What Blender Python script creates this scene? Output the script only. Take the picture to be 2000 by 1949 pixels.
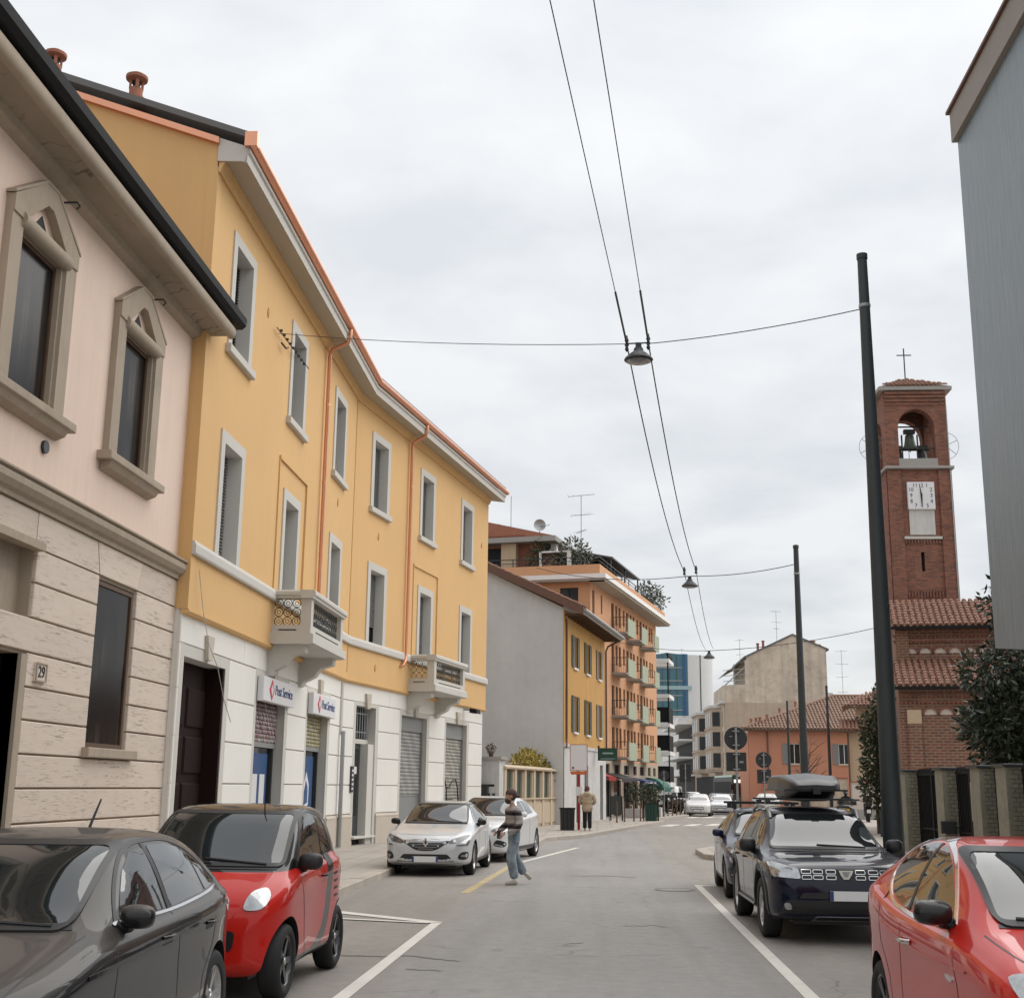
import bpy, bmesh, math, random
from mathutils import Vector, Matrix, geometry
from mathutils.bvhtree import BVHTree

for o in list(bpy.data.objects):
    bpy.data.objects.remove(o, do_unlink=True)
scene = bpy.context.scene
col = scene.collection
R_ = math.radians
rnd = random.Random(7)

# ------------------------------------------------------------------ camera
cd = bpy.data.cameras.new('camera')
cam = bpy.data.objects.new('camera', cd)
col.objects.link(cam)
cam.location = (0.0, 0.0, 1.75)
cam.rotation_euler = (R_(102.909), R_(-0.662), R_(3.778))
cd.sensor_fit = 'HORIZONTAL'
cd.sensor_width = 36.0
cd.lens = 44.1
cd.clip_start = 0.1
cd.clip_end = 3000
scene.camera = cam
scene.render.resolution_x = 1024
scene.render.resolution_y = 997

# ------------------------------------------------------------------ sky: closed bright overcast deck over a Nishita sky
SUN_EL, SUN_AZ = 50.0, 62.0        # veiled sun, high and ahead to the right
world = bpy.data.worlds.new('World')
scene.world = world
world.use_nodes = True
wt = world.node_tree
for n in list(wt.nodes):
    wt.nodes.remove(n)
def wn(t, **kw):
    n = wt.nodes.new(t)
    for k, v in kw.items():
        setattr(n, k, v)
    return n
w_out = wn('ShaderNodeOutputWorld')
sky = wn('ShaderNodeTexSky', sky_type='NISHITA')
sky.sun_disc = False
sky.sun_elevation = R_(SUN_EL)
sky.sun_rotation = R_(SUN_AZ)
bg_sky = wn('ShaderNodeBackground'); bg_sky.inputs[1].default_value = 0.10
wt.links.new(sky.outputs[0], bg_sky.inputs[0])
tc = wn('ShaderNodeTexCoord')
sep = wn('ShaderNodeSeparateXYZ'); wt.links.new(tc.outputs['Generated'], sep.inputs[0])
zz = wn('ShaderNodeMath', operation='MAXIMUM'); wt.links.new(sep.outputs[2], zz.inputs[0]); zz.inputs[1].default_value = 0.0
den = wn('ShaderNodeMath', operation='ADD'); wt.links.new(zz.outputs[0], den.inputs[0]); den.inputs[1].default_value = 0.22
cb = wn('ShaderNodeCombineXYZ')
dx = wn('ShaderNodeMath', operation='DIVIDE'); wt.links.new(sep.outputs[0], dx.inputs[0]); wt.links.new(den.outputs[0], dx.inputs[1])
dy = wn('ShaderNodeMath', operation='DIVIDE'); wt.links.new(sep.outputs[1], dy.inputs[0]); wt.links.new(den.outputs[0], dy.inputs[1])
wt.links.new(dx.outputs[0], cb.inputs[0]); wt.links.new(dy.outputs[0], cb.inputs[1])
mp = wn('ShaderNodeMapping'); mp.inputs['Scale'].default_value = (1.0, 1.15, 1.0); mp.inputs['Location'].default_value = (3.1, 1.7, 0)
wt.links.new(cb.outputs[0], mp.inputs[0])
nz = wn('ShaderNodeTexNoise'); nz.inputs['Scale'].default_value = 2.6; nz.inputs['Detail'].default_value = 9; nz.inputs['Roughness'].default_value = 0.52; nz.inputs['Distortion'].default_value = 0.15
wt.links.new(mp.outputs[0], nz.inputs['Vector'])
rp = wn('ShaderNodeValToRGB')
rp.color_ramp.elements[0].position = 0.36; rp.color_ramp.elements[0].color = (0.775, 0.80, 0.83, 1)
rp.color_ramp.elements[1].position = 0.62; rp.color_ramp.elements[1].color = (0.95, 0.96, 0.965, 1)
wt.links.new(nz.outputs[0], rp.inputs[0])
# CIE overcast luminance: brighter towards the zenith
g1 = wn('ShaderNodeMath', operation='MULTIPLY_ADD'); wt.links.new(zz.outputs[0], g1.inputs[0]); g1.inputs[1].default_value = 0.22; g1.inputs[2].default_value = 0.49
bg_c = wn('ShaderNodeBackground')
wt.links.new(rp.outputs[0], bg_c.inputs[0]); wt.links.new(g1.outputs[0], bg_c.inputs[1])
mx = wn('ShaderNodeMixShader'); mx.inputs[0].default_value = 0.94
wt.links.new(bg_sky.outputs[0], mx.inputs[1]); wt.links.new(bg_c.outputs[0], mx.inputs[2])
wt.links.new(mx.outputs[0], w_out.inputs[0])

# ------------------------------------------------------------------ veiled sun
ld = bpy.data.lights.new('sun', 'SUN')
ld.energy = 1.5
ld.angle = R_(85)
ld.color = (1.0, 0.965, 0.92)
sun = bpy.data.objects.new('sun', ld); col.objects.link(sun)
sd = Vector((math.sin(R_(SUN_AZ)) * math.cos(R_(SUN_EL)), math.cos(R_(SUN_AZ)) * math.cos(R_(SUN_EL)), math.sin(R_(SUN_EL))))
sun.rotation_euler = (-sd).to_track_quat('-Z', 'Y').to_euler()

vs = scene.view_settings
scene.display_settings.display_device = 'sRGB'
vs.view_transform = 'Standard'; vs.look = 'None'; vs.exposure = 0.80; vs.gamma = 1.0; vs.use_curve_mapping = False
scene.render.engine = 'CYCLES'

# ------------------------------------------------------------------ materials
MATS = {}
def newmat(name):
    m = bpy.data.materials.new(name); m.use_nodes = True
    nt = m.node_tree
    b = nt.nodes.get('Principled BSDF')
    MATS[name] = m
    return m, nt, b
def nd(nt, t, ins=None, **kw):
    n = nt.nodes.new(t)
    for k, v in kw.items():
        setattr(n, k, v)
    if ins:
        for k, v in ins.items():
            if hasattr(v, 'is_output') or isinstance(v, bpy.types.NodeSocket):
                nt.links.new(v, n.inputs[k])
            else:
                n.inputs[k].default_value = v
    return n
def math_(nt, op, a, b=None, c=None):
    n = nt.nodes.new('ShaderNodeMath'); n.operation = op
    for i, v in enumerate((a, b, c)):
        if v is None: continue
        if isinstance(v, bpy.types.NodeSocket): nt.links.new(v, n.inputs[i])
        else: n.inputs[i].default_value = v
    return n.outputs[0]
def mixc(nt, fac, a, b, blend='MIX'):
    n = nt.nodes.new('ShaderNodeMix'); n.data_type = 'RGBA'; n.blend_type = blend
    for i, v in ((0, fac), (6, a), (7, b)):
        if isinstance(v, bpy.types.NodeSocket): nt.links.new(v, n.inputs[i])
        else: n.inputs[i].default_value = v if i == 0 else (tuple(v) + (1,))[:4]
    return n.outputs[2]
def coords(nt, space):
    if space == 'world':
        return nt.nodes.new('ShaderNodeNewGeometry').outputs['Position']
    return nt.nodes.new('ShaderNodeTexCoord').outputs['Object']
def mapped(nt, vec, scale=(1, 1, 1), loc=(0, 0, 0), rot=(0, 0, 0)):
    n = nd(nt, 'ShaderNodeMapping', {'Scale': scale, 'Location': loc, 'Rotation': rot}); nt.links.new(vec, n.inputs[0])
    return n.outputs[0]
def noise(nt, vec, scale, detail=4, rough=0.55, dist=0.0):
    n = nd(nt, 'ShaderNodeTexNoise', {'Scale': scale, 'Detail': detail, 'Roughness': rough, 'Distortion': dist}); nt.links.new(vec, n.inputs['Vector'])
    return n.outputs[0]
def ramp(nt, v, p0, p1, c0=(0, 0, 0), c1=(1, 1, 1)):
    n = nt.nodes.new('ShaderNodeValToRGB'); nt.links.new(v, n.inputs[0])
    e = n.color_ramp.elements
    e[0].position = p0; e[0].color = tuple(c0) + (1,); e[1].position = p1; e[1].color = tuple(c1) + (1,)
    return n.outputs[0]
def bumpn(nt, b, h, strength, dist=0.01, normal=None):
    n = nd(nt, 'ShaderNodeBump', {'Strength': strength, 'Distance': dist}); nt.links.new(h, n.inputs['Height'])
    if normal is not None: nt.links.new(normal, n.inputs['Normal'])
    nt.links.new(n.outputs[0], b.inputs['Normal'])
    return n.outputs[0]
def pm(name, c, rough=0.85, var=0.10, vs=0.8, fine=0.06, fs=30, bump=0.15, bs=70, streak=0.0, dirtcol=(0.12, 0.10, 0.08), dirt=0.0, metal=0.0, coat=0.0, spec=0.5, space='world', ss=5.0):
    m, nt, b = newmat(name)
    v = coords(nt, space)
    n1 = noise(nt, v, vs, 6, 0.6); n2 = noise(nt, v, fs, 3)
    k = math_(nt, 'MULTIPLY_ADD', n1, 2 * var, 1 - var)
    k2 = math_(nt, 'MULTIPLY_ADD', n2, 2 * fine, 1 - fine)
    kk = math_(nt, 'MULTIPLY', k, k2)
    if streak:
        st = noise(nt, mapped(nt, v, (ss, ss, 0.044 * ss)), 1.6, 5, 0.65)
        kk = math_(nt, 'MULTIPLY', kk, math_(nt, 'MULTIPLY_ADD', st, 2 * streak, 1 - streak))
    cc = nd(nt, 'ShaderNodeCombineColor', {0: kk, 1: kk, 2: kk}).outputs[0]
    out = mixc(nt, 1.0, c, cc, 'MULTIPLY')
    if dirt:
        dn = ramp(nt, noise(nt, v, 1.7, 8, 0.7, 0.5), 0.52, 0.75)
        out = mixc(nt, math_(nt, 'MULTIPLY', dn, dirt), out, dirtcol)
    nt.links.new(out, b.inputs['Base Color'])
    b.inputs['Roughness'].default_value = rough
    b.inputs['Metallic'].default_value = metal
    b.inputs['Coat Weight'].default_value = coat
    b.inputs['Coat Roughness'].default_value = 0.04
    b.inputs['Specular IOR Level'].default_value = spec
    if bump: bumpn(nt, b, noise(nt, v, bs, 4), bump, 0.006)
    return m

pm('pink_plaster', (0.745, 0.585, 0.485), var=0.09, vs=0.6, fine=0.04, bump=0.15, bs=110, streak=0.08, dirt=0.10, dirtcol=(0.42, 0.33, 0.26))
pm('yellow_plaster', (0.66, 0.412, 0.178), var=0.085, vs=0.55, fine=0.03, bump=0.12, bs=140, streak=0.05)
pm('white_stucco', (0.75, 0.73, 0.68), var=0.05, fine=0.03, bump=0.10, bs=60, streak=0.06)
pm('plinth_stone', (0.50, 0.445, 0.37), var=0.10, fine=0.08, bump=0.15, bs=60, streak=0.08)
pm('grey_trim', (0.55, 0.53, 0.485), var=0.05, fine=0.03, bump=0.08)
pm('reveal_grey', (0.60, 0.58, 0.54), var=0.05, fine=0.03, bump=0.08)
pm('soffit_paint', (0.42, 0.39, 0.33), var=0.05, fine=0.02, bump=0.05)
pm('aged_stone', (0.37, 0.305, 0.235), var=0.14, vs=1.2, fine=0.10, fs=45, bump=0.3, bs=90, streak=0.18, dirt=0.25)
pm('copper', (0.76, 0.36, 0.225), rough=0.30, var=0.14, vs=2, fine=0.05, bump=0.05, metal=0.75, spec=0.5)
pm('dark_metal', (0.030, 0.032, 0.034), rough=0.5, var=0.1, bump=0.03)
pm('black_metal', (0.010, 0.010, 0.011), rough=0.7, spec=0.25, var=0.1, bump=0.02)
pm('pole_paint', (0.035, 0.042, 0.044), rough=0.55, var=0.18, vs=3, fine=0.08, bump=0.05, streak=0.12)
pm('galvanised', (0.34, 0.35, 0.35), rough=0.45, var=0.12, metal=0.6, bump=0.03)
pm('roof_sheet', (0.125, 0.125, 0.12), rough=0.6, var=0.1)
pm('terracotta', (0.33, 0.135, 0.085), var=0.2, vs=4, fine=0.15, bump=0.2, dirt=0.2)
pm('roof_tile', (0.245, 0.125, 0.085), var=0.32, vs=5.5, fine=0.25, fs=16, bump=0.3, bs=30, dirt=0.35, dirtcol=(0.10, 0.085, 0.07))
pm('roof_tile_old', (0.27, 0.170, 0.125), var=0.35, vs=3.5, fine=0.3, fs=11, bump=0.3, bs=30, dirt=0.45, dirtcol=(0.09, 0.08, 0.07))
pm('dark_wood', (0.013, 0.005, 0.004), rough=0.7, var=0.25, bump=0.1, spec=0.15)
pm('brown_wood', (0.10, 0.055, 0.03), rough=0.6, var=0.2, bump=0.1)
pm('concrete', (0.33, 0.315, 0.29), var=0.10, fine=0.08, bump=0.2, streak=0.08)
pm('grey_render', (0.54, 0.545, 0.545), var=0.16, vs=0.35, fine=0.06, fs=3, bump=0.1, streak=0.10, ss=1.2, dirt=0.15, dirtcol=(0.30, 0.30, 0.30))
pm('ochre_plaster', (0.52, 0.29, 0.085), var=0.16, vs=0.6, fine=0.08, fs=4, streak=0.16, ss=1.8)
pm('orange_plaster', (0.60, 0.325, 0.175), var=0.10, vs=0.5, fine=0.05, fs=4, streak=0.10, ss=1.5)
pm('salmon_plaster', (0.52, 0.235, 0.145), var=0.08, vs=0.6, fine=0.05, streak=0.06)
pm('cream_plaster', (0.53, 0.40, 0.27), var=0.10, vs=0.6, fine=0.05, streak=0.10)
pm('fence_cream', (0.53, 0.43, 0.315), var=0.10, vs=1.0, fine=0.05, streak=0.12)
pm('stained_render', (0.52, 0.445, 0.36), var=0.32, vs=0.30, fine=0.25, fs=1.3, streak=0.5, dirt=0.6, dirtcol=(0.22, 0.18, 0.14), ss=0.9)
pm('bay_stone', (0.44, 0.355, 0.275), var=0.18, fine=0.1, fs=3, streak=0.22, ss=1.5)
pm('pale_wall', (0.62, 0.62, 0.61), var=0.05, streak=0.05)
pm('white_paint', (0.78, 0.77, 0.74), rough=0.6, var=0.06, bump=0.05)
pm('white_old_wall', (0.56, 0.55, 0.53), rough=0.85, var=0.15, vs=2.0, bump=0.1, streak=0.2, dirt=0.3, dirtcol=(0.25, 0.23, 0.21))
pm('pinkish_wall', (0.58, 0.50, 0.44), var=0.06)
pm('green_panel', (0.016, 0.055, 0.040), rough=0.5, var=0.15)
pm('balcony_green', (0.36, 0.395, 0.29), var=0.06, bump=0.05)
pm('shutter_grey', (0.235, 0.24, 0.235), rough=0.6, var=0.08)
pm('shutter_green', (0.055, 0.075, 0.062), rough=0.6, var=0.15)
pm('shutter_brown', (0.13, 0.065, 0.045), rough=0.6, var=0.15)
pm('slat_dark', (0.022, 0.022, 0.024), rough=0.45, var=0.1, bump=0.02)
pm('steel_door', (0.065, 0.075, 0.08), rough=0.35, var=0.15, metal=0.3)
pm('orange_paint', (0.55, 0.13, 0.03), rough=0.5, var=0.1)
pm('red_paint', (0.33, 0.02, 0.02), rough=0.4, var=0.1)
pm('awning_green', (0.015, 0.12, 0.085), rough=0.7, var=0.12)
pm('sign_green', (0.012, 0.06, 0.040), rough=0.4, var=0.1)
pm('sign_blue', (0.035, 0.07, 0.21), rough=0.4, var=0.05)
pm('sign_white', (0.72, 0.72, 0.73), rough=0.35, var=0.03, bump=0.0)
pm('print_blue', (0.025, 0.05, 0.19), rough=0.4, var=0.05, bump=0.0)
pm('print_red', (0.55, 0.03, 0.06), rough=0.4, var=0.05, bump=0.0)
pm('print_black', (0.012, 0.012, 0.014), rough=0.5, var=0.05, bump=0.0)
pm('poster_blue', (0.020, 0.085, 0.23), rough=0.25, var=0.25, vs=4, bump=0.0)
pm('glass_green', (0.30, 0.42, 0.44), rough=0.15, var=0.06, bump=0.0)
pm('bark', (0.075, 0.055, 0.042), var=0.25, vs=6, bump=0.5, bs=25)
pm('white_line', (0.66, 0.63, 0.575), rough=0.8, var=0.10, vs=3, fine=0.10, fs=40, bump=0.2, dirt=0.3, dirtcol=(0.28, 0.26, 0.235))
pm('yellow_line', (0.46, 0.37, 0.20), rough=0.8, var=0.2, vs=3, fine=0.12, fs=40, bump=0.2, dirt=0.8, dirtcol=(0.31, 0.285, 0.25))
pm('kerb_granite', (0.43, 0.38, 0.33), var=0.22, vs=3, fine=0.16, fs=60, bump=0.25, bs=60, dirt=0.35, dirtcol=(0.16, 0.14, 0.12))
pm('fence_stone', (0.235, 0.225, 0.175), var=0.3, vs=4.5, fine=0.2, fs=18, bump=0.4, bs=20, dirt=0.3)
pm('rubber', (0.014, 0.014, 0.015), rough=0.75, var=0.15, space='object', bump=0.1)
pm('black_plastic', (0.016, 0.016, 0.017), rough=0.42, var=0.1, space='object', bump=0.03)
pm('grey_plastic', (0.015, 0.016, 0.017), rough=0.33, var=0.1, space='object', bump=0.02)
pm('alloy', (0.50, 0.50, 0.50), rough=0.3, var=0.05, metal=0.85, space='object', bump=0)
pm('black_alloy', (0.018, 0.018, 0.019), rough=0.3, var=0.05, coat=0.4, space='object', bump=0)
pm('chrome', (0.72, 0.72, 0.72), rough=0.12, var=0.02, metal=1.0, space='object', bump=0)
pm('lamp_glass', (0.40, 0.41, 0.42), rough=0.12, var=0.65, vs=9, fine=0.35, fs=26, coat=1.0, metal=0.6, space='object', bump=0)
pm('lamp_dark', (0.10, 0.10, 0.105), rough=0.10, var=0.5, vs=14, fine=0.25, coat=1.0, metal=0.35, space='object', bump=0)
pm('tail_lamp', (0.30, 0.012, 0.012), rough=0.12, var=0.1, coat=1.0, space='object', bump=0)
pm('amber', (0.55, 0.20, 0.02), rough=0.2, var=0.1, space='object', bump=0)
pm('plate_white', (0.82, 0.82, 0.82), rough=0.4, var=0.02, space='object', bump=0)
pm('brass_bell', (0.17, 0.20, 0.16), rough=0.5, var=0.2, metal=0.5, bump=0.05)
pm('skin', (0.45, 0.27, 0.20), rough=0.6, var=0.08, space='object', bump=0.05)
pm('beard', (0.065, 0.035, 0.022), rough=0.8, var=0.3, vs=20, space='object', bump=0.4)
pm('hair_red', (0.10, 0.032, 0.025), rough=0.7, var=0.3, vs=20, space='object', bump=0.3)
pm('coat_beige', (0.43, 0.34, 0.235), rough=0.9, var=0.10, vs=4, fine=0.08, space='object', bump=0.3, bs=30)
pm('black_cloth', (0.012, 0.012, 0.014), rough=0.9, var=0.2, space='object', bump=0.2)
pm('cap_cloth', (0.10, 0.06, 0.055), rough=0.9, var=0.2, vs=9, space='object', bump=0.2)
pm('shoe', (0.45, 0.40, 0.35), rough=0.7, var=0.15, space='object', bump=0.1)
pm('yellow_plastic', (0.60, 0.36, 0.02), rough=0.35, var=0.05, space='object', bump=0)
pm('fascia_brown', (0.285, 0.255, 0.23), var=0.08)
pm('cream_awning', (0.45, 0.40, 0.33), rough=0.8, var=0.1)

def glassmat(name, c, rough=0.03, spec=0.5, var=0.5, vs=1.3, coat=0.0, space='world'):
    m, nt, b = newmat(name)
    v = coords(nt, space)
    k = math_(nt, 'MULTIPLY_ADD', noise(nt, v, vs, 3), 2 * var, 1 - var)
    cc = nd(nt, 'ShaderNodeCombineColor', {0: k, 1: k, 2: k}).outputs[0]
    nt.links.new(mixc(nt, 1.0, c, cc, 'MULTIPLY'), b.inputs['Base Color'])
    b.inputs['Roughness'].default_value = rough
    b.inputs['Specular IOR Level'].default_value = spec
    b.inputs['Coat Weight'].default_value = coat
    if space == 'world': bumpn(nt, b, noise(nt, v, 0.9, 2), 0.04, 0.02)
    return m
glassmat('window_glass', (0.014, 0.016, 0.017), 0.08, 0.35)
glassmat('dark_void', (0.010, 0.010, 0.011), 0.6, 0.3)
glassmat('car_glass', (0.016, 0.019, 0.020), 0.02, 0.85, 0.4, 2.0, coat=0.35, space='object')
glassmat('shop_glass', (0.012, 0.016, 0.026), 0.04, 0.6)
def curtain():
    m, nt, b = newmat('curtain_glass')
    v = coords(nt, 'world')
    f = noise(nt, mapped(nt, v, (7, 7, 0.12)), 1.5, 4, 0.6); g = noise(nt, v, 0.9, 2)
    c_ = mixc(nt, math_(nt, 'MULTIPLY', ramp(nt, f, 0.42, 0.70), ramp(nt, g, 0.40, 0.60)), (0.010, 0.009, 0.009), (0.075, 0.058, 0.045))
    nt.links.new(c_, b.inputs['Base Color']); b.inputs['Roughness'].default_value = 0.16; b.inputs['Specular IOR Level'].default_value = 0.12
curtain()

def carpaint(name, c, flake=0.0, dust=0.0, rough=0.35, metal=0.0, coat=1.40):
    m, nt, b = newmat(name)
    v = coords(nt, 'object')
    d = noise(nt, v, 2.2, 5, 0.6)
    geo = nt.nodes.new('ShaderNodeNewGeometry')
    upn = nt.nodes.new('ShaderNodeSeparateXYZ'); nt.links.new(geo.outputs['Normal'], upn.inputs[0])
    up = ramp(nt, upn.outputs[2], 0.15, 0.85)
    f = math_(nt, 'MULTIPLY', up, math_(nt, 'MULTIPLY_ADD', d, 0.6 * dust, 0.7 * dust))
    cc = mixc(nt, f, c, (0.20, 0.18, 0.158))
    nt.links.new(cc, b.inputs['Base Color'])
    b.inputs['Metallic'].default_value = metal
    nt.links.new(math_(nt, 'MULTIPLY_ADD', f, 0.5, rough), b.inputs['Roughness'])
    nt.links.new(math_(nt, 'MULTIPLY_ADD', f, -1.6, 1.0), b.inputs['Coat Weight'])
    b.inputs['Coat Roughness'].default_value = 0.03
    b.inputs['Coat IOR'].default_value = coat
    b.inputs['Specular IOR Level'].default_value = 0.12
    return m
carpaint('paint_grey', (0.008, 0.008, 0.009), dust=0.33)
carpaint('paint_red', (0.52, 0.016, 0.010), dust=0.06)
carpaint('paint_silver', (0.60, 0.615, 0.63), dust=0.05, metal=0.25, rough=0.35)
carpaint('paint_pearl', (0.68, 0.685, 0.69), dust=0.05, metal=0.15)
carpaint('paint_navy', (0.003, 0.006, 0.020), dust=0.06)
carpaint('paint_blue', (0.007, 0.013, 0.050), dust=0.10)
carpaint('paint_white', (0.72, 0.72, 0.71), dust=0.1)
carpaint('paint_black', (0.010, 0.010, 0.011), dust=0.2)
carpaint('paint_darkroof', (0.026, 0.025, 0.024), dust=0.55, rough=0.4)
carpaint('paint_bus', (0.012, 0.16, 0.055), dust=0.1)
carpaint('paint_busdark', (0.014, 0.020, 0.018), dust=0.1)

# two-tone paint of the micro car: red panels, black safety cell
def twotone():
    m = MATS['paint_red'].copy(); m.name = 'paint_two_tone'; MATS['paint_two_tone'] = m
    nt = m.node_tree; b = nt.nodes['Principled BSDF']
    v = coords(nt, 'object')
    s = nt.nodes.new('ShaderNodeSeparateXYZ'); nt.links.new(v, s.inputs[0])
    def curve(src, pts, lo, hi, vlo, vhi):
        t = nd(nt, 'ShaderNodeMapRange', {0: src, 1: lo, 2: hi, 3: 0.0, 4: 1.0}).outputs[0]
        fc = nt.nodes.new('ShaderNodeFloatCurve'); nt.links.new(t, fc.inputs['Value'])
        c = fc.mapping.curves[0]
        ps = [((p - lo) / (hi - lo), (q - vlo) / (vhi - vlo)) for p, q in pts]
        c.points[0].location = ps[0]; c.points[1].location = ps[-1]
        for p in ps[1:-1]: c.points.new(*p)
        fc.mapping.update()
        return nd(nt, 'ShaderNodeMapRange', {0: fc.outputs[0], 1: 0.0, 2: 1.0, 3: vlo, 4: vhi}).outputs[0]
    belt = curve(s.outputs[0], [(0, .97), (.45, 1.01), (.9, 1.035), (1.7, 1.08), (2.2, 1.11), (2.7, 1.08)], 0, 2.7, .5, 1.5)
    e1 = curve(s.outputs[2], [(.1, 1.10), (.25, 1.20), (.38, 1.52), (.6, 1.72), (.85, 1.78), (1.1, 1.83), (1.5, 1.9)], 0.1, 1.5, 0, 2.7)
    e2 = curve(s.outputs[2], [(.1, 1.62), (.25, 1.66), (.38, 1.78), (.6, 1.91), (.85, 1.97), (1.1, 2.03), (1.5, 2.2)], 0.1, 1.5, 0, 2.7)
    low = math_(nt, 'LESS_THAN', s.outputs[2], 0.30)
    lowmid = math_(nt, 'MULTIPLY', low, math_(nt, 'GREATER_THAN', s.outputs[0], 0.75))
    band = math_(nt, 'MULTIPLY', math_(nt, 'GREATER_THAN', s.outputs[0], e1), math_(nt, 'LESS_THAN', s.outputs[0], e2))
    up = math_(nt, 'GREATER_THAN', s.outputs[2], belt)
    blk = math_(nt, 'MAXIMUM', math_(nt, 'MAXIMUM', band, up), lowmid)
    src = b.inputs['Base Color'].links[0].from_socket
    nt.links.new(mixc(nt, blk, src, (0.012, 0.011, 0.011)), b.inputs['Base Color'])
twotone()

def travertine():
    m, nt, b = newmat('travertine')
    v = coords(nt, 'world')
    oi = nt.nodes.new('ShaderNodeObjectInfo')
    va = nt.nodes.new('ShaderNodeVectorMath'); va.operation = 'MULTIPLY_ADD'
    nt.links.new(v, va.inputs[0]); va.inputs[1].default_value = (1, 1, 1)
    cx = nd(nt, 'ShaderNodeCombineXYZ', {0: math_(nt, 'MULTIPLY', oi.outputs['Random'], 30.0), 2: math_(nt, 'MULTIPLY', oi.outputs['Random'], 17.0)})
    nt.links.new(cx.outputs[0], va.inputs[2])
    v2 = va.outputs[0]
    bands = noise(nt, mapped(nt, v2, (0.9, 0.9, 9)), 2.2, 5, 0.6, 0.3)
    pits = ramp(nt, noise(nt, mapped(nt, v2, (1.7, 1.7, 34)), 1.9, 5, 0.72, 0.1), 0.56, 0.63)
    zone = ramp(nt, noise(nt, mapped(nt, v2, (1, 1, 2.5)), 1.3, 2), 0.38, 0.62)
    pit = math_(nt, 'MULTIPLY', pits, zone)
    base = mixc(nt, bands, (0.56, 0.465, 0.385), (0.68, 0.585, 0.495))
    tint = math_(nt, 'MULTIPLY_ADD', oi.outputs['Random'], 0.12, 0.94)
    base = mixc(nt, 1.0, base, nd(nt, 'ShaderNodeCombineColor', {0: tint, 1: tint, 2: tint}).outputs[0], 'MULTIPLY')
    nt.links.new(mixc(nt, math_(nt, 'MULTIPLY', pit, 0.75), base, (0.11, 0.085, 0.07)), b.inputs['Base Color'])
    b.inputs['Roughness'].default_value = 0.75
    bumpn(nt, b, math_(nt, 'MULTIPLY', pit, -1.0), 0.5, 0.008)
travertine()

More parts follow.
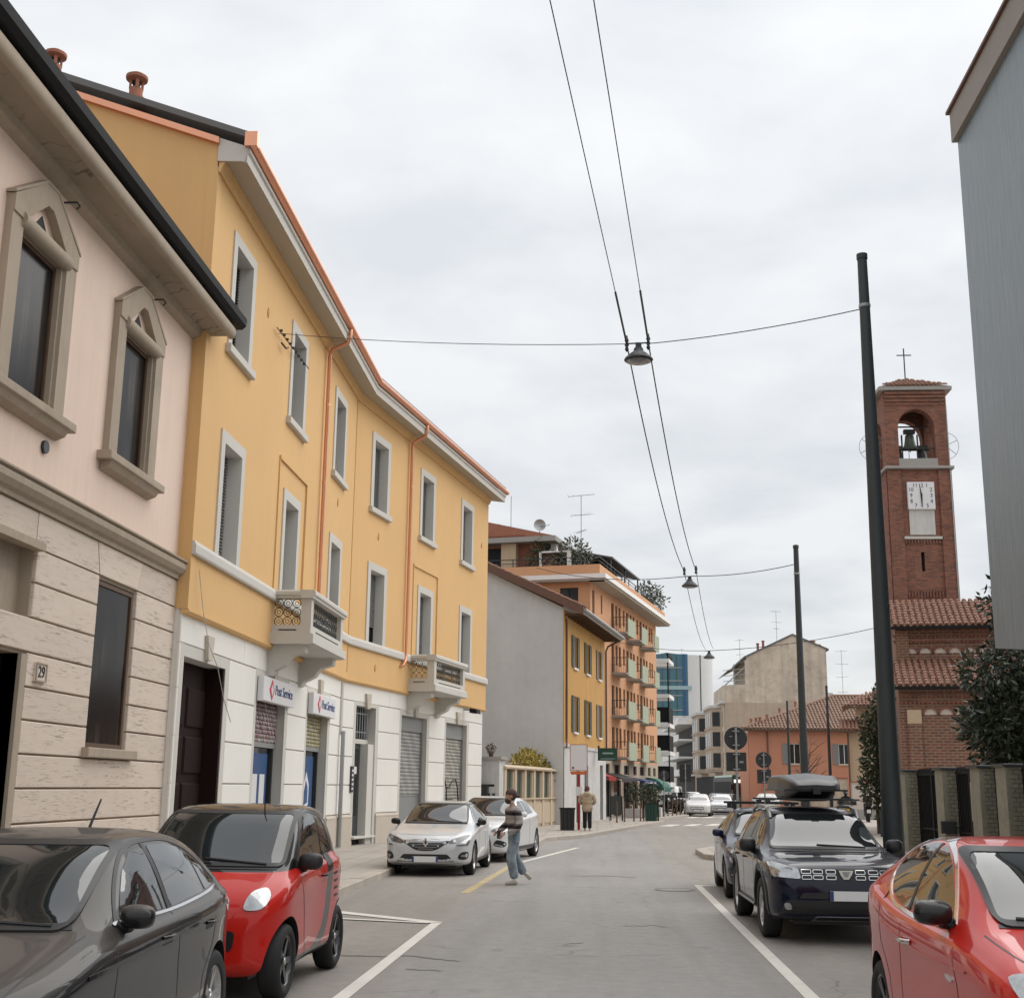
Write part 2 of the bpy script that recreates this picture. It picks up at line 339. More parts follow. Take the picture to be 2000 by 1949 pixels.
def asphalt():
    m, nt, b = newmat('asphalt')
    v = coords(nt, 'world')
    big = noise(nt, v, 0.16, 5, 0.6); mid = noise(nt, mapped(nt, v, (1.6, 0.25, 1)), 0.9, 5, 0.65); fine = noise(nt, v, 95, 3, 0.7); gr = noise(nt, v, 28, 3, 0.6)
    base = mixc(nt, ramp(nt, big, 0.36, 0.64), (0.242, 0.232, 0.220), (0.283, 0.274, 0.262))
    base = mixc(nt, math_(nt, 'MULTIPLY', ramp(nt, mid, 0.48, 0.72), 0.35), base, (0.36, 0.338, 0.308))
    k = math_(nt, 'MULTIPLY', math_(nt, 'MULTIPLY_ADD', fine, 1.15, 0.42), math_(nt, 'MULTIPLY_ADD', gr, 0.3, 0.85))
    base = mixc(nt, 1.0, base, nd(nt, 'ShaderNodeCombineColor', {0: k, 1: k, 2: k}).outputs[0], 'MULTIPLY')
    blot = noise(nt, v, 5.5, 6, 0.68); kb = math_(nt, 'MULTIPLY_ADD', blot, 0.5, 0.75)
    base = mixc(nt, 1.0, base, nd(nt, 'ShaderNodeCombineColor', {0: kb, 1: kb, 2: kb}).outputs[0], 'MULTIPLY')
    trk = ramp(nt, noise(nt, mapped(nt, v, (2.2, 0.09, 1)), 1.0, 3, 0.5), 0.50, 0.68)
    base = mixc(nt, math_(nt, 'MULTIPLY', trk, 0.22), base, (0.14, 0.132, 0.122))
    # kerbside bays are older and browner
    s = nt.nodes.new('ShaderNodeSeparateXYZ'); nt.links.new(v, s.inputs[0])
    edge = math_(nt, 'MULTIPLY_ADD', noise(nt, v, 0.5, 4), 1.2, -0.6)
    axx = math_(nt, 'ABSOLUTE', math_(nt, 'ADD', math_(nt, 'ADD', s.outputs[0], 0.1), edge))
    bay = nd(nt, 'ShaderNodeMapRange', {0: axx, 1: 1.5, 2: 2.2, 3: 0.0, 4: 0.6}).outputs[0]
    base = mixc(nt, bay, base, mixc(nt, 1.0, base, (0.99, 0.905, 0.82), 'MULTIPLY'))
    # cracks: wandering thin lines, only in patches
    wob = nt.nodes.new('ShaderNodeVectorMath'); wob.operation = 'MULTIPLY_ADD'
    nn = nd(nt, 'ShaderNodeTexNoise', {'Scale': 1.4, 'Detail': 5}); nt.links.new(v, nn.inputs['Vector'])
    nt.links.new(nn.outputs['Color'], wob.inputs[0]); wob.inputs[1].default_value = (0.9, 0.9, 0); nt.links.new(v, wob.inputs[2])
    vo = nd(nt, 'ShaderNodeTexVoronoi', {'Scale': 0.33}, feature='DISTANCE_TO_EDGE'); nt.links.new(wob.outputs[0], vo.inputs['Vector'])
    cr = math_(nt, 'MULTIPLY', ramp(nt, vo.outputs['Distance'], 0.0, 0.006, (1, 1, 1), (0, 0, 0)), ramp(nt, noise(nt, v, 0.45, 2), 0.50, 0.62))
    base = mixc(nt, math_(nt, 'MULTIPLY', cr, 0.65), base, (0.07, 0.062, 0.055))
    # oil drips and old repair patches
    spot = ramp(nt, noise(nt, v, 2.1, 3, 0.5), 0.66, 0.74)
    base = mixc(nt, math_(nt, 'MULTIPLY', spot, 0.4), base, (0.11, 0.10, 0.09))
    sp2 = nd(nt, 'ShaderNodeTexVoronoi', {'Scale': 1.9, 'Randomness': 1.0}); nt.links.new(v, sp2.inputs['Vector'])
    base = mixc(nt, math_(nt, 'MULTIPLY', ramp(nt, sp2.outputs['Distance'], 0.02, 0.06, (1, 1, 1), (0, 0, 0)), 0.55), base, (0.08, 0.075, 0.07))
    nt.links.new(base, b.inputs['Base Color'])
    nt.links.new(math_(nt, 'MULTIPLY_ADD', big, 0.2, 0.66), b.inputs['Roughness'])
    h = math_(nt, 'ADD', fine, math_(nt, 'MULTIPLY', cr, -1.5))
    bumpn(nt, b, h, 0.35, 0.006)
asphalt()

def paving():
    m, nt, b = newmat('paving')
    v = coords(nt, 'world')
    br = nd(nt, 'ShaderNodeTexBrick', {'Scale': 1.0, 'Mortar Size': 0.012, 'Brick Width': 1.3, 'Row Height': 0.62, 'Color1': (0.40, 0.355, 0.31, 1), 'Color2': (0.365, 0.33, 0.29, 1), 'Mortar': (0.22, 0.195, 0.17, 1)})
    nt.links.new(mapped(nt, v, (1, 1, 1), rot=(0, 0, R_(90))), br.inputs['Vector'])
    n1 = noise(nt, v, 0.8, 6, 0.65); n2 = noise(nt, v, 60, 3)
    k = math_(nt, 'MULTIPLY', math_(nt, 'MULTIPLY_ADD', n1, 0.5, 0.75), math_(nt, 'MULTIPLY_ADD', n2, 0.25, 0.875))
    base = mixc(nt, 1.0, br.outputs[0], nd(nt, 'ShaderNodeCombineColor', {0: k, 1: k, 2: k}).outputs[0], 'MULTIPLY')
    st = ramp(nt, noise(nt, mapped(nt, v, (0.5, 1.6, 1)), 1.3, 5, 0.7), 0.56, 0.70)
    base = mixc(nt, math_(nt, 'MULTIPLY', st, 0.4), base, (0.13, 0.115, 0.10))
    nt.links.new(base, b.inputs['Base Color']); b.inputs['Roughness'].default_value = 0.85
    bumpn(nt, b, n2, 0.2, 0.005)
paving()

def brickmat(name, c1, c2, mortar, bw=0.25, rh=0.075, ms=0.012, rot=(R_(90), 0, 0), obj=True):
    m, nt, b = newmat(name)
    v = coords(nt, 'object' if obj else 'world')
    geo = nt.nodes.new('ShaderNodeNewGeometry')
    s = nt.nodes.new('ShaderNodeSeparateXYZ'); nt.links.new(v, s.inputs[0])
    u = math_(nt, 'ADD', s.outputs[0], s.outputs[1])
    cx = nd(nt, 'ShaderNodeCombineXYZ', {0: u, 1: s.outputs[2]})
    br = nd(nt, 'ShaderNodeTexBrick', {'Scale': 1.0, 'Mortar Size': ms, 'Brick Width': bw, 'Row Height': rh, 'Color1': c1 + (1,), 'Color2': c2 + (1,), 'Mortar': mortar + (1,), 'Bias': -0.1})
    nt.links.new(cx.outputs[0], br.inputs['Vector'])
    n1 = noise(nt, v, 0.9, 6, 0.65); n2 = noise(nt, v, 9, 4, 0.7)
    k = math_(nt, 'MULTIPLY', math_(nt, 'MULTIPLY_ADD', n1, 0.7, 0.65), math_(nt, 'MULTIPLY_ADD', n2, 0.7, 0.65))
    base = mixc(nt, 1.0, br.outputs[0], nd(nt, 'ShaderNodeCombineColor', {0: k, 1: k, 2: k}).outputs[0], 'MULTIPLY')
    base = mixc(nt, math_(nt, 'MULTIPLY', ramp(nt, noise(nt, v, 1.4, 7, 0.7, 0.4), 0.55, 0.72), 0.42), base, (0.30, 0.235, 0.195))
    base = mixc(nt, math_(nt, 'MULTIPLY', ramp(nt, noise(nt, mapped(nt, v, (1, 1, 0.5)), 0.8, 6, 0.7), 0.56, 0.75), 0.45), base, (0.075, 0.05, 0.04))
    nt.links.new(base, b.inputs['Base Color']); b.inputs['Roughness'].default_value = 0.9
    bumpn(nt, b, math_(nt, 'ADD', math_(nt, 'MULTIPLY', br.outputs['Fac'], -1.0), math_(nt, 'MULTIPLY', n2, 0.5)), 0.5, 0.02)
brickmat('church_brick', (0.235, 0.088, 0.052), (0.15, 0.060, 0.040), (0.25, 0.185, 0.14), 0.30, 0.105, 0.022)
brickmat('tower_brick', (0.285, 0.100, 0.060), (0.135, 0.055, 0.040), (0.19, 0.13, 0.10), 0.28, 0.085, 0.012)
brickmat('pillar_stone', (0.26, 0.245, 0.185), (0.19, 0.185, 0.145), (0.14, 0.13, 0.10), 0.17, 0.095, 0.012)

def sgraffito():
    m, nt, b = newmat('sgraffito')
    v = coords(nt, 'world')
    n1 = noise(nt, v, 1.6, 6, 0.65); n2 = noise(nt, v, 30, 3)
    base = mixc(nt, n1, (0.225, 0.185, 0.14), (0.36, 0.305, 0.24))
    w = nd(nt, 'ShaderNodeTexWave', {'Scale': 1.1, 'Distortion': 9.0, 'Detail': 2.5, 'Detail Scale': 1.3}, wave_type='RINGS'); nt.links.new(mapped(nt, v, (1.6, 1.0, 1.0)), w.inputs['Vector'])
    ln = math_(nt, 'MULTIPLY', ramp(nt, w.outputs[0], 0.0, 0.10, (1, 1, 1), (0, 0, 0)), ramp(nt, noise(nt, v, 1.1, 2), 0.48, 0.58))
    base = mixc(nt, math_(nt, 'MULTIPLY', ln, 0.7), base, (0.07, 0.055, 0.04))
    nt.links.new(base, b.inputs['Base Color']); b.inputs['Roughness'].default_value = 0.9
    bumpn(nt, b, n2, 0.2)
sgraffito()

def cladding():
    m, nt, b = newmat('streaked_cladding')
    v = coords(nt, 'world')
    n1 = noise(nt, mapped(nt, v, (1, 7, 0.25)), 3.0, 6, 0.7); n2 = noise(nt, v, 0.35, 3); n3 = noise(nt, mapped(nt, v, (1, 22, 0.5)), 3, 4, 0.7)
    base = mixc(nt, ramp(nt, n1, 0.3, 0.7), (0.125, 0.158, 0.185), (0.25, 0.29, 0.32))
    base = mixc(nt, math_(nt, 'MULTIPLY', ramp(nt, n3, 0.55, 0.72), 0.35), base, (0.40, 0.40, 0.385))
    base = mixc(nt, ramp(nt, n2, 0.4, 0.65), base, mixc(nt, 1.0, base, (0.92, 0.97, 0.95), 'MULTIPLY'))
    nt.links.new(base, b.inputs['Base Color']); b.inputs['Roughness'].default_value = 0.38
    bumpn(nt, b, math_(nt, 'ADD', n3, noise(nt, v, 14, 5, 0.7)), 0.45, 0.012)
cladding()

def leafmat(name, c1, c2, trans=0.25, rough=0.5):
    m, nt, b = newmat(name)
    geo = nt.nodes.new('ShaderNodeNewGeometry')
    rr = noise(nt, geo.outputs['Position'], 2.3, 3)
    r2 = geo.outputs['Random Per Island']
    k = math_(nt, 'MULTIPLY_ADD', r2, 0.6, math_(nt, 'MULTIPLY', rr, 0.4))
    nt.links.new(mixc(nt, k, c1, c2), b.inputs['Base Color'])
    b.inputs['Roughness'].default_value = rough
    b.inputs['Transmission Weight'].default_value = 0.0
    b.inputs['Subsurface Weight'].default_value = 0.0
leafmat('magnolia_leaf', (0.012, 0.020, 0.010), (0.052, 0.068, 0.036), rough=0.28)
leafmat('shrub_leaf', (0.018, 0.030, 0.014), (0.075, 0.095, 0.045))
leafmat('olive_leaf', (0.05, 0.06, 0.04), (0.16, 0.175, 0.12))
leafmat('autumn_leaf', (0.27, 0.24, 0.04), (0.44, 0.32, 0.07))
leafmat('dry_leaf', (0.09, 0.06, 0.04), (0.15, 0.11, 0.06))

def striped():
    m, nt, b = newmat('striped_wool')
    v = coords(nt, 'object')
    s = nt.nodes.new('ShaderNodeSeparateXYZ'); nt.links.new(v, s.inputs[0])
    t = math_(nt, 'FRACT', math_(nt, 'MULTIPLY', math_(nt, 'ADD', s.outputs[2], math_(nt, 'MULTIPLY', noise(nt, v, 6, 2), 0.02)), 4.3))
    r = nt.nodes.new('ShaderNodeValToRGB'); nt.links.new(t, r.inputs[0])
    cr = r.color_ramp; cr.interpolation = 'CONSTANT'
    cr.elements[0].position = 0; cr.elements[0].color = (0.34, 0.30, 0.28, 1)
    cr.elements[1].position = 0.34; cr.elements[1].color = (0.018, 0.014, 0.017, 1)
    for p, c in ((0.60, (0.15, 0.11, 0.12)), (0.74, (0.42, 0.385, 0.36))):
        e = cr.elements.new(p); e.color = c + (1,)
    nt.links.new(r.outputs[0], b.inputs['Base Color']); b.inputs['Roughness'].default_value = 0.95
    bumpn(nt, b, noise(nt, v, 60, 3), 0.3)
striped()
def denim():
    m, nt, b = newmat('denim')
    v = coords(nt, 'object')
    k = noise(nt, v, 5, 5, 0.65)
    nt.links.new(mixc(nt, ramp(nt, k, 0.35, 0.68), (0.11, 0.15, 0.19), (0.38, 0.43, 0.46)), b.inputs['Base Color']); b.inputs['Roughness'].default_value = 0.9
    bumpn(nt, b, noise(nt, v, 14, 4), 0.5, 0.02)
denim()
def graffiti(name, base, inks):
    m, nt, b = newmat(name)
    v = coords(nt, 'world')
    out = mixc(nt, noise(nt, v, 3, 4), base, tuple(x * 0.75 for x in base))
    for i, (c, s, th) in enumerate(inks):
        w = nd(nt, 'ShaderNodeTexWave', {'Scale': s, 'Distortion': 7.0, 'Detail': 3, 'Detail Scale': 1.6, 'Phase Offset': i * 2.3}, bands_direction='DIAGONAL'); nt.links.new(v, w.inputs['Vector'])
        out = mixc(nt, math_(nt, 'MULTIPLY', ramp(nt, w.outputs[0], th, th + 0.06), 0.85), out, c)
    nt.links.new(out, b.inputs['Base Color']); b.inputs['Roughness'].default_value = 0.55
graffiti('shutter_red_graffiti', (0.30, 0.275, 0.26), [((0.22, 0.035, 0.045), 1.2, 0.45), ((0.45, 0.42, 0.40), 2.3, 0.75), ((0.03, 0.02, 0.02), 2.9, 0.84)])
graffiti('shutter_yellow_graffiti', (0.36, 0.32, 0.15), [((0.44, 0.41, 0.34), 1.4, 0.6), ((0.16, 0.12, 0.05), 2.6, 0.88)])
graffiti('shutter_silver_tagged', (0.30, 0.30, 0.285), [((0.36, 0.355, 0.34), 0.7, 0.62)])
graffiti('shutter_beige_tagged', (0.325, 0.31, 0.265), [((0.40, 0.39, 0.35), 0.8, 0.8)])
def facade_glass():
    m, nt, b = newmat('office_glass')
    v = coords(nt, 'object')
    s = nt.nodes.new('ShaderNodeSeparateXYZ'); nt.links.new(v, s.inputs[0])
    k = noise(nt, v, 0.06, 3)
    nt.links.new(mixc(nt, k, (0.035, 0.115, 0.150), (0.075, 0.185, 0.225)), b.inputs['Base Color'])
    b.inputs['Roughness'].default_value = 0.12; b.inputs['Specular IOR Level'].default_value = 0.5
facade_glass()

# ------------------------------------------------------------------ mesh helpers
def link(o, parent=None):
    col.objects.link(o)
    if parent is not None: o.parent = parent
    return o
def tag(o, label=None, cat=None, group=None, kind=None):
    if label: o['label'] = label
    if cat: o['category'] = cat
    if group: o['group'] = group
    if kind: o['kind'] = kind
    return o
def empty(name, loc=(0, 0, 0), rz=0.0, label=None, cat=None, group=None):
    o = bpy.data.objects.new(name, None); o.empty_display_size = 0.2
    col.objects.link(o); o.location = loc; o.rotation_euler = (0, 0, rz)
    return tag(o, label, cat, group)

class MB:
    def __init__(self): self.v = []; self.f = []
    def add(self, vs, fs):
        b = len(self.v); self.v += [tuple(p) for p in vs]; self.f += [tuple(i + b for i in f) for f in fs]; return self
    def box(self, x0, x1, y0, y1, z0, z1):
        vs = [(x0, y0, z0), (x1, y0, z0), (x1, y1, z0), (x0, y1, z0), (x0, y0, z1), (x1, y0, z1), (x1, y1, z1), (x0, y1, z1)]
        return self.add(vs, [(0, 3, 2, 1), (4, 5, 6, 7), (0, 1, 5, 4), (1, 2, 6, 5), (2, 3, 7, 6), (3, 0, 4, 7)])
    def bbox(self, x0, x1, y0, y1, z0, z1, c=0.012):
        # box with the front (-y) edges chamfered
        vs = [(x0, y1, z0), (x1, y1, z0), (x1, y1, z1), (x0, y1, z1), (x0, y0 + c, z0), (x1, y0 + c, z0), (x1, y0 + c, z1), (x0, y0 + c, z1),
              (x0 + c, y0, z0 + c), (x1 - c, y0, z0 + c), (x1 - c, y0, z1 - c), (x0 + c, y0, z1 - c)]
        return self.add(vs, [(8, 9, 10, 11), (4, 5, 9, 8), (5, 6, 10, 9), (6, 7, 11, 10), (7, 4, 8, 11), (0, 1, 5, 4), (1, 2, 6, 5), (2, 3, 7, 6), (3, 0, 4, 7), (1, 0, 3, 2)])
    def prism(self, poly, axis, a0, a1):
        n = len(poly)
        def P(p, a):
            return {'x': (a, p[0], p[1]), 'y': (p[0], a, p[1]), 'z': (p[0], p[1], a)}[axis]
        vs = [P(p, a0) for p in poly] + [P(p, a1) for p in poly]
        fs = [tuple(range(n)), tuple(range(2 * n - 1, n - 1, -1))] + [(i, (i + 1) % n, n + (i + 1) % n, n + i) for i in range(n)]
        return self.add(vs, fs)
    def tube(self, pts, r, n=8, caps=True):
        pts = [Vector(p) for p in pts]; m = len(pts)
        rs = r if isinstance(r, (list, tuple)) else [r] * m
        base = len(self.v); up = None
        for i, p in enumerate(pts):
            d = (pts[min(i + 1, m - 1)] - pts[max(i - 1, 0)]).normalized()
            if up is None: up = Vector((0, 0, 1)) if abs(d.z) < 0.9 else Vector((1, 0, 0))
            s = d.cross(up).normalized(); u = s.cross(d).normalized(); up = u
            for k in range(n):
                a = 2 * math.pi * k / n
                self.v.append(tuple(p + (s * math.cos(a) + u * math.sin(a)) * rs[i]))
        for i in range(m - 1):
            for k in range(n):
                a, b2 = base + i * n + k, base + i * n + (k + 1) % n
                self.f.append((a, b2, b2 + n, a + n))
        if caps:
            self.f.append(tuple(base + k for k in range(n - 1, -1, -1))); self.f.append(tuple(base + (m - 1) * n + k for k in range(n)))
        return self
    def lathe(self, prof, n=16, c=(0, 0, 0), axis='z', close=False, caps=True):
        base = len(self.v); m = len(prof)
        for r, h in prof:
            for k in range(n):
                a = 2 * math.pi * k / n; x, y = r * math.cos(a), r * math.sin(a)
                p = {'z': (x, y, h), 'y': (x, h, y), 'x': (h, x, y)}[axis]
                self.v.append((p[0] + c[0], p[1] + c[1], p[2] + c[2]))
        for i in range(m if close else m - 1):
            j = (i + 1) % m
            for k in range(n):
                a, b2 = base + i * n + k, base + i * n + (k + 1) % n
                a2, b3 = base + j * n + k, base + j * n + (k + 1) % n
                self.f.append((a, b2, b3, a2))
        if not close and caps:
            if prof[0][0] > 1e-6: self.f.append(tuple(base + k for k in range(n)))
            if prof[-1][0] > 1e-6: self.f.append(tuple(base + (m - 1) * n + k for k in range(n)))
        return self
    def ball(self, c, r, n=12, m=8):
        rr = r if isinstance(r, (tuple, list)) else (r, r, r)
        base = len(self.v)
        for i in range(m + 1):
            t = math.pi * i / m
            for k in range(n):
                a = 2 * math.pi * k / n
                self.v.append((c[0] + rr[0] * math.sin(t) * math.cos(a), c[1] + rr[1] * math.sin(t) * math.sin(a), c[2] + rr[2] * math.cos(t)))
        for i in range(m):
            for k in range(n):
                a, b2 = base + i * n + k, base + i * n + (k + 1) % n
                self.f.append((a, b2, b2 + n, a + n))
        return self
    def sweep(self, path, prof, closed_prof=True):
        # path: list of (point, right-vector); prof: list of (out, up)
        base = len(self.v); n = len(prof)
        for p, rv in path:
            for o, u in prof:
                self.v.append((p[0] + rv[0] * o, p[1] + rv[1] * o, p[2] + u))
        for i in range(len(path) - 1):
            for k in range(n if closed_prof else n - 1):
                a, b2 = base + i * n + k, base + i * n + (k + 1) % n
                self.f.append((a, b2, b2 + n, a + n))
        if closed_prof:
            self.f.append(tuple(base + k for k in range(n))); self.f.append(tuple(base + (len(path) - 1) * n + k for k in range(n - 1, -1, -1)))
        return self
    def mesh(self, name, smooth=None):
        me = bpy.data.meshes.new(name); me.from_pydata(self.v, [], self.f); me.update()
        bm = bmesh.new(); bm.from_mesh(me)
        bmesh.ops.remove_doubles(bm, verts=bm.verts, dist=1e-5)
        bmesh.ops.recalc_face_normals(bm, faces=bm.faces); bm.to_mesh(me); bm.free()
        if smooth:
            for p in me.polygons: p.use_smooth = True
            me.set_sharp_from_angle(angle=R_(smooth))
        return me
    def build(self, name, mat, parent=None, loc=(0, 0, 0), rz=0.0, smooth=None, kind=None):
        me = self.mesh(name, smooth)
        o = bpy.data.objects.new(name, me)
        me.materials.append(MATS[mat] if isinstance(mat, str) else mat)
        o.location = loc; o.rotation_euler = (0, 0, rz)
        link(o, parent)
        if kind: o['kind'] = kind
        return o
def copy_obj(o, parent=None, loc=None, rz=None):
    c = o.copy(); link(c, parent)
    if loc is not None: c.location = loc
    if rz is not None: c.rotation_euler = (0, 0, rz)
    return c
def copy_tree(o, parent=None):
    kids = list(o.children)
    c = copy_obj(o, parent)
    for k in kids: copy_tree(k, c)
    return c
def wall(mb, x0, x1, z0, z1, holes, y=0.0, depth=0.25):
    """wall sheet in the x-z plane at y with rectangular openings (hx0,hx1,hz0,hz1) and reveals going in by depth"""
    xs = sorted({x0, x1, *[h[0] for h in holes], *[h[1] for h in holes]}); zs = sorted({z0, z1, *[h[2] for h in holes], *[h[3] for h in holes]})
    xs = [x for x in xs if x0 <= x <= x1]; zs = [z for z in zs if z0 <= z <= z1]
    inside = lambda cx, cz: any(h[0] < cx < h[1] and h[2] < cz < h[3] for h in holes)
    for i in range(len(xs) - 1):
        for j in range(len(zs) - 1):
            if not inside((xs[i] + xs[i + 1]) / 2, (zs[j] + zs[j + 1]) / 2):
                mb.add([(xs[i], y, zs[j]), (xs[i + 1], y, zs[j]), (xs[i + 1], y, zs[j + 1]), (xs[i], y, zs[j + 1])], [(0, 1, 2, 3)])
    for a, b2, c, d in holes:
        mb.add([(a, y, c), (a, y + depth, c), (a, y + depth, d), (a, y, d)], [(0, 1, 2, 3)])
        mb.add([(b2, y, c), (b2, y + depth, c), (b2, y + depth, d), (b2, y, d)], [(0, 1, 2, 3)])
        mb.add([(a, y, d), (b2, y, d), (b2, y + depth, d), (a, y + depth, d)], [(0, 1, 2, 3)])
        mb.add([(a, y, c), (b2, y, c), (b2, y + depth, c), (a, y + depth, c)], [(0, 1, 2, 3)])
    return mb
def ring(mb, x0, x1, z0, z1, t, y0, y1, bottom=True, top=True):
    """flat rectangular frame of width t outside the opening"""
    mb.box(x0 - t, x0, y0, y1, z0 - (t if bottom else 0), z1 + (t if top else 0)); mb.box(x1, x1 + t, y0, y1, z0 - (t if bottom else 0), z1 + (t if top else 0))
    if top: mb.box(x0, x1, y0, y1, z1, z1 + t)
    if bottom: mb.box(x0, x1, y0, y1, z0 - t, z0)
    return mb
def text_obj(s, size, mat, parent, loc, rot, name='lettering', extrude=0.004, align='CENTER', sx=1.0):
    cu = bpy.data.curves.new(name, 'FONT'); cu.body = s; cu.size = size; cu.extrude = extrude; cu.align_x = align; cu.align_y = 'CENTER'; cu.resolution_u = 3
    t = bpy.data.objects.new(name, cu); col.objects.link(t)
    dg = bpy.context.evaluated_depsgraph_get()
    me = bpy.data.meshes.new_from_object(t.evaluated_get(dg)); bpy.data.objects.remove(t, do_unlink=True)
    me.materials.clear(); me.materials.append(MATS[mat])
    o = bpy.data.objects.new(name, me); link(o, parent); o.location = loc; o.rotation_euler = rot; o.scale = (sx, 1, 1)
    return o

# ================================================================== SETTING
def sheet(name, pts, z, mat, kind='structure'):
    mb = MB(); mb.add([(x, y, z) for x, y in pts], [tuple(range(len(pts)))])
    o = mb.build(name, mat); 
    if kind: o['kind'] = kind
    return o
sheet('ground', [(-900, -300), (900, -300), (900, 1500), (-900, 1500)], -0.03, 'concrete')
sheet('road', [(-14, -30), (14, -30), (30, 60), (60, 110), (40, 420), (-10, 420), (-8, 60)], 0.0, 'asphalt')

def pavement(name, edge, far, kerb_range):
    """edge: polyline of the kerb's outer line; far: closing points behind; kerb stones along the edge"""
    P = [Vector((x, y)) for x, y in edge]
    inner = []
    for i, p in enumerate(P):
        d = (P[min(i + 1, len(P) - 1)] - P[max(i - 1, 0)]).normalized()
        nrm = Vector((-d.y, d.x)) * (1 if far[0][0] < edge[0][0] else -1)
        inner.append(p + nrm * 0.28)
    mb = MB(); pts = [(p.x, p.y, 0.128) for p in inner] + [(x, y, 0.128) for x, y in far]
    mb.add(pts, [tuple(range(len(pts)))])
    root = mb.build(name, 'paving'); root['kind'] = 'structure'
    # kerb stones
    acc = 0.0; stones = 0
    for i in range(len(P) - 1):
        a, b = P[i], P[i + 1]; L = (b - a).length; n = max(1, round(L / 1.0))
        ia, ib = inner[i], inner[i + 1]
        for k in range(n):
            t0, t1 = k / n + 0.006 / L, (k + 1) / n - 0.006 / L
            q = [a.lerp(b, t0), a.lerp(b, t1), ia.lerp(ib, t1), ia.lerp(ib, t0)]
            if not (kerb_range[0] < q[0].y < kerb_range[1]): continue
            h = 0.134 + rnd.uniform(-0.004, 0.004)
            side = (q[0] - q[3]).normalized() * 0.02
            m2 = MB()
            vs = [(p.x, p.y, -0.02) for p in q] + [(p.x, p.y, h - (0.015 if j < 2 else 0)) for j, p in enumerate(q)] + [(q[0].x - side.x, q[0].y - side.y, h), (q[1].x - side.x, q[1].y - side.y, h)]
            m2.add(vs, [(0, 1, 5, 4), (1, 2, 6, 9, 5), (3, 0, 4, 8, 7), (2, 3, 7, 6), (4, 5, 9, 8), (8, 9, 6, 7)])
            m2.build('kerb_stone', 'kerb_granite', root); stones += 1
    return root
pavement('pavement_left', [(-4.12, -12), (-4.12, 10), (-4.12, 22), (-4.08, 35.6), (-3.2, 37.0), (-2.1, 38.2), (-1.78, 39.6), (-1.7, 42.6), (-1.35, 44.0), (-0.5, 46.0), (3.45, 67.2), (3.3, 69.3), (3.0, 71.5), (4.0, 75.5), (5.75, 83), (8.2, 98), (9.2, 115), (9.4, 160)],
         [(-40, 160), (-40, -12)], (14, 84))
pavement('pavement_right', [(4.0, -12), (4.0, 12), (4.0, 30.5), (3.3, 32.2), (2.72, 33.6), (2.72, 36.4), (3.4, 38.2), (5.4, 43), (9.5, 62), (12.6, 72), (22, 84), (40, 90)],
         [(60, 90), (60, -12)], (14, 62))

def crack(pts, w0, name='road_crack'):
    mb = MB(); r = random.Random(int(pts[0][1] * 100)); D = []
    for (x0, y0), (x1, y1) in zip(pts, pts[1:]):
        for k in range(7): D.append((x0 + (x1 - x0) * k / 7 + r.uniform(-.025, .025), y0 + (y1 - y0) * k / 7 + r.uniform(-.05, .05)))
    D.append(pts[-1])
    for i, (x, y) in enumerate(D):
        w = w0 * (0.35 + r.random()) * (0.2 if i in (0, len(D) - 1) else 1); mb.v += [(x, y - w, .0035), (x, y + w, .0035)]
    mb.f = [(2 * i, 2 * i + 2, 2 * i + 3, 2 * i + 1) for i in range(len(D) - 1)]
    mb.build(name, 'roof_sheet')['kind'] = 'structure'
crack([(-3.2, 13.9), (-2.4, 13.75), (-1.9, 13.85), (-1.4, 13.5)], .035); crack([(-1.9, 12.9), (-1.5, 12.8)], .02); crack([(0.3, 17.2), (0.75, 17.35), (0.95, 17.1)], .02); crack([(-0.6, 26.5), (0.1, 26.7), (0.8, 26.4)], .05); crack([(-0.4, 15.1), (-0.15, 15.35)], .02)
# painted markings
mk = MB(); mk.add([(-2.26, 7.5, .004), (-2.12, 7.5, .004), (-2.04, 17.3, .004), (-2.17, 17.2, .004)], [(0, 1, 2, 3)]); mk.build('bay_line', 'white_line')['kind'] = 'structure'
mk = MB(); mk.add([(-2.17, 17.08, .008), (-2.04, 17.24, .008), (-4.05, 18.75, .008), (-4.05, 18.45, .008)], [(0, 1, 2, 3)]); mk.build('bay_line', 'white_line')['kind'] = 'structure'
mk = MB(); mk.add([(-2.20, 17.02, .012), (-2.16, 17.12, .012), (-4.05, 17.62, .012), (-4.05, 17.48, .012)], [(0, 1, 2, 3)]); mk.build('bay_line', 'white_line')['kind'] = 'structure'
mk = MB(); mk.add([(-2.30, 21.9, .004), (-2.14, 21.9, .004), (-1.88, 30.0, .004), (-2.02, 30.0, .004)], [(0, 1, 2, 3)]); mk.build('bay_line', 'yellow_line')['kind'] = 'structure'
mk = MB(); mk.add([(-2.00, 30.2, .004), (-1.86, 30.2, .004), (-0.52, 38.8, .004), (-0.66, 38.8, .004)], [(0, 1, 2, 3)]); mk.build('bay_line', 'white_line')['kind'] = 'structure'
mk = MB(); mk.add([(1.78, 7.5, .004), (1.91, 7.5, .004), (1.93, 24.4, .004), (1.80, 24.4, .004)], [(0, 1, 2, 3)]); mk.build('bay_line', 'white_line')['kind'] = 'structure'
mk = MB(); mk.add([(1.80, 24.42, .004), (3.95, 24.42, .004), (3.95, 24.62, .004), (1.80, 24.62, .004)], [(0, 1, 2, 3)]); mk.build('bay_line', 'white_line')['kind'] = 'structure'
for k in range(7):
    x, y = 2.9 + 1.15 * k, 61.8 + 1.1 * k
    mk = MB(); mk.add([(x, y, .004), (x + .62, y + .25, .004), (x + 1.35, y + 3.6, .004), (x + .73, y + 3.35, .004)], [(0, 1, 2, 3)]); mk.build('crossing_stripe', 'white_line')['kind'] = 'structure'
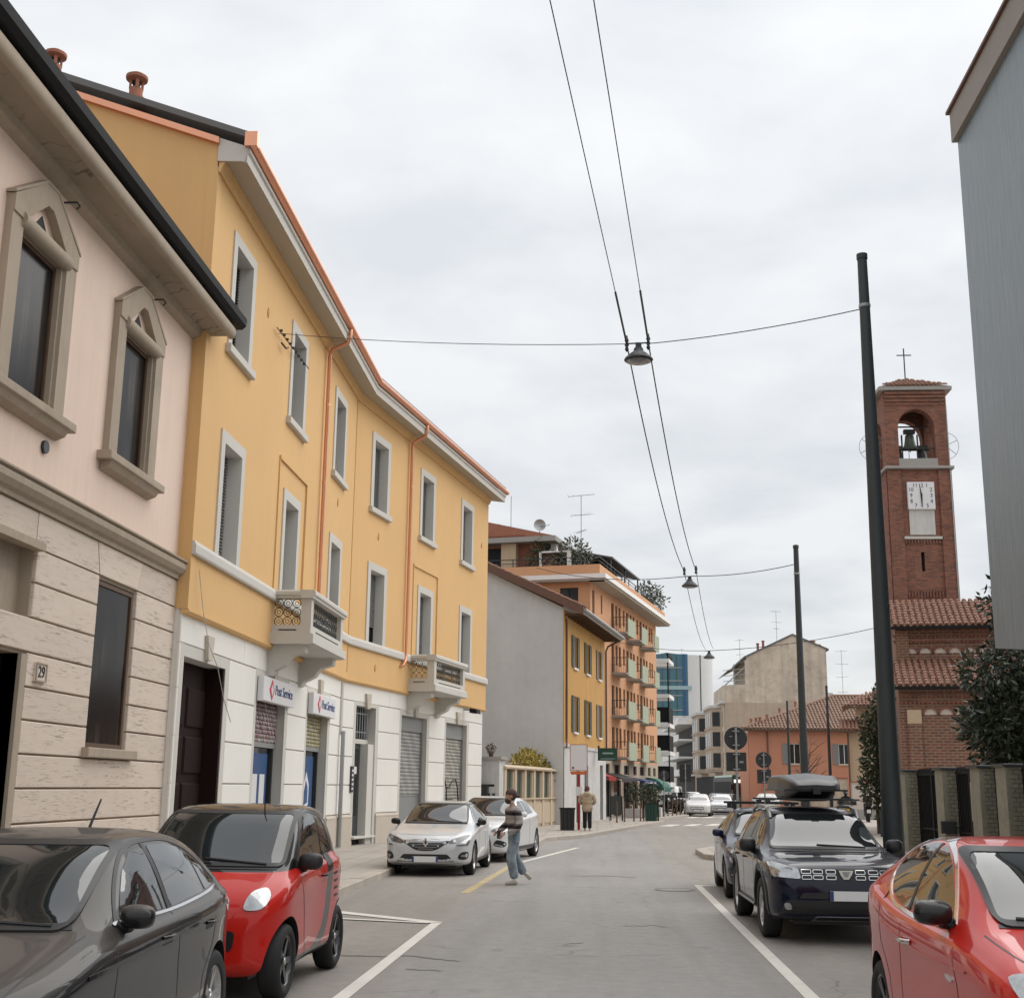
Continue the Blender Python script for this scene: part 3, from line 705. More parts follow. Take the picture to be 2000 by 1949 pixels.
for k in range(6):
    x, y = 5.3 + 1.1 * k, 80.0 + 0.9 * k
    mk = MB(); mk.add([(x, y, .004), (x + .6, y + .2, .004), (x + 1.4, y + 3.6, .004), (x + .8, y + 3.4, .004)], [(0, 1, 2, 3)]); mk.build('crossing_stripe', 'white_line')['kind'] = 'structure'
mh = MB(); mh.lathe([(0.36, 0.001), (0.36, 0.007), (0.305, 0.007), (0.305, 0.001)], 24, (1.37, 23.4, 0), close=True)
mo_ = MB().lathe([(0.30, 0.003), (0.30, 0.006), (0.0, 0.006)], 24, (1.37, 23.4, 0))
tag(mh.build('manhole_cover', 'roof_sheet'), 'round iron manhole cover set in the asphalt by the white bay line', 'manhole cover')
mo_.build('lid', 'asphalt', bpy.data.objects['manhole_cover'])

# ================================================================== PINK HOUSE (facade x = -7.0)
PX = -7.0
pink = empty('pink_house', (PX, 0, 0), R_(90), 'pink plaster house with travertine ground floor and stone window surrounds', 'house')
# local: x along the street (world Y), y into the building
gz = [0.13, 0.42, 0.83, 1.24, 1.66, 2.07, 2.48, 2.88, 3.30, 3.73, 4.17, 4.60, 5.06]
w = MB(); wall(w, 4.0, 20.62, 0.0, 5.1, [(17.12, 18.57, 2.21, 4.56), (12.4, 14.92, 0.0, 3.27), (12.2, 15.06, 3.73, 4.60), (8.4, 10.4, 2.2, 4.5)], 0.05, 0.28); w.build('wall', 'aged_stone', pink)
w = MB(); wall(w, 4.0, 20.62, 5.1, 9.5, [(13.70, 14.98, 6.34, 8.32), (17.16, 18.44, 6.34, 8.32), (10.21, 11.49, 6.34, 8.32)], 0.03, 0.30); w.build('wall', 'pink_plaster', pink)
MB().box(4.0, 20.6, 0.40, 9, 0.0, 9.6).build('core', 'dark_void', pink)  # unseen dark box added inside the house to block light
def stone(x0, x1, z0, z1):
    g = 0.012
    MB().bbox(x0 + g * .3, x1 - g * .3, 0.0, 0.049, z0 + g, z1 - g, 0.010).build('stone', 'travertine', pink)
for i in range(len(gz) - 1):
    z0, z1 = gz[i], gz[i + 1]
    if z1 <= 2.08: stone(15.08, 20.61, z0, z1)
    elif z1 <= 4.61:
        if z0 >= 3.25 and z1 <= 3.74: stone(11.0, 17.10, z0, z1)
        elif z0 >= 3.72 and z1 <= 4.61: stone(15.08, 17.10, z0, z1)
        else: stone(15.08, 17.10, z0, z1)
        stone(18.59, 20.61, z0, z1)
for a, b in ((11.0, 15.02),): stone(a, b, 4.60, 5.06)
MB().prism([(15.03, 4.612), (17.08, 4.612), (16.93, 5.048), (15.03, 5.048)], 'y', 0.0, 0.049).build('stone', 'travertine', pink)
MB().prism([(17.10, 4.612), (18.57, 4.612), (18.73, 5.048), (16.95, 5.048)], 'y', -0.005, 0.049).build('keystone', 'travertine', pink)
MB().prism([(18.59, 4.612), (20.61, 4.612), (20.61, 5.048), (18.75, 5.048)], 'y', 0.0, 0.049).build('stone', 'travertine', pink)
# recess over the door, door
MB().box(12.2, 15.06, 0.20, 0.36, 3.73, 4.60).build('recess_panel', 'aged_stone', pink)
MB().box(11.8, 15.10, -0.10, 0.05, 4.56, 4.66).build('lintel', 'aged_stone', pink)
d = MB().box(12.4, 14.9, 0.24, 0.30, 0.0, 3.25)
door = d.build('door', 'dark_wood', pink)
for zz0, zz1 in ((0.35, 1.1), (1.3, 2.0), (2.2, 3.0)):
    MB().bbox(13.85, 14.65, 0.20, 0.24, zz0, zz1, 0.03).build('door_panel', 'dark_wood', door)
jb = MB().box(14.92, 15.07, 0.0, 0.30, 0.13, 3.27); jb.build('door_jamb', 'aged_stone', pink)
# ground floor window
w = MB(); ring(w, 17.18, 18.49, 2.28, 4.48, 0.06, 0.045, 0.12)
win = w.build('window', 'brown_wood', pink)
MB().box(17.18, 18.49, 0.07, 0.09, 2.28, 4.48).build('pane', 'curtain_glass', win)
MB().bbox(16.98, 18.86, -0.10, 0.28, 2.075, 2.21, 0.012).build('sill', 'aged_stone', win)
# upper windows
def pink_window(cx):
    win = MB()
    hw, iw = 0.94, 0.64
    win.box(cx - hw, cx - iw, -0.07, 0.10, 6.32, 8.40); win.box(cx + iw, cx + hw, -0.07, 0.10, 6.32, 8.40)
    # inner step of the jambs
    win.box(cx - iw - 0.001, cx - iw + 0.03, 0.0, 0.12, 6.32, 8.33); win.box(cx + iw - 0.05, cx + iw + 0.001, -0.02, 0.12, 6.32, 8.33)
    # gabled head: two sloping bars and a rounded lintel
    win.prism([(cx - hw, 8.40), (cx - iw - 0.02, 8.40), (cx - 0.08, 8.86), (cx + 0.08, 8.86), (cx + iw + 0.02, 8.40), (cx + hw, 8.40), (cx + hw, 8.62), (cx + 0.16, 9.13), (cx - 0.16, 9.13), (cx - hw, 8.62)], 'y', -0.09, 0.10)
    win.prism([(cx - iw - 0.05, 8.40), (cx + iw + 0.05, 8.40), (cx, 8.90)], 'y', 0.04, 0.10)
    w = win.build('window', 'aged_stone', pink)
    MB().tube([(cx - iw - 0.05, -0.03, 8.40), (cx + iw + 0.05, -0.03, 8.40)], 0.11, 14).build('lintel_roll', 'aged_stone', w, smooth=40)
    MB().prism([(cx - 0.24, 8.50), (cx + 0.24, 8.50), (cx, 8.76)], 'y', 0.020, 0.06).build('tympanum_hole', 'dark_void', w)
    MB().prism([(cx - 0.965, 8.62), (cx - 0.16, 9.13), (cx + 0.16, 9.13), (cx + 0.965, 8.62), (cx + 0.965, 8.66), (cx + 0.17, 9.17), (cx - 0.17, 9.17), (cx - 0.965, 8.66)], 'y', -0.10, 0.08).build('hood_mould', 'aged_stone', w)
    fr = MB(); ring(fr, cx - iw + 0.07, cx + iw - 0.09, 6.39, 8.24, 0.045, 0.05, 0.10); fr.build('frame', 'brown_wood', w)
    MB().box(cx - iw + 0.03, cx + iw - 0.05, 0.075, 0.09, 6.34, 8.27).build('pane', 'curtain_glass', w)
    MB().bbox(cx - 1.12, cx + 1.12, -0.19, 0.20, 6.20, 6.32, 0.012).build('sill', 'aged_stone', w)
    MB().prism([(0.02, 6.06), (-0.10, 6.11), (-0.16, 6.20), (0.02, 6.20)], 'x', cx - 0.98, cx + 0.98).build('sill_moulding', 'aged_stone', w)
for cx in (10.85, 14.34, 17.80): pink_window(cx)
# string moulding
prof = [(0.049, 5.06), (-0.04, 5.06), (-0.05, 5.12), (-0.10, 5.15), (-0.15, 5.22), (-0.155, 5.29), (-0.12, 5.33), (-0.17, 5.345), (-0.17, 5.37), (0.049, 5.40)]
MB().prism(prof, 'x', 4.0, 20.9).build('string_moulding', 'aged_stone', pink)
# eaves: wall band, painted soffit, rounded stone edge, black gutter
MB().prism([(0.03, 9.30), (-0.10, 9.36), (-0.13, 9.46), (0.03, 9.50)], 'x', 4.0, 20.6).build('eaves_band', 'aged_stone', pink)
MB().box(4.0, 20.62, -0.56, 0.03, 9.46, 9.52).build('soffit', 'sgraffito', pink)
MB().prism([(-0.50, 9.45), (-0.56, 9.45), (-0.60, 9.49), (-0.615, 9.56), (-0.60, 9.64), (-0.54, 9.72), (-0.50, 9.72)], 'x', 4.0, 20.75).build('eaves_edge', 'aged_stone', pink, smooth=50)
g = MB().prism([(-0.52, 9.735), (-0.63, 9.735), (-0.70, 9.80), (-0.71, 9.93), (-0.69, 9.95), (-0.52, 9.95)], 'x', 4.0, 21.05); g.build('gutter', 'black_metal', pink, smooth=40)
r = MB(); r.add([(4.0, -0.60, 9.93), (20.6, -0.60, 9.93), (20.6, 5.0, 11.6), (4.0, 5.0, 11.6)], [(0, 1, 2, 3)]); r.build('roof', 'roof_tile', pink)
# house number tile
nt_ = MB().bbox(15.29, 15.60, -0.03, 0.0, 2.96, 3.20, 0.012).build('number_tile', 'travertine', pink)
fr = MB(); ring(fr, 15.31, 15.58, 2.98, 3.18, 0.018, -0.042, -0.028); fr.build('tile_frame', 'aged_stone', nt_)
text_obj('29', 0.20, 'print_black', nt_, (15.445, -0.034, 3.08), (R_(90), 0, 0), 'number')
v = MB().lathe([(0.0, -0.012), (0.085, -0.012), (0.085, 0.04)], 16, (15.02, 0, 6.0 - 0.1), axis='y'); v.build('wall_vent', 'dark_metal', pink)
for hx, hz in ((14.9, 9.22), (18.3, 9.22)):
    MB().tube([(hx, 0.03, hz), (hx, -0.16, hz), (hx, -0.20, hz - 0.06), (hx, -0.16, hz - 0.10)], 0.014, 6).build('iron_hook', 'dark_metal', pink)

# ================================================================== YELLOW BUILDING
YX, YB, TH2 = -6.8, 34.1, 10.8
yel = empty('yellow_building', (YX, 0, 0), R_(90), 'tall yellow plaster building with copper gutters, bent along the street', 'building')
S2 = dict(loc=(YB, 0, 0), rz=R_(-TH2))
S1 = dict(loc=(0, 0, 0), rz=0.0)
Y0 = 20.35
L2 = 13.9
SEG = {1: S1, 2: S2}
wins = {1: [22.35, 27.0, 31.8], 2: [2.0, 6.45, 11.05]}
OW = 0.56            # half opening width
for s in (1, 2):
    x0, x1 = (Y0, YB) if s == 1 else (0.0, L2)
    holes = [(c - OW, c + OW, 9.66, 11.72) for c in wins[s]] + [(c - OW, c + OW, 5.74, 7.83) for c in wins[s]]
    w = MB(); wall(w, x0, x1, 4.58, 12.78, holes, 0.0, 0.001); w.build('wall', 'yellow_plaster', yel, **SEG[s])
    for c in wins[s]:
        for lvl, (zb, zt) in enumerate(((5.74, 7.83), (9.66, 11.72))):
            balc = lvl == 0 and abs(c - (27.0 if s == 1 else 6.45)) < 0.01
            fr = MB(); ring(fr, c - OW, c + OW, zb, zt, 0.22, -0.03, 0.02, bottom=False)
            wd = fr.build('window', 'grey_trim', yel, **SEG[s])
            e_ = 0.006; D_ = 0.345; rv = MB(); wall(rv, c - OW + e_, c + OW - e_, zb + e_, zt - e_, [(c - OW + e_, c + OW - e_, zb + e_, zt - e_)], -0.026, D_ + 0.02); rv.build('reveal', 'reveal_grey', wd)
            if lvl == 1: MB().bbox(c - OW - 0.30, c + OW + 0.30, -0.11, 0.26, zb - 0.16, zb, 0.012).build('sill', 'grey_trim', wd)
            # closed or half-raised slatted shutters, dark glass behind
            up = rnd.choice([0.0, 0.0, 0.25]) if not (s == 1 and c > 30) else 0.5
            sl = MB(); z = zb + (zt - zb) * up
            while z < zt - 0.02:
                sl.prism([(0.255, z), (0.235, z + 0.012), (0.275, z + 0.056), (0.288, z + 0.048)], 'x', c - OW + 0.03, c + OW - 0.03); z += 0.062
            so = sl.build('shutter_slats', 'shutter_grey' if not (s == 1 and lvl == 1) else 'slat_dark', wd); so['kind'] = 'stuff'
            MB().box(c - OW, c + OW, 0.315, 0.33, zb, zt).build('pane', 'window_glass', wd)
            fr2 = MB(); fr2.box(c - OW, c - OW + 0.05, 0.235, 0.315, zb, zt); fr2.box(c + OW - 0.04, c + OW, 0.27, 0.315, zb, zt); fr2.build('shutter_guide', 'slat_dark', wd)
MB().box(Y0 + 0.05, YB - 0.3, 0.56, 10, 0, 12.6).build('core', 'dark_void', yel)  # dark box added behind the first facade to block light
MB().box(0.3, L2 - 0.05, 0.56, 10, 0, 12.6).build('core', 'dark_void', yel, **S2)  # same added light-blocking box behind the second facade
# far end wall of segment 2 and the near return of segment 1
w = MB(); w.add([(L2, 0, 4.58), (L2, 10, 4.58), (L2, 10, 14.5), (L2, 0, 12.78)], [(0, 1, 2, 3)]); w.build('end_wall', 'yellow_plaster', yel, **S2)
MB().box(L2 - 0.125, L2 - 0.11, 0.09, 10, 0, 4.58).build('end_wall', 'white_stucco', yel, **S2)
gw = MB(); gw.add([(Y0, 0, 4.58), (Y0, 11, 4.58), (Y0, 11, 17.08), (Y0, -0.02, 13.06)], [(0, 1, 2, 3)]); gw.build('gable_wall', 'yellow_plaster', yel)
MB().box(Y0 + 0.02, Y0 + 0.3, 0.09, 0.5, 0, 4.6).build('return_wall', 'white_stucco', yel)
# eaves cornice: sweep along both segments
tb = R_(TH2 / 2)
def eaves(prof, name, mat, ext0=0.0, ext1=0.0, smooth=None):
    # local frame: out = -y
    c2, s2 = math.cos(R_(TH2)), math.sin(R_(TH2))
    d2 = Vector((c2, -s2)); n2 = Vector((-s2, -c2)); n1 = Vector((0, -1))
    nb = (n1 + n2); nb = nb / nb.dot(n1)
    path = [((Y0 - ext0, 0, 0), n1), ((YB, 0, 0), nb), ((YB + d2.x * (L2 + ext1), d2.y * (L2 + ext1), 0), n2)]
    return MB().sweep(path, prof).build(name, mat, yel, smooth=smooth)
eaves([(0.0, 12.74), (0.52, 12.66), (0.52, 12.78), (0.0, 12.98)], 'soffit', 'soffit_paint', 0.02, 0.45)
eaves([(0.525, 12.66), (0.545, 12.66), (0.545, 12.84), (0.585, 12.86), (0.585, 12.93), (0.525, 12.95)], 'cornice_edge', 'grey_trim', 0.02, 0.46)
eaves([(0.0, 12.50), (0.05, 12.50), (0.09, 12.60), (0.13, 12.70), (0.13, 12.735), (0.0, 12.74)], 'cornice_moulding', 'yellow_plaster')
eaves([(0.56, 12.965), (0.64, 12.955), (0.70, 12.99), (0.715, 13.06), (0.70, 13.09), (0.56, 13.09)], 'gutter', 'copper', 0.04, 0.50, smooth=50)
eaves([(-9.0, 16.55), (0.60, 13.10), (0.60, 13.22), (-9.0, 16.70)], 'roof', 'roof_sheet', 0.10, 0.40)
vg = MB(); vg.add([(Y0 - 0.06, -0.56, 12.98), (Y0 - 0.06, 9.0, 16.44), (Y0 - 0.06, 9.0, 16.60), (Y0 - 0.06, -0.56, 13.14)], [(0, 1, 2, 3)])
vg.box(Y0 - 0.12, Y0 + 0.02, -0.72, -0.50, 12.94, 13.24)
vg2 = MB(); vg2.prism([(-0.02, 13.02), (9.0, 16.30), (9.0, 16.43), (-0.02, 13.14)], 'x', Y0 - 0.10, Y0 + 0.02); vg2.build('verge_flashing', 'copper', yel)
MB().box(Y0 - 0.11, Y0 + 0.02, -0.73, -0.50, 12.95, 13.23).build('gutter_end', 'copper', yel)
MB().prism([(0.0, 12.70), (-0.50, 12.68), (-0.56, 12.96), (0.0, 13.16)], 'x', Y0 - 0.03, Y0 - 0.005).build('cornice_end', 'grey_trim', yel)
# string course, lower moulding
def course(prof, name, mat):
    return eaves(prof, name, mat)
course([(0.0, 5.50), (0.07, 5.50), (0.085, 5.53), (0.085, 5.66), (0.05, 5.735), (0.0, 5.735)], 'string_course', 'grey_trim')
course([(-0.10, 4.48), (0.0, 4.50), (0.035, 4.54), (0.035, 4.575), (-0.10, 4.577)], 'base_moulding', 'yellow_plaster')
# relief panels on the balcony bays
for s, a, b in ((1, 25.75, 28.3), (2, 5.2, 7.68)):
    r = MB(); r.box(a, b + 0.05, -0.045, 0.005, 8.58, 8.66); r.box(b - 0.04, b + 0.05, -0.045, 0.005, 5.75, 8.58); r.box(a, a + 0.05, -0.03, 0.005, 5.75, 8.58); r.build('relief_panel', 'yellow_plaster', yel, **SEG[s])
# vertical joint at the bend and shallow pilaster strip
MB().box(YB - 0.10, YB - 0.03, -0.012, 0.004, 4.75, 12.6).build('joint_strip', 'ochre_plaster', yel)
MB().box(Y0 - 0.005, Y0 + 0.22, -0.015, 0.18, 4.58, 12.6).build('corner_strip', 'yellow_plaster', yel)
# ---- ground floor: rusticated white base, set back 0.08
OPEN = {1: [(20.62, 23.05, 0.13, 3.82), (25.32, 27.72, 0.13, 3.86), (29.92, 32.25, 0.13, 3.86)], 2: [(1.0, 2.55, 0.13, 3.92), (4.78, 7.25, 0.13, 3.87), (9.32, 11.8, 0.13, 3.87)]}
for s in (1, 2):
    x0, x1 = (Y0, YB) if s == 1 else (0.0, L2 - 0.12)
    w = MB(); wall(w, x0, x1, 0.0, 4.58, OPEN[s], 0.115, 0.42); w.build('base_wall', 'grey_trim', yel, **SEG[s])
    for a, b, c, d in OPEN[s]:
        fr = MB(); ring(fr, a, b, c, d, 0.20, 0.085, 0.12, bottom=False); fr.build('opening_frame', 'grey_trim', yel, **SEG[s])
        cx = (a + b) / 2
        MB().prism([(cx - 0.11, 3.86), (cx + 0.11, 3.86), (cx + 0.19, 4.28), (cx - 0.19, 4.28)], 'y', 0.005, 0.115).build('keystone', 'plinth_stone', yel, **SEG[s])
    edges = [x0] + [e for o in OPEN[s] for e in (o[0] - 0.20, o[1] + 0.20)] + [x1]
    zs = [0.97, 1.74, 2.50, 3.27, 4.02]
    for k in range(0, len(edges), 2):
        a, b = edges[k], edges[k + 1]
        if b - a < 0.05: continue
        for i in range(len(zs) - 1):
            MB().bbox(a + 0.004, b - 0.004, 0.075, 0.1149, zs[i] + 0.012, zs[i + 1] - 0.012, 0.010).build('stucco_block', 'white_stucco', yel, **SEG[s])
        pl = MB(); pl.bbox(a - 0.03, b + 0.03, 0.035, 0.1149, 0.0, 0.86, 0.01); pl.prism([(0.035, 0.86), (0.03, 0.90), (0.075, 0.96), (0.1149, 0.96), (0.1149, 0.86)], 'x', a - 0.03, b + 0.03)
        pl.build('plinth', 'plinth_stone', yel, **SEG[s])
    # lintel band
    cuts = [x0] + [(OPEN[s][i][1] + OPEN[s][i + 1][0]) / 2 for i in range(2)] + [x1]
    for i in range(3):
        MB().bbox(cuts[i] + 0.004, cuts[i + 1] - 0.004, 0.075, 0.1149, 4.03, 4.50, 0.010).build('lintel_block', 'white_stucco', yel, **SEG[s])
# ---- big street door
dm = MB(); dm.box(20.62, 23.05, 0.42, 0.48, 0.13, 3.82); dr = dm.build('street_door', 'dark_wood', yel)
for k in range(2):
    xa = 20.72 + k * 1.18
    for z0, z1 in ((0.3, 0.95), (1.1, 1.75), (1.9, 2.55), (2.7, 3.4)):
        p = MB().bbox(xa, xa + 1.02, 0.385, 0.42, z0, z1, 0.03); p.build('door_panel', 'dark_wood', dr)
MB().box(22.95, 23.06, 0.10, 0.42, 0.13, 3.8).build('door_leaf', 'dark_wood', dr)
# ---- two shops: box sign, half lowered roller shutter, blue window
def shop(a, b, top, zsh, gmat, seed):
    sgn = MB().bbox(a - 0.02, b + 0.22, -0.06, 0.07, 3.40, 3.90, 0.012).build('shop_sign', 'sign_white', yel)
    cx = a + 0.62
    dmd = MB(); dmd.prism([(cx - 0.20, 3.65), (cx, 3.44), (cx + 0.20, 3.65), (cx, 3.86)], 'y', -0.070, -0.059); dmd.build('diamond_emblem', 'print_red', sgn)
    dm2 = MB(); dm2.prism([(cx - 0.10, 3.65), (cx, 3.53), (cx + 0.10, 3.65), (cx, 3.77)], 'y', -0.075, -0.069); dm2.build('diamond_core', 'sign_white', sgn)
    text_obj('Post Service', 0.305, 'print_blue', sgn, (a + 0.90, -0.064, 3.66), (R_(90), 0, 0), 'lettering', 0.005, 'LEFT', 1.0)
    sh = None
    z = zsh + 0.10
    st = MB().box(a + 0.02, b - 0.02, 0.26, 0.29, zsh, zsh + 0.10).build('roller_shutter', 'galvanised', yel)
    while z < 3.44:
        m = MB(); m.prism([(0.285, z), (0.262, z + 0.012), (0.252, z + 0.045), (0.262, z + 0.078), (0.285, z + 0.088)], 'x', a + 0.02, b - 0.02); m.build('slat', gmat, st); z += 0.092
    gl = MB().box(a + 0.02, b - 0.02, 0.36, 0.38, 0.5, zsh + 0.1).build('shop_window', 'shop_glass', yel)
    fr = MB(); fr.box(a, a + 0.06, 0.30, 0.40, 0.13, zsh + 0.05); fr.box(b - 0.10, b, 0.30, 0.40, 0.13, zsh + 0.05); fr.box(a, b, 0.30, 0.40, 0.13, 0.55); fr.build('frame', 'dark_metal', gl)
    pa = MB().box(a + 0.75, b - 0.30, 0.350, 0.3595, 0.6, zsh - 0.12).build('poster', 'poster_blue', gl)
    return gl, pa
gl, pa = shop(25.32, 27.72, 3.86, 2.50, 'shutter_red_graffiti', 1)
for xa in (26.25, 26.85):
    MB().box(xa, xa + 0.40, 0.344, 0.3495, 1.05, 1.95).build('paper_notice', 'sign_white', gl)
gl, pa = shop(29.92, 32.25, 3.86, 2.55, 'shutter_yellow_graffiti', 2)
hm = MB(); hm.prism([(30.95, 1.15), (31.55, 1.25), (31.55, 1.75), (31.25, 2.05), (30.95, 1.65)], 'y', 0.344, 0.3495); hm.build('house_emblem', 'sign_white', gl)
hm = MB(); hm.prism([(31.05, 1.25), (31.42, 1.32), (31.42, 1.66), (31.22, 1.84), (31.05, 1.58)], 'y', 0.338, 0.3435); hm.build('house_emblem_core', 'poster_blue', gl)
# ---- narrow door with barred fanlight (segment 2)
dm = MB(); dm.box(1.02, 2.10, 0.36, 0.40, 0.34, 2.88); nd_ = dm.build('narrow_door', 'steel_door', yel, **S2)
MB().box(1.12, 1.95, 0.350, 0.3595, 0.9, 2.75).build('door_glass', 'window_glass', nd_)
MB().box(1.5, 1.95, 0.335, 0.349, 1.9, 2.7).build('posted_notice', 'print_black', nd_)
MB().box(1.58, 1.80, 0.325, 0.334, 2.05, 2.25).build('notice_print', 'sign_white', nd_)
MB().tube([(1.25, 0.33, 0.9), (1.60, 0.33, 1.75), (1.32, 0.33, 2.7)], 0.014, 5).build('door_bar', 'galvanised', nd_)
MB().box(1.0, 2.55, 0.30, 0.45, 2.89, 3.02).build('transom', 'grey_trim', yel, **S2)
tw = MB(); tw.box(1.0, 2.55, 0.40, 0.42, 3.02, 3.92); to = tw.build('fanlight', 'window_glass', yel, **S2)
for k in range(8):
    x = 1.10 + k * 0.19
    MB().tube([(x, 0.31, 3.05), (x, 0.31, 3.90)], 0.016, 6).build('bar', 'galvanised', to)
for z in (3.2, 3.72): MB().box(1.02, 2.53, 0.30, 0.32, z, z + 0.03).build('bar', 'galvanised', to)
MB().box(2.10, 2.55, 0.12, 0.50, 0.13, 2.89).build('side_panel', 'reveal_grey', yel, **S2)
MB().bbox(0.95, 2.60, 0.0, 0.45, 0.30, 0.36, 0.01).build('door_step', 'grey_trim', yel, **S2)
MB().box(1.0, 2.5, 0.30, 0.42, 0.0, 0.30).build('step_void', 'dark_void', yel, **S2)
ic = MB().bbox(0.68, 0.86, 0.03, 0.075, 1.55, 2.25, 0.01).build('intercom', 'dark_metal', yel, **S2)
for k in range(5): MB().box(0.72, 0.82, 0.024, 0.0305, 1.62 + k * 0.12, 1.68 + k * 0.12).build('name_plate', 'sign_white', ic)
# ---- two closed roller shutters
def closed_shutter(a, b, panel_b, mat, low):
    bx = MB().box(a + 0.01, b - 0.01, 0.24, 0.30, panel_b, 3.87).build('shutter_box', 'shutter_grey', yel, **S2)
    st = MB().box(a + 0.02, b - 0.02, 0.32, 0.34, 0.13, panel_b).build('roller_shutter', mat, yel, **S2)
    z = low
    while z < panel_b - 0.03:
        MB().prism([(0.32, z), (0.292, z + 0.012), (0.282, z + 0.055), (0.292, z + 0.098), (0.32, z + 0.108)], 'x', a + 0.03, b - 0.03).build('slat', mat, st); z += 0.112
    MB().box(a + 0.02, b - 0.02, 0.30, 0.325, low - 0.06, low).build('bottom_rail', 'galvanised', st)
    gd = MB(); gd.box(a, a + 0.05, 0.22, 0.34, 0.13, panel_b); gd.box(b - 0.05, b, 0.22, 0.34, 0.13, panel_b); gd.build('guide', 'shutter_grey', st)
    return st
s1 = closed_shutter(4.78, 7.25, 3.42, 'shutter_silver_tagged', 1.48)
MB().box(4.82, 7.2, 0.300, 0.318, 0.13, 1.40).build('lower_sheet', 'galvanised', s1)
s2 = closed_shutter(9.32, 11.8, 3.36, 'shutter_beige_tagged', 0.2)
def tagline(pts, r=0.022):
    MB().tube([(x, 0.274, z) for x, z in pts], r, 6).build('spray_line', 'print_black', s2)
tagline([(9.42, 2.02), (9.6, 2.12), (9.85, 2.05), (10.05, 1.72), (10.45, 1.70), (10.75, 1.92), (11.15, 1.98), (11.4, 1.7), (11.5, 1.3), (11.45, 1.0), (11.2, 0.85)])
tagline([(10.1, 1.70), (10.15, 1.2), (10.2, 0.9)]); tagline([(10.1, 1.30), (10.9, 1.32)]); tagline([(9.6, 0.9), (11.5, 0.98)]); tagline([(9.75, 0.9), (9.85, 0.45)]); tagline([(10.3, 0.7), (10.9, 0.3)]); tagline([(10.9, 0.7), (10.3, 0.3)]); tagline([(11.35, 0.9), (11.45, 0.35)]); tagline([(10.0, 1.1), (10.95, 1.12)])
# floodlight
fl = MB(); fl.tube([(11.3, 0.07, 4.42), (11.3, -0.25, 4.40)], 0.02, 6); fo = fl.build('floodlight', 'black_metal', yel, **S2)
MB().prism([(-0.20, 4.30), (-0.50, 4.27), (-0.46, 4.42), (-0.22, 4.46)], 'x', 11.1, 11.55).build('lamp_housing', 'black_metal', fo)
MB().box(11.12, 11.53, -0.49, -0.22, 4.262, 4.268).build('lamp_lens', 'lamp_glass', fo)
# grey rain pipe of the base at the bend, copper pipes above
MB().tube([(33.75, -0.03, 3.15), (33.75, -0.03, 0.15)], 0.055, 10).build('rain_pipe', 'galvanised', yel, smooth=50)
MB().tube([(33.75, 0.06, 4.45), (33.75, 0.06, 3.05)], 0.05, 10).build('rain_pipe_cover', 'grey_trim', yel, smooth=50)
def copper_pipe(seg, x, z1, elbow):
    off = -0.62
    p = [(x - 0.1, off, 12.97), (x - 0.1, off, 12.80), (x - 0.1, off + 0.05, 12.62), (x - 0.05, -0.16, 12.45), (x, -0.10, 12.30), (x, -0.10, z1)]
    if elbow: p += [(x - 0.05, -0.10, z1 - 0.25), (x - 0.25, -0.10, z1 - 0.42), (x - 0.28, -0.02, z1 - 0.46)]
    o = MB().tube(p, 0.050, 12).build('copper_downpipe', 'copper', yel, smooth=60, **SEG[seg])
    for z in (11.0, 9.0, 7.2):
        MB().lathe([(0.058, z), (0.058, z + 0.035)], 12, (x, -0.10, 0)).build('pipe_clip', 'copper', o)
copper_pipe(1, 29.75, 5.75, False); copper_pipe(2, 4.5, 5.75, True)
# small iron star plates on the wall
for seg, x, z in ((1, 31.9, 9.0), (2, 2.0, 8.9), (2, 2.1, 5.05), (2, 13.0, 10.7), (1, 24.2, 11.3)):
    MB().prism([(x - 0.06, z), (x, z - 0.11), (x + 0.06, z), (x, z + 0.11)], 'y', -0.02, 0.001).build('tie_plate', 'ochre_plaster', yel, **SEG[seg])
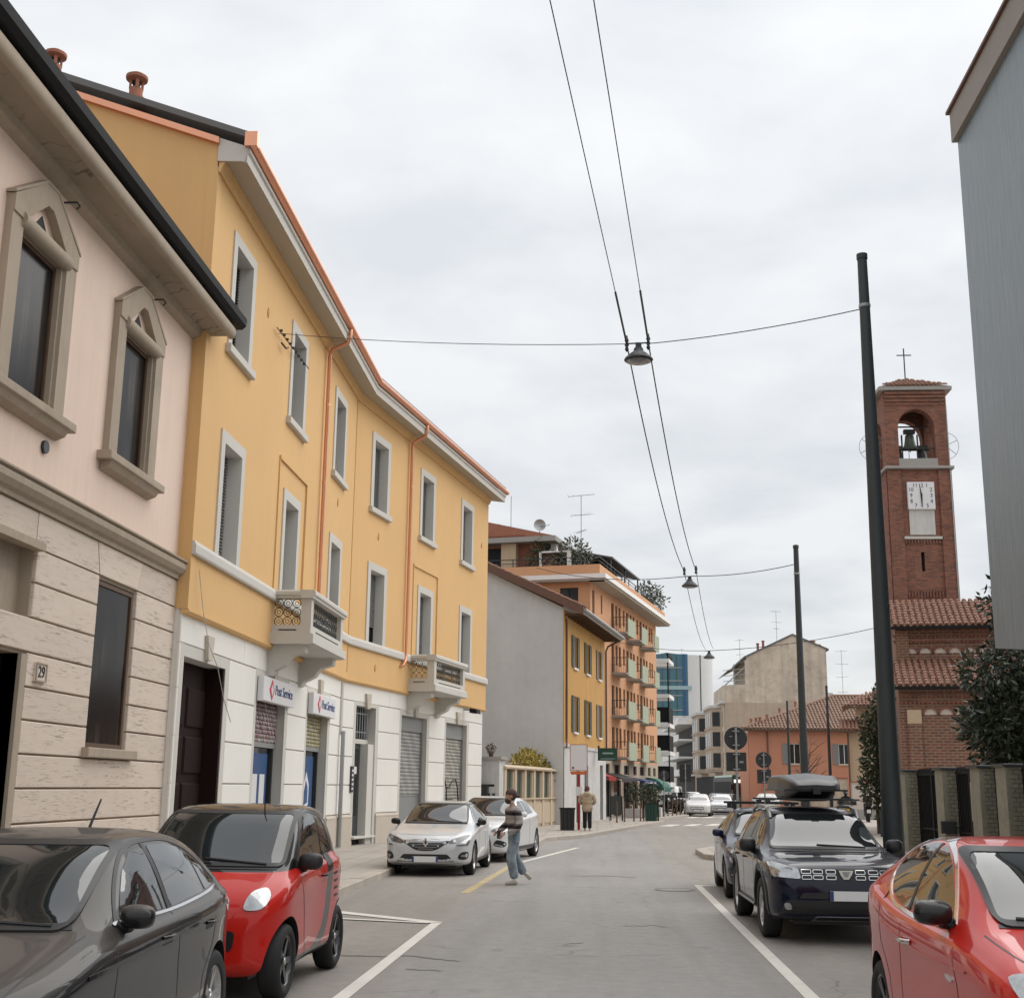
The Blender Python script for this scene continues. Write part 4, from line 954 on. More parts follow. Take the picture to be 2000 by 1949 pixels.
# ---- balconies
def balcony(seg, a, b, wc):
    P = 0.83
    sl = MB(); sl.prism([(0.0, 4.60), (-P + 0.02, 4.60), (-P - 0.08, 4.62), (-P - 0.08, 4.80), (-P, 4.84), (0.0, 4.84)], 'x', a - 0.08, b + 0.08)
    sl.box(a, b, -P, 0.0, 4.84, 5.0)
    root = sl.build('balcony', 'grey_trim', yel, **SEG[seg])
    # parapet piers, rail
    for x0, x1 in ((a, a + 0.22), (b - 0.22, b)):
        MB().box(x0, x1, -P, -P + 0.22, 5.0, 5.56).build('pier', 'grey_trim', root)
    rl = MB(); prof = [(-0.05, 5.56), (-0.05, 5.60), (-0.09, 5.63), (-0.09, 5.70), (-0.06, 5.735), (0.24, 5.735), (0.26, 5.70), (0.22, 5.60), (0.22, 5.56)]
    rl.prism([(-P + o, z) for o, z in prof], 'x', a - 0.07, b + 0.07)
    rl.prism([(a + o, z) for o, z in prof], 'y', -P + 0.23, 0.0); rl.prism([(b - o, z) for o, z in prof], 'y', -P + 0.23, 0.0)
    rl.build('handrail', 'grey_trim', root)
    # scroll grille of iron rings
    gr = MB()
    def rings(x0, x1, ax, c):
        n = max(2, round((x1 - x0) / 0.19)); dx_ = (x1 - x0) / n
        for i in range(n):
            for j in range(3):
                u = x0 + (i + .5) * dx_; z = 5.09 + j * 0.19
                pts = []
                for q in range(13):
                    t = 2 * math.pi * q / 12; r = 0.088
                    uu, z2 = u + r * math.cos(t), z + r * math.sin(t)
                    pts.append((uu, c, z2) if ax == 'x' else (c, uu, z2))
                gr.tube(pts, 0.009, 4, caps=False)
                pts = []
                for q in range(9):
                    t = 2 * math.pi * q / 8; r = 0.04
                    uu, z2 = u + r * math.cos(t), z + r * math.sin(t)
                    pts.append((uu, c, z2) if ax == 'x' else (c, uu, z2))
                gr.tube(pts, 0.007, 4, caps=False)
    rings(a + 0.24, b - 0.24, 'x', -P + 0.10); rings(-P + 0.24, -0.02, 'y', a + 0.10); rings(-P + 0.24, -0.02, 'y', b - 0.10)
    gr.build('scroll_grille', 'pole_paint', root, kind='stuff')
    # slots and brackets
    for x0, x1 in ((a + 0.5, b - 0.5),): MB().box(x0, x1, -P - 0.003, -P + 0.05, 4.885, 4.91).build('drain_slot', 'dark_void', root)
    MB().box(a - 0.003, a + 0.05, -P + 0.30, -0.15, 4.885, 4.91).build('drain_slot', 'dark_void', root)
    for x in (a + 0.10, b - 0.42):
        MB().prism([(0.10, 4.60), (-P + 0.12, 4.60), (-P + 0.12, 4.44), (-0.42, 4.36), (-0.36, 4.28), (-0.30, 4.18), (-0.15, 4.10), (-0.05, 4.06), (0.0, 3.96), (0.10, 3.93)], 'x', x, x + 0.32).build('bracket', 'grey_trim', root)
balcony(1, 25.85, 29.2, 27.0); balcony(2, 5.08, 8.4, 6.45)
# chimneys on the yellow roof
def chimney(x, y, z, lab):
    t = empty('chimney_pot', (x, y, z), 0, lab, 'chimney', 'terracotta chimney pots on the yellow roof')
    MB().lathe([(0.15, -0.5), (0.15, 0.02), (0.17, 0.04), (0.17, 0.10), (0.125, 0.12), (0.125, 0.28)], 16).build('shaft', 'terracotta', t, smooth=40)
    for k in range(4):
        a = k * math.pi / 2 + 0.5
        MB().box(-0.03, 0.03, 0.09, 0.13, 0.27, 0.44).build('cap_post', 'terracotta', t, rz=a)
    MB().lathe([(0.0, 0.27), (0.07, 0.27), (0.07, 0.44), (0.0, 0.44)], 10).build('flue', 'dark_void', t)
    MB().lathe([(0.12, 0.43), (0.20, 0.47), (0.205, 0.53), (0.10, 0.60), (0.0, 0.61)], 16).build('cap', 'terracotta', t, smooth=40)
chimney(-8.60, 20.75, 14.16, 'terracotta chimney pot on the yellow roof, nearer the copper eaves corner')
chimney(-10.15, 20.6, 14.60, 'terracotta chimney pot on the yellow roof, half hidden by the pink house eaves')

# ================================================================== generic pieces for the further buildings
def swin(parent, x0, x1, z0, z1, frame='brown_wood', glass='window_glass', y=0.0, t=0.05, dep=0.14, name='window', sill=None, mull=True):
    fr = MB(); ring(fr, x0 + t, x1 - t, z0 + t, z1 - t, t, y + dep - 0.05, y + dep)
    if mull: fr.box((x0 + x1) / 2 - 0.025, (x0 + x1) / 2 + 0.025, y + dep - 0.045, y + dep, z0 + t, z1 - t)
    w = fr.build(name, frame, parent)
    MB().box(x0 + 0.01, x1 - 0.01, y + dep - 0.02, y + dep + 0.02, z0 + 0.01, z1 - 0.01).build('pane', glass, w)
    if sill: MB().box(x0 - 0.08, x1 + 0.08, y - 0.09, y + dep, z0 - 0.09, z0).build('sill', sill, w)
    return w
def shutter_leaf(parent, x0, x1, z0, z1, mat, y=-0.03):
    m = MB(); ring(m, x0 + 0.05, x1 - 0.05, z0 + 0.05, z1 - 0.05, 0.05, y - 0.03, y)
    z = z0 + 0.06
    while z < z1 - 0.06:
        m.prism([(y - 0.025, z), (y - 0.02, z + 0.008), (y - 0.002, z + 0.055), (y - 0.007, z + 0.05)], 'x', x0 + 0.05, x1 - 0.05); z += 0.062
    return m.build('shutter', mat, parent)
def tiles(parent, o, u, v, w, l, mat, cw=0.21, rl=0.36, clip=None, name='roof_tiles'):
    """barrel tiles over a sloping patch: o corner at the eave, u along the eave, v up the slope"""
    o, u, v = Vector(o), Vector(u).normalized(), Vector(v).normalized(); n = u.cross(v).normalized()
    if n.z < 0: n = -n
    mb = MB(); nc, nr = int(w / cw), int(l / rl) + 1
    for j in range(nr):
        for i in range(nc):
            uc, v0 = (i + 0.5) * cw, j * rl
            if clip and not clip(uc, v0 + rl / 2): continue
            ju, jv = rnd.uniform(-0.012, 0.012), rnd.uniform(-0.02, 0.02)
            v1 = min(v0 + rl + 0.05, l + 0.05); ring_ = []
            for vv, r, h in ((v0 + jv, cw * 0.42, 0.035), (v1 + jv, cw * 0.34, 0.012)):
                for k in range(5):
                    a = math.pi * k / 4
                    ring_.append(o + u * (uc + ju + r * math.cos(a)) + v * vv + n * (h + r * 0.85 * math.sin(a)))
            mb.add(ring_, [(k, k + 1, k + 6, k + 5) for k in range(4)] + [(0, 1, 2, 3, 4)])
    ob = mb.build(name, mat, parent); ob['kind'] = 'stuff'
    return ob
def leaves(name, blobs, n, size, mat, parent, seed=1, shell=0.55, aspect=0.45):
    r = random.Random(seed); mb = MB(); tot = sum(b[1][0] * b[1][1] * b[1][2] for b in blobs)
    for c, rad in blobs:
        k = max(8, int(n * rad[0] * rad[1] * rad[2] / tot))
        for _ in range(k):
            d = Vector((r.gauss(0, 1), r.gauss(0, 1), r.gauss(0, 1))).normalized()
            q = shell + (1 - shell) * r.random() ** 0.6 if r.random() < 0.85 else r.random()
            q *= r.uniform(0.86, 1.10)
            p = Vector((c[0] + d.x * rad[0] * q, c[1] + d.y * rad[1] * q, c[2] + d.z * rad[2] * q))
            t = (d + Vector((r.gauss(0, .7), r.gauss(0, .7), r.gauss(0, .7) - 0.15))).normalized()
            s = t.cross(Vector((r.gauss(0, 1), r.gauss(0, 1), r.gauss(0, 1)))).normalized(); nn = t.cross(s)
            L = size * r.uniform(0.6, 1.3); W = L * aspect
            mb.add([p, p + t * L * 0.45 + s * W * 0.5 + nn * L * 0.05, p + t * L, p + t * L * 0.45 - s * W * 0.5 + nn * L * 0.05], [(0, 1, 2), (0, 2, 3)])
    me = bpy.data.meshes.new(name); me.from_pydata(mb.v, [], mb.f); me.update()
    me.materials.append(MATS[mat])
    return link(bpy.data.objects.new(name, me), parent)
def branches(name, base, top, n, spread, r0, parent, seed=3, mat='bark'):
    r = random.Random(seed); mb = MB(); b, t = Vector(base), Vector(top)
    mb.tube([b, b.lerp(t, .35) + Vector((r.uniform(-.08, .08), r.uniform(-.08, .08), 0)), b.lerp(t, .7), t], [r0, r0 * .8, r0 * .5, r0 * .2], 9)
    for k in range(n):
        s = b.lerp(t, r.uniform(.28, .85)); a = r.uniform(0, 6.28); l = spread * r.uniform(.5, 1)
        e = s + Vector((math.cos(a) * l, math.sin(a) * l, l * r.uniform(.35, 1.1)))
        m = s.lerp(e, .5) + Vector((r.uniform(-.1, .1), r.uniform(-.1, .1), r.uniform(0, .15))) * l
        mb.tube([s, m, e], [r0 * .35, r0 * .22, r0 * .07], 6)
        for q in range(2):
            e2 = m + Vector((r.uniform(-1, 1), r.uniform(-1, 1), r.uniform(.2, 1))) * l * .55
            mb.tube([m, m.lerp(e2, .5), e2], [r0 * .16, r0 * .1, r0 * .04], 5)
    return mb.build(name, mat, parent, smooth=60)

# ================================================================== GATE PILLAR + CREAM GARDEN WALL (between yellow and ochre houses)
gt = empty('gate_pillar', (-3.72, 48.6, 0.13), R_(90 - 10), 'pale grey gate pillar with intercom and stone cap beside the yellow building', 'pillar')
MB().box(-0.1, 0.75, -0.05, 0.75, 0, 2.62).build('shaft', 'white_old_wall', gt)
MB().bbox(-0.2, 0.85, -0.15, 0.85, 2.62, 2.72, 0.01).build('cap_stone', 'concrete', gt)
for z in (0.95,): 
    for k in (0.10, 0.30): MB().box(-0.115, -0.101, k, k + 0.12, z, z + 0.42).build('bell_panel', 'dark_metal', gt)
MB().box(-0.112, -0.101, 0.14, 0.36, 1.62, 1.70).build('letter_slot', 'dark_void', gt)
MB().box(-0.35, -0.12, 0.35, 0.75, 0.0, 1.7).build('gate_leaf', 'dark_metal', gt)
pt = empty('potted_plant', (-4.05, 48.95, 2.85), 0, 'small dry plant in a pot on the pale gate pillar cap', 'plant'); pt.scale = (.75, .75, .75)
MB().lathe([(0.0, 0), (0.10, 0), (0.14, 0.22), (0.12, 0.22), (0.10, 0.05), (0, .05)], 12).build('pot', 'brown_wood', pt, smooth=40)
leaves('foliage', [((0, 0, 0.42), (0.22, 0.22, 0.24))], 160, 0.13, 'dry_leaf', pt, 4)
gwl = empty('garden_wall', (-3.50, 49.3, 0.13), R_(90 - 11), 'cream garden wall with pilasters and dark green panels', 'wall')
GL = 9.4
MB().box(0, GL, 0.06, 0.28, 0, 1.12).build('parapet', 'fence_cream', gwl)
n = 6; step = GL / n
for k in range(n + 1):
    x = k * step
    MB().box(x - 0.16, x + 0.16, 0.0, 0.34, 0, 2.30).build('pilaster', 'fence_cream', gwl)
    if k < n:
        MB().box(x + 0.16, x + step - 0.16, 0.02, 0.06, 0.12, 0.98).build('base_panel', 'fence_cream', gwl)
        if k < n - 1: MB().box(x + 0.30, x + step - 0.30, 0.14, 0.18, 1.18, 2.18).build('screen', 'green_panel', gwl)
        else: MB().box(x + 0.16, x + step - 0.16, 0.08, 0.26, 1.12, 2.2).build('infill', 'fence_cream', gwl)
        MB().box(x + 0.16, x + 0.31, 0.05, 0.27, 1.12, 2.2).build('mullion', 'fence_cream', gwl); MB().box(x + step - 0.31, x + step - 0.16, 0.05, 0.27, 1.12, 2.2).build('mullion', 'fence_cream', gwl)
MB().prism([(-0.06, 2.30), (0.40, 2.30), (0.42, 2.36), (0.17, 2.46), (-0.08, 2.36)], 'x', -0.2, GL + 0.2).build('coping', 'fence_cream', gwl)
MB().prism([(-0.03, 1.12), (0.30, 1.12), (0.30, 1.18), (-0.03, 1.18)], 'x', 0, GL).build('ledge', 'fence_cream', gwl)
hd = empty('climbing_plant', (-2.9, 55.3, 2.3), R_(79), 'yellow and green climbing plant spilling over the cream garden wall', 'plant')
leaves('foliage', [((0.4, 0.3, 0.45), (1.3, 0.55, 0.45)), ((2.2, 0.2, 0.35), (1.0, 0.5, 0.55)), ((3.3, -0.1, 0.15), (0.8, 0.4, 0.7)), ((1.3, 0.4, 0.75), (1.0, 0.4, 0.35))], 1500, 0.20, 'autumn_leaf', hd, 5)
leaves('green_foliage', [((3.0, -0.1, 0.1), (0.9, 0.45, 0.75)), ((2.2, 0.2, 0.3), (1.1, 0.5, 0.5))], 350, 0.17, 'olive_leaf', hd, 6)
branches('stems', (2.6, 0.3, -2.1), (2.4, 0.2, 0.3), 5, 0.9, 0.05, hd, 3)

# ================================================================== OCHRE HOUSE with grey blank gable
och = empty('ochre_house', (-1.5, 57.8, 0), R_(90 - 10), 'ochre plaster house with grey blank gable and shuttered windows', 'house')
CL = 11.2
hol = []
for (zb, zt) in ((7.32, 8.82), (4.30, 5.98)):
    for c in (2.7, 6.0, 9.4): hol.append((c - 0.42, c + 0.42, zb, zt))
w = MB(); wall(w, 0, CL, 3.62, 9.75, hol, 0, 0.2); w.build('wall', 'ochre_plaster', och)
ghol = [(2.9, 3.9, 0.13, 2.9), (5.0, 6.0, 0.13, 2.8), (9.4, 10.3, 0.13, 2.9)]
w = MB(); wall(w, 0, CL, 0, 3.62, ghol, -0.03, 0.2); w.build('ground_floor_wall', 'white_old_wall', och)
for a, b, c, d in ghol:
    dd = MB().box(a, b, 0.12, 0.16, c, d).build('door', 'dark_metal', och)
MB().box(0, CL, -0.08, 0.0, 3.55, 3.70).build('string_course', 'white_old_wall', och)
gb = MB(); gb.add([(0, 0, 0), (0, 12, 0), (0, 12, 12.3), (0, 6.4, 13.0), (0, 0, 9.85)], [(0, 1, 2, 3, 4)]); gb.build('gable_wall', 'grey_render', och)
MB().box(0.1, CL - 0.05, 0.3, 12, 0, 9.6).build('core', 'dark_void', och)  # dark filler box added behind the walls to block light
MB().box(-0.02, 0.22, -0.02, 0.02, 3.7, 9.7).build('corner_strip', 'ochre_plaster', och)
for (zb, zt) in ((7.32, 8.82), (4.30, 5.98)):
    for c in (2.7, 6.0, 9.4):
        wn_ = swin(och, c - 0.42, c + 0.42, zb, zt, 'white_paint', 'window_glass', sill='white_paint')
        for q, (a, b) in enumerate(((c - 0.90, c - 0.44), (c + 0.44, c + 0.90))):
            shutter_leaf(wn_, a, b, zb, zt, 'shutter_green' if c < 8 else 'shutter_grey')
# roof: timber eaves, tiles, maroon verge
sl = 25.0
MB().prism([(0.0, 9.75), (-0.95, 9.55), (-0.98, 9.68), (0.0, 9.95)], 'x', -0.15, CL + 0.1).build('eaves_boards', 'concrete', och)
for k in range(16):
    x = 0.2 + k * 0.72
    MB().box(x, x + 0.09, -0.92, 0.0, 9.50, 9.60).build('rafter_end', 'brown_wood', och)
MB().tube([(-0.2, -1.02, 9.72), (CL + 0.15, -1.02, 9.72)], 0.085, 8).build('gutter', 'galvanised', och)
rf = MB(); rf.add([(-0.2, -0.98, 9.80), (CL + 0.2, -0.98, 9.80), (CL + 0.2, 6.4, 13.25), (-0.2, 6.4, 13.25)], [(0, 1, 2, 3)]); rf.build('roof', 'roof_tile', och)
vg = MB(); vg.prism([(-0.98, 9.48), (6.4, 12.93), (6.4, 13.30), (-0.98, 9.85)], 'x', -0.34, -0.20); vg.build('verge_board', 'shutter_brown', och)
tiles(och, (-0.36, -0.98, 9.84), (1, 0, 0), (0, math.cos(R_(25)), math.sin(R_(25))), 0.9, 8.1, 'roof_tile', 0.22, 0.38, name='verge_tiles')
MB().tube([(0.35, -0.02, 9.4), (0.35, -0.07, 9.2), (0.35, -0.07, 3.9), (0.1, -0.12, 3.5)], 0.05, 8).build('rain_pipe', 'shutter_brown', och)
MB().tube([(CL - 0.1, -0.9, 9.6), (CL - 0.1, -0.2, 9.25), (CL - 0.05, -0.08, 9.0), (CL - 0.05, -0.08, 3.4)], 0.05, 8).build('rain_pipe', 'shutter_brown', och)
# shop boards on the house front
sg = empty('shop_board', (0.10, 65.6, 3.45), R_(90 - 10), 'dark green rectangular board sign hanging from the ochre house corner', 'sign')
MB().box(-0.05, 0.05, -0.95, 0.0, -0.35, 0.28).build('panel', 'sign_green', sg)
MB().box(-0.056, -0.0505, -0.75, -0.2, -0.02, 0.06).build('lettering', 'glass_green', sg)
MB().box(-0.056, -0.0505, -0.85, -0.1, -0.27, -0.24).build('underline', 'glass_green', sg)
MB().box(-0.03, 0.03, -0.04, 0.05, -0.35, 0.40).build('bracket', 'dark_metal', sg)

# ================================================================== ORANGE APARTMENT BLOCK
apt = empty('apartment_block', (-0.25, 70.5, 0), R_(90 - 13), 'orange apartment block with pale green balconies and roof terrace', 'building')
AX0, AX1 = -0.4, 19.9
rows = [(10.87, 12.66), (8.45, 10.22), (5.93, 7.72), (3.52, 5.28)]
hol = []; wl = []
for zi, (zs_, zt) in enumerate(rows):
    for k in range(3):
        b = 5.0 + 4.4 * k
        for dx_, wd, zb in ((0.1, 0.75, zs_ + 0.05), (1.25, 0.6, zs_ + 0.55), (2.2, 0.6, zs_ + 0.55), (3.45, 0.55, zs_ + 0.75), (4.25, 0.55, zs_ + 0.75)):
            if b + dx_ + wd > AX1 - 0.2 or (k < 2 and dx_ > 4): continue
            h = (b + dx_, b + dx_ + wd, zb, zt); hol.append(h); wl.append(h)
hol += [(0.1, 0.65, 11.3, 12.7), (2.25, 2.65, 11.6, 12.7)]; wl += hol[-2:]
w = MB(); wall(w, AX0, AX1, 3.3, 13.15, hol, 0, 0.2); w.build('wall', 'orange_plaster', apt)
for h in wl: swin(apt, *h, frame='shutter_brown', glass='window_glass', mull=False)
gb = MB(); wall(gb, 0, 12, 0, 13.15, [(0.7, 1.75, 11.35, 12.75)], 0, 0.2)
gw = gb.build('end_wall', 'orange_plaster', apt, loc=(AX0, 0, 0), rz=R_(90)); gw.scale = (1, -1, 1)
gwn = MB(); ring(gwn, 0.74, 1.71, 11.39, 12.71, 0.04, 0, 0.05); gwn.box(1.2, 1.25, 0, 0.05, 11.39, 12.71)
ew = gwn.build('window', 'black_metal', apt, loc=(AX0 + 0.1, 0, 0), rz=R_(90)); MB().box(0.7, 1.75, -0.02, 0.02, 11.35, 12.75).build('pane', 'window_glass', ew)
MB().box(AX0 + 0.3, AX1, 0.3, 12, 0, 13.0).build('core', 'dark_void', apt)  # dark box added within the block, stops light behind the openings
MB().add([(AX1, 0, 0), (AX1, 12, 0), (AX1, 12, 13.1), (AX1, 0, 13.1)], [(0, 1, 2, 3)]).build('far_end_wall', 'orange_plaster', apt)
# cornice, parapet, rails
cn = MB(); cn.prism([(0.0, 13.05), (-0.9, 13.05), (-0.95, 13.30), (0.0, 13.35)], 'x', AX0 - 0.5, AX1 + 0.5); cn.box(AX0 - 0.55, AX0, -0.9, 12, 13.05, 13.30)
cn.build('cornice', 'soffit_paint', apt)
wb = MB(); wb.box(AX0 - 0.62, AX1 + 0.6, -1.02, -0.95, 13.16, 13.42); wb.box(AX0 - 0.63, AX0 - 0.56, -1.0, 12, 13.16, 13.42); wb.build('white_fascia', 'white_paint', apt)
pp_ = MB(); pp_.box(AX0 - 0.3, AX1 + 0.3, -0.62, -0.45, 13.35, 14.0); pp_.box(AX0 - 0.3, AX0 - 0.13, -0.45, 12, 13.35, 14.0); pp_.build('parapet', 'orange_plaster', apt)
rl = MB(); rl.tube([(AX0 - 0.2, 11.5, 14.45), (AX0 - 0.2, -0.54, 14.45), (AX1 + 0.2, -0.54, 14.35)], 0.03, 6); rl.tube([(AX0 - 0.2, 11.5, 14.22), (AX0 - 0.2, -0.54, 14.22), (AX1 + 0.2, -0.54, 14.18)], 0.02, 6); rl.build('terrace_rail', 'dark_metal', apt)
for k in range(6): MB().tube([(AX0 - 0.2, 10.5 - 2 * k, 13.9), (AX0 - 0.2, 10.5 - 2 * k, 14.47)], 0.03, 6).build('rail_post', 'dark_metal', apt)
for k in range(9): MB().tube([(1.5 + 2.1 * k, -0.54, 13.9), (1.5 + 2.1 * k, -0.54, 14.4)], 0.03, 6).build('rail_post', 'dark_metal', apt)
# balconies
for zi, (zs_, zt) in enumerate(rows):
    for k in range(3):
        x0 = 5.0 + 4.35 * k; x1 = x0 + 2.6 - 0.3 * k; P = 0.95
        bl = MB().box(x0, x1, -P, 0, zs_ - 0.12, zs_).build('balcony', 'concrete', apt)
        MB().box(x0 + 0.35, x1, -P - 0.03, -P + 0.03, zs_ - 0.18, zs_ + 0.86).build('front_panel', 'balcony_green', bl)
        rb = MB(); rb.tube([(x0 + 0.02, -0.02, zs_ + 0.88), (x0 + 0.02, -P, zs_ + 0.88), (x0 + 0.4, -P, zs_ + 0.88)], 0.022, 5)
        for q in range(7): rb.tube([(x0 + 0.02, -0.05 - q * 0.14, zs_), (x0 + 0.02, -0.05 - q * 0.14, zs_ + 0.88)], 0.010, 4)
        rb.tube([(x0 + 0.02, -0.02, zs_ + 0.45), (x0 + 0.02, -P, zs_ + 0.45)], 0.012, 4)
        rb.build('side_rail', 'shutter_brown' if zi != 2 else 'dark_metal', bl)
# penthouse with tiled roof, brick chimney
ph = MB(); ph.box(1.2, 13.5, 3.2, 11, 13.3, 15.7); ph.build('penthouse_wall', 'terracotta', apt)
MB().box(1.15, 1.2, 5.5, 10.5, 13.9, 15.5).build('penthouse_glazing', 'dark_void', apt)
er = MB(); er.box(0.2, 14.2, 2.2, 11.5, 15.65, 15.95); er.build('penthouse_eaves', 'concrete', apt)
rr = MB(); rr.add([(0.3, 2.3, 15.96), (14.0, 2.3, 15.96), (14.0, 7.0, 17.1), (0.3, 7.0, 17.1)], [(0, 1, 2, 3)]); rr.add([(0.3, 2.3, 15.96), (0.3, 7.0, 17.1), (0.3, 12, 15.96)], [(0, 1, 2)]); rr.build('penthouse_roof', 'terracotta', apt)
tiles(apt, (0.25, 11.3, 15.99), (0, -1, 0), (0.96, 0, 0.28), 7.4, 2.2, 'terracotta', 0.22, 0.38, name='penthouse_tiles')
MB().box(0.6, 1.6, 4.7, 5.6, 13.4, 16.2).build('chimney_stack', 'cream_plaster', apt); MB().box(0.5, 1.7, 4.6, 5.7, 16.2, 16.28).build('chimney_cap', 'terracotta', apt)
MB().box(1.8, 3.2, 6.2, 8.4, 16.4, 17.0).build('roof_turret', 'terracotta', apt); MB().box(1.7, 3.3, 6.1, 8.5, 17.0, 17.1).build('turret_cap', 'concrete', apt)
ca = MB(); ca.prism([(-0.35, 15.15), (2.4, 15.75), (2.4, 15.82), (-0.35, 15.25)], 'x', 4.0, 12.5); ca.build('terrace_canopy', 'roof_sheet', apt)
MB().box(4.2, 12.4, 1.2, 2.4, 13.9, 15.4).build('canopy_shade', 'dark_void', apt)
for x in (4.1, 8.2, 12.4): MB().tube([(x, -0.2, 13.6), (x, -0.2, 15.2)], 0.05, 6).build('canopy_post', 'dark_metal', apt)
MB().box(19.0, 19.8, 0.2, 1.0, 13.9, 14.9).build('end_pier', 'orange_plaster', apt)
# air conditioner and dish are separate things on the terrace
ac = empty('air_conditioner', (-2.75, 72.55, 15.15), R_(-13), 'white air conditioner unit hung on the penthouse wall', 'air conditioner')
MB().bbox(-0.48, 0.48, -0.15, 0.2, 0, 0.72, 0.03).build('casing', 'white_paint', ac)
MB().lathe([(0.0, -0.165), (0.24, -0.165), (0.26, -0.15), (0.26, -0.1)], 20, (-0.12, 0, 0.36), axis='y').build('fan_grille', 'dark_metal', ac)
ds = empty('satellite_dish', (-3.35, 73.0, 16.35), 0, 'grey satellite dish on the terrace chimney of the orange block', 'satellite dish')
d = MB(); d.lathe([(0.0, 0.0), (0.18, 0.03), (0.36, 0.12), (0.35, 0.135), (0.18, 0.05), (0.0, 0.02)], 18); do = d.build('dish', 'galvanised', ds, smooth=60); do.rotation_euler = (R_(80), R_(60), 0); do.location = (0, 0, 0.55)
MB().tube([(0, 0, -0.1), (0, 0, 0.55)], 0.03, 6).build('mast', 'galvanised', ds); MB().tube([(0, 0, 0.5), (0.55, -0.3, 0.5), (0.6, -0.33, 0.58)], 0.02, 5).build('feed_arm', 'galvanised', ds)
def antenna(loc, h, lab, bars, seed):
    r = random.Random(seed); t = empty('tv_antenna', loc, r.uniform(-.6, .6), lab, 'antenna')
    MB().tube([(0, 0, 0), (0, 0, h)], 0.025, 6).build('mast', 'galvanised', t)
    for z, l, a in bars:
        a = R_(a); dx_, dy_ = math.cos(a), math.sin(a); m = MB(); m.tube([(-dx_ * l * .5, -dy_ * l * .5, z), (dx_ * l * .5, dy_ * l * .5, z + l * .08)], 0.018, 5)
        for q in range(6):
            t0 = (q / 5 - .5) * l; p = Vector((dx_ * t0, dy_ * t0, z + l * .04)); s = 0.28 - q * 0.025
            m.tube([p + Vector((-dy_ * s, dx_ * s, 0)), p + Vector((dy_ * s, -dx_ * s, 0))], 0.009, 4)
        m.build('element', 'galvanised', t)
antenna((-0.9, 74.5, 14.5), 4.6, 'tall tv antenna among shrubs on the orange block terrace', [(4.5, 1.6, 20), (3.3, 1.5, 170), (2.3, 1.0, -30)], 1)
antenna((-5.3, 76.5, 16.9), 2.6, 'thin bare mast on the red tiled penthouse roof', [], 2)
def shrub(name, loc, blobs, n, size, mat, lab, seed, cat='shrub', grp=None):
    t = empty(name, loc, 0, lab, cat, grp)
    leaves('foliage', blobs, n, size, mat, t, seed, 0.3)
    zt = max(b[0][2] for b in blobs)
    branches('stems', (0, 0, 0), (0.05, 0, zt), 6, zt * 0.55, 0.035, t, seed)
    return t
shrub('terrace_shrub', (-1.3, 71.3, 13.6), [((0, 0, 1.6), (0.9, 0.7, 0.7)), ((0.5, 0, 1.0), (0.8, 0.7, 0.6)), ((-0.7, 0, 1.0), (0.7, 0.6, 0.5))], 700, 0.24, 'olive_leaf', 'grey green shrub on the terrace below the tall antenna', 11)
shrub('terrace_shrub', (-3.4, 71.6, 13.6), [((0, 0, 1.0), (0.7, 0.5, 0.7)), ((0.2, 0, 1.8), (0.4, 0.4, 0.5))], 420, 0.22, 'shrub_leaf', 'dark shrub in front of the terrace chimney', 12)
shrub('terrace_tree', (4.0, 88.6, 13.4), [((-0.3, 0, 1.9), (1.0, 0.9, 0.8)), ((0.2, 0, 1.3), (0.9, 0.8, 0.6)), ((-0.8, 0, 1.2), (0.8, 0.7, 0.6))], 800, 0.26, 'olive_leaf', 'spreading olive like tree at the far end of the terrace', 13, 'tree')
wt_ = empty('white_trellis', (-2.35, 71.1, 13.4), R_(-13), 'white metal frame standing by the terrace parapet', 'trellis')
m = MB(); m.box(-0.95, 0.95, -0.04, 0.04, 1.52, 1.60); m.box(-0.95, -0.80, -0.04, 0.04, 0.7, 1.52); m.box(0.70, 0.95, -0.04, 0.04, 0.7, 1.52); m.build('bars', 'white_paint', wt_)
# shop fronts
w = MB(); shol = [(0.4, 2.0, 0.13, 2.2), (3.0, 4.6, 0.13, 2.2), (5.4, 7.4, 0.13, 2.2), (8.2, 10.2, 0.13, 2.2), (11.0, 12.6, 0.13, 2.2), (13.2, 15.2, 0.13, 2.2), (16.0, 17.4, 0.13, 2.2), (17.9, 19.3, 0.13, 2.2)]
uhol = [(a + .2, b - .3, 2.55, 3.1) for a, b, _, _ in shol]
wall(w, AX0, AX1, 0, 3.3, shol + uhol, -0.02, 0.25); w.build('shop_wall', 'bay_stone', apt)
for h in shol + uhol: swin(apt, *h, frame='dark_metal', glass='shop_glass', y=0, mull=True, name='shop_window')
def awning(x0, x1, z0, z1, out, mat, lab, name='awning', curved=False):
    t = empty(name, tuple(apt.location), apt.rotation_euler.z, lab, 'awning')
    if curved:
        pr = [(0.0, z1)] + [(-out * math.sin(a), z0 + (z1 - z0) * math.cos(a)) for a in (0.3, 0.6, 0.9, 1.2, 1.5)] + [(-out, z0 - 0.12), (0.0, z0 - 0.12)]
        MB().prism(pr, 'x', x0, x1).build('canopy', mat, t, smooth=40)
    else:
        MB().prism([(0.0, z1), (-out, z0), (-out, z0 - 0.06), (0.0, z1 - 0.08)], 'x', x0, x1).build('canopy', mat, t)
    MB().prism([(-out - 0.005, z0 + .01), (-out - 0.03, z0 + .01), (-out - 0.03, z0 - 0.22), (-out - 0.005, z0 - 0.22)], 'x', x0, x1).build('valance', mat, t)
    return t
awning(0.4, 2.3, 2.35, 2.6, 0.8, 'red_paint', 'small red awning at the near end of the shop row')
awning(3.0, 7.2, 2.30, 2.60, 1.0, 'dark_metal', 'long dark awning over the cafe front')
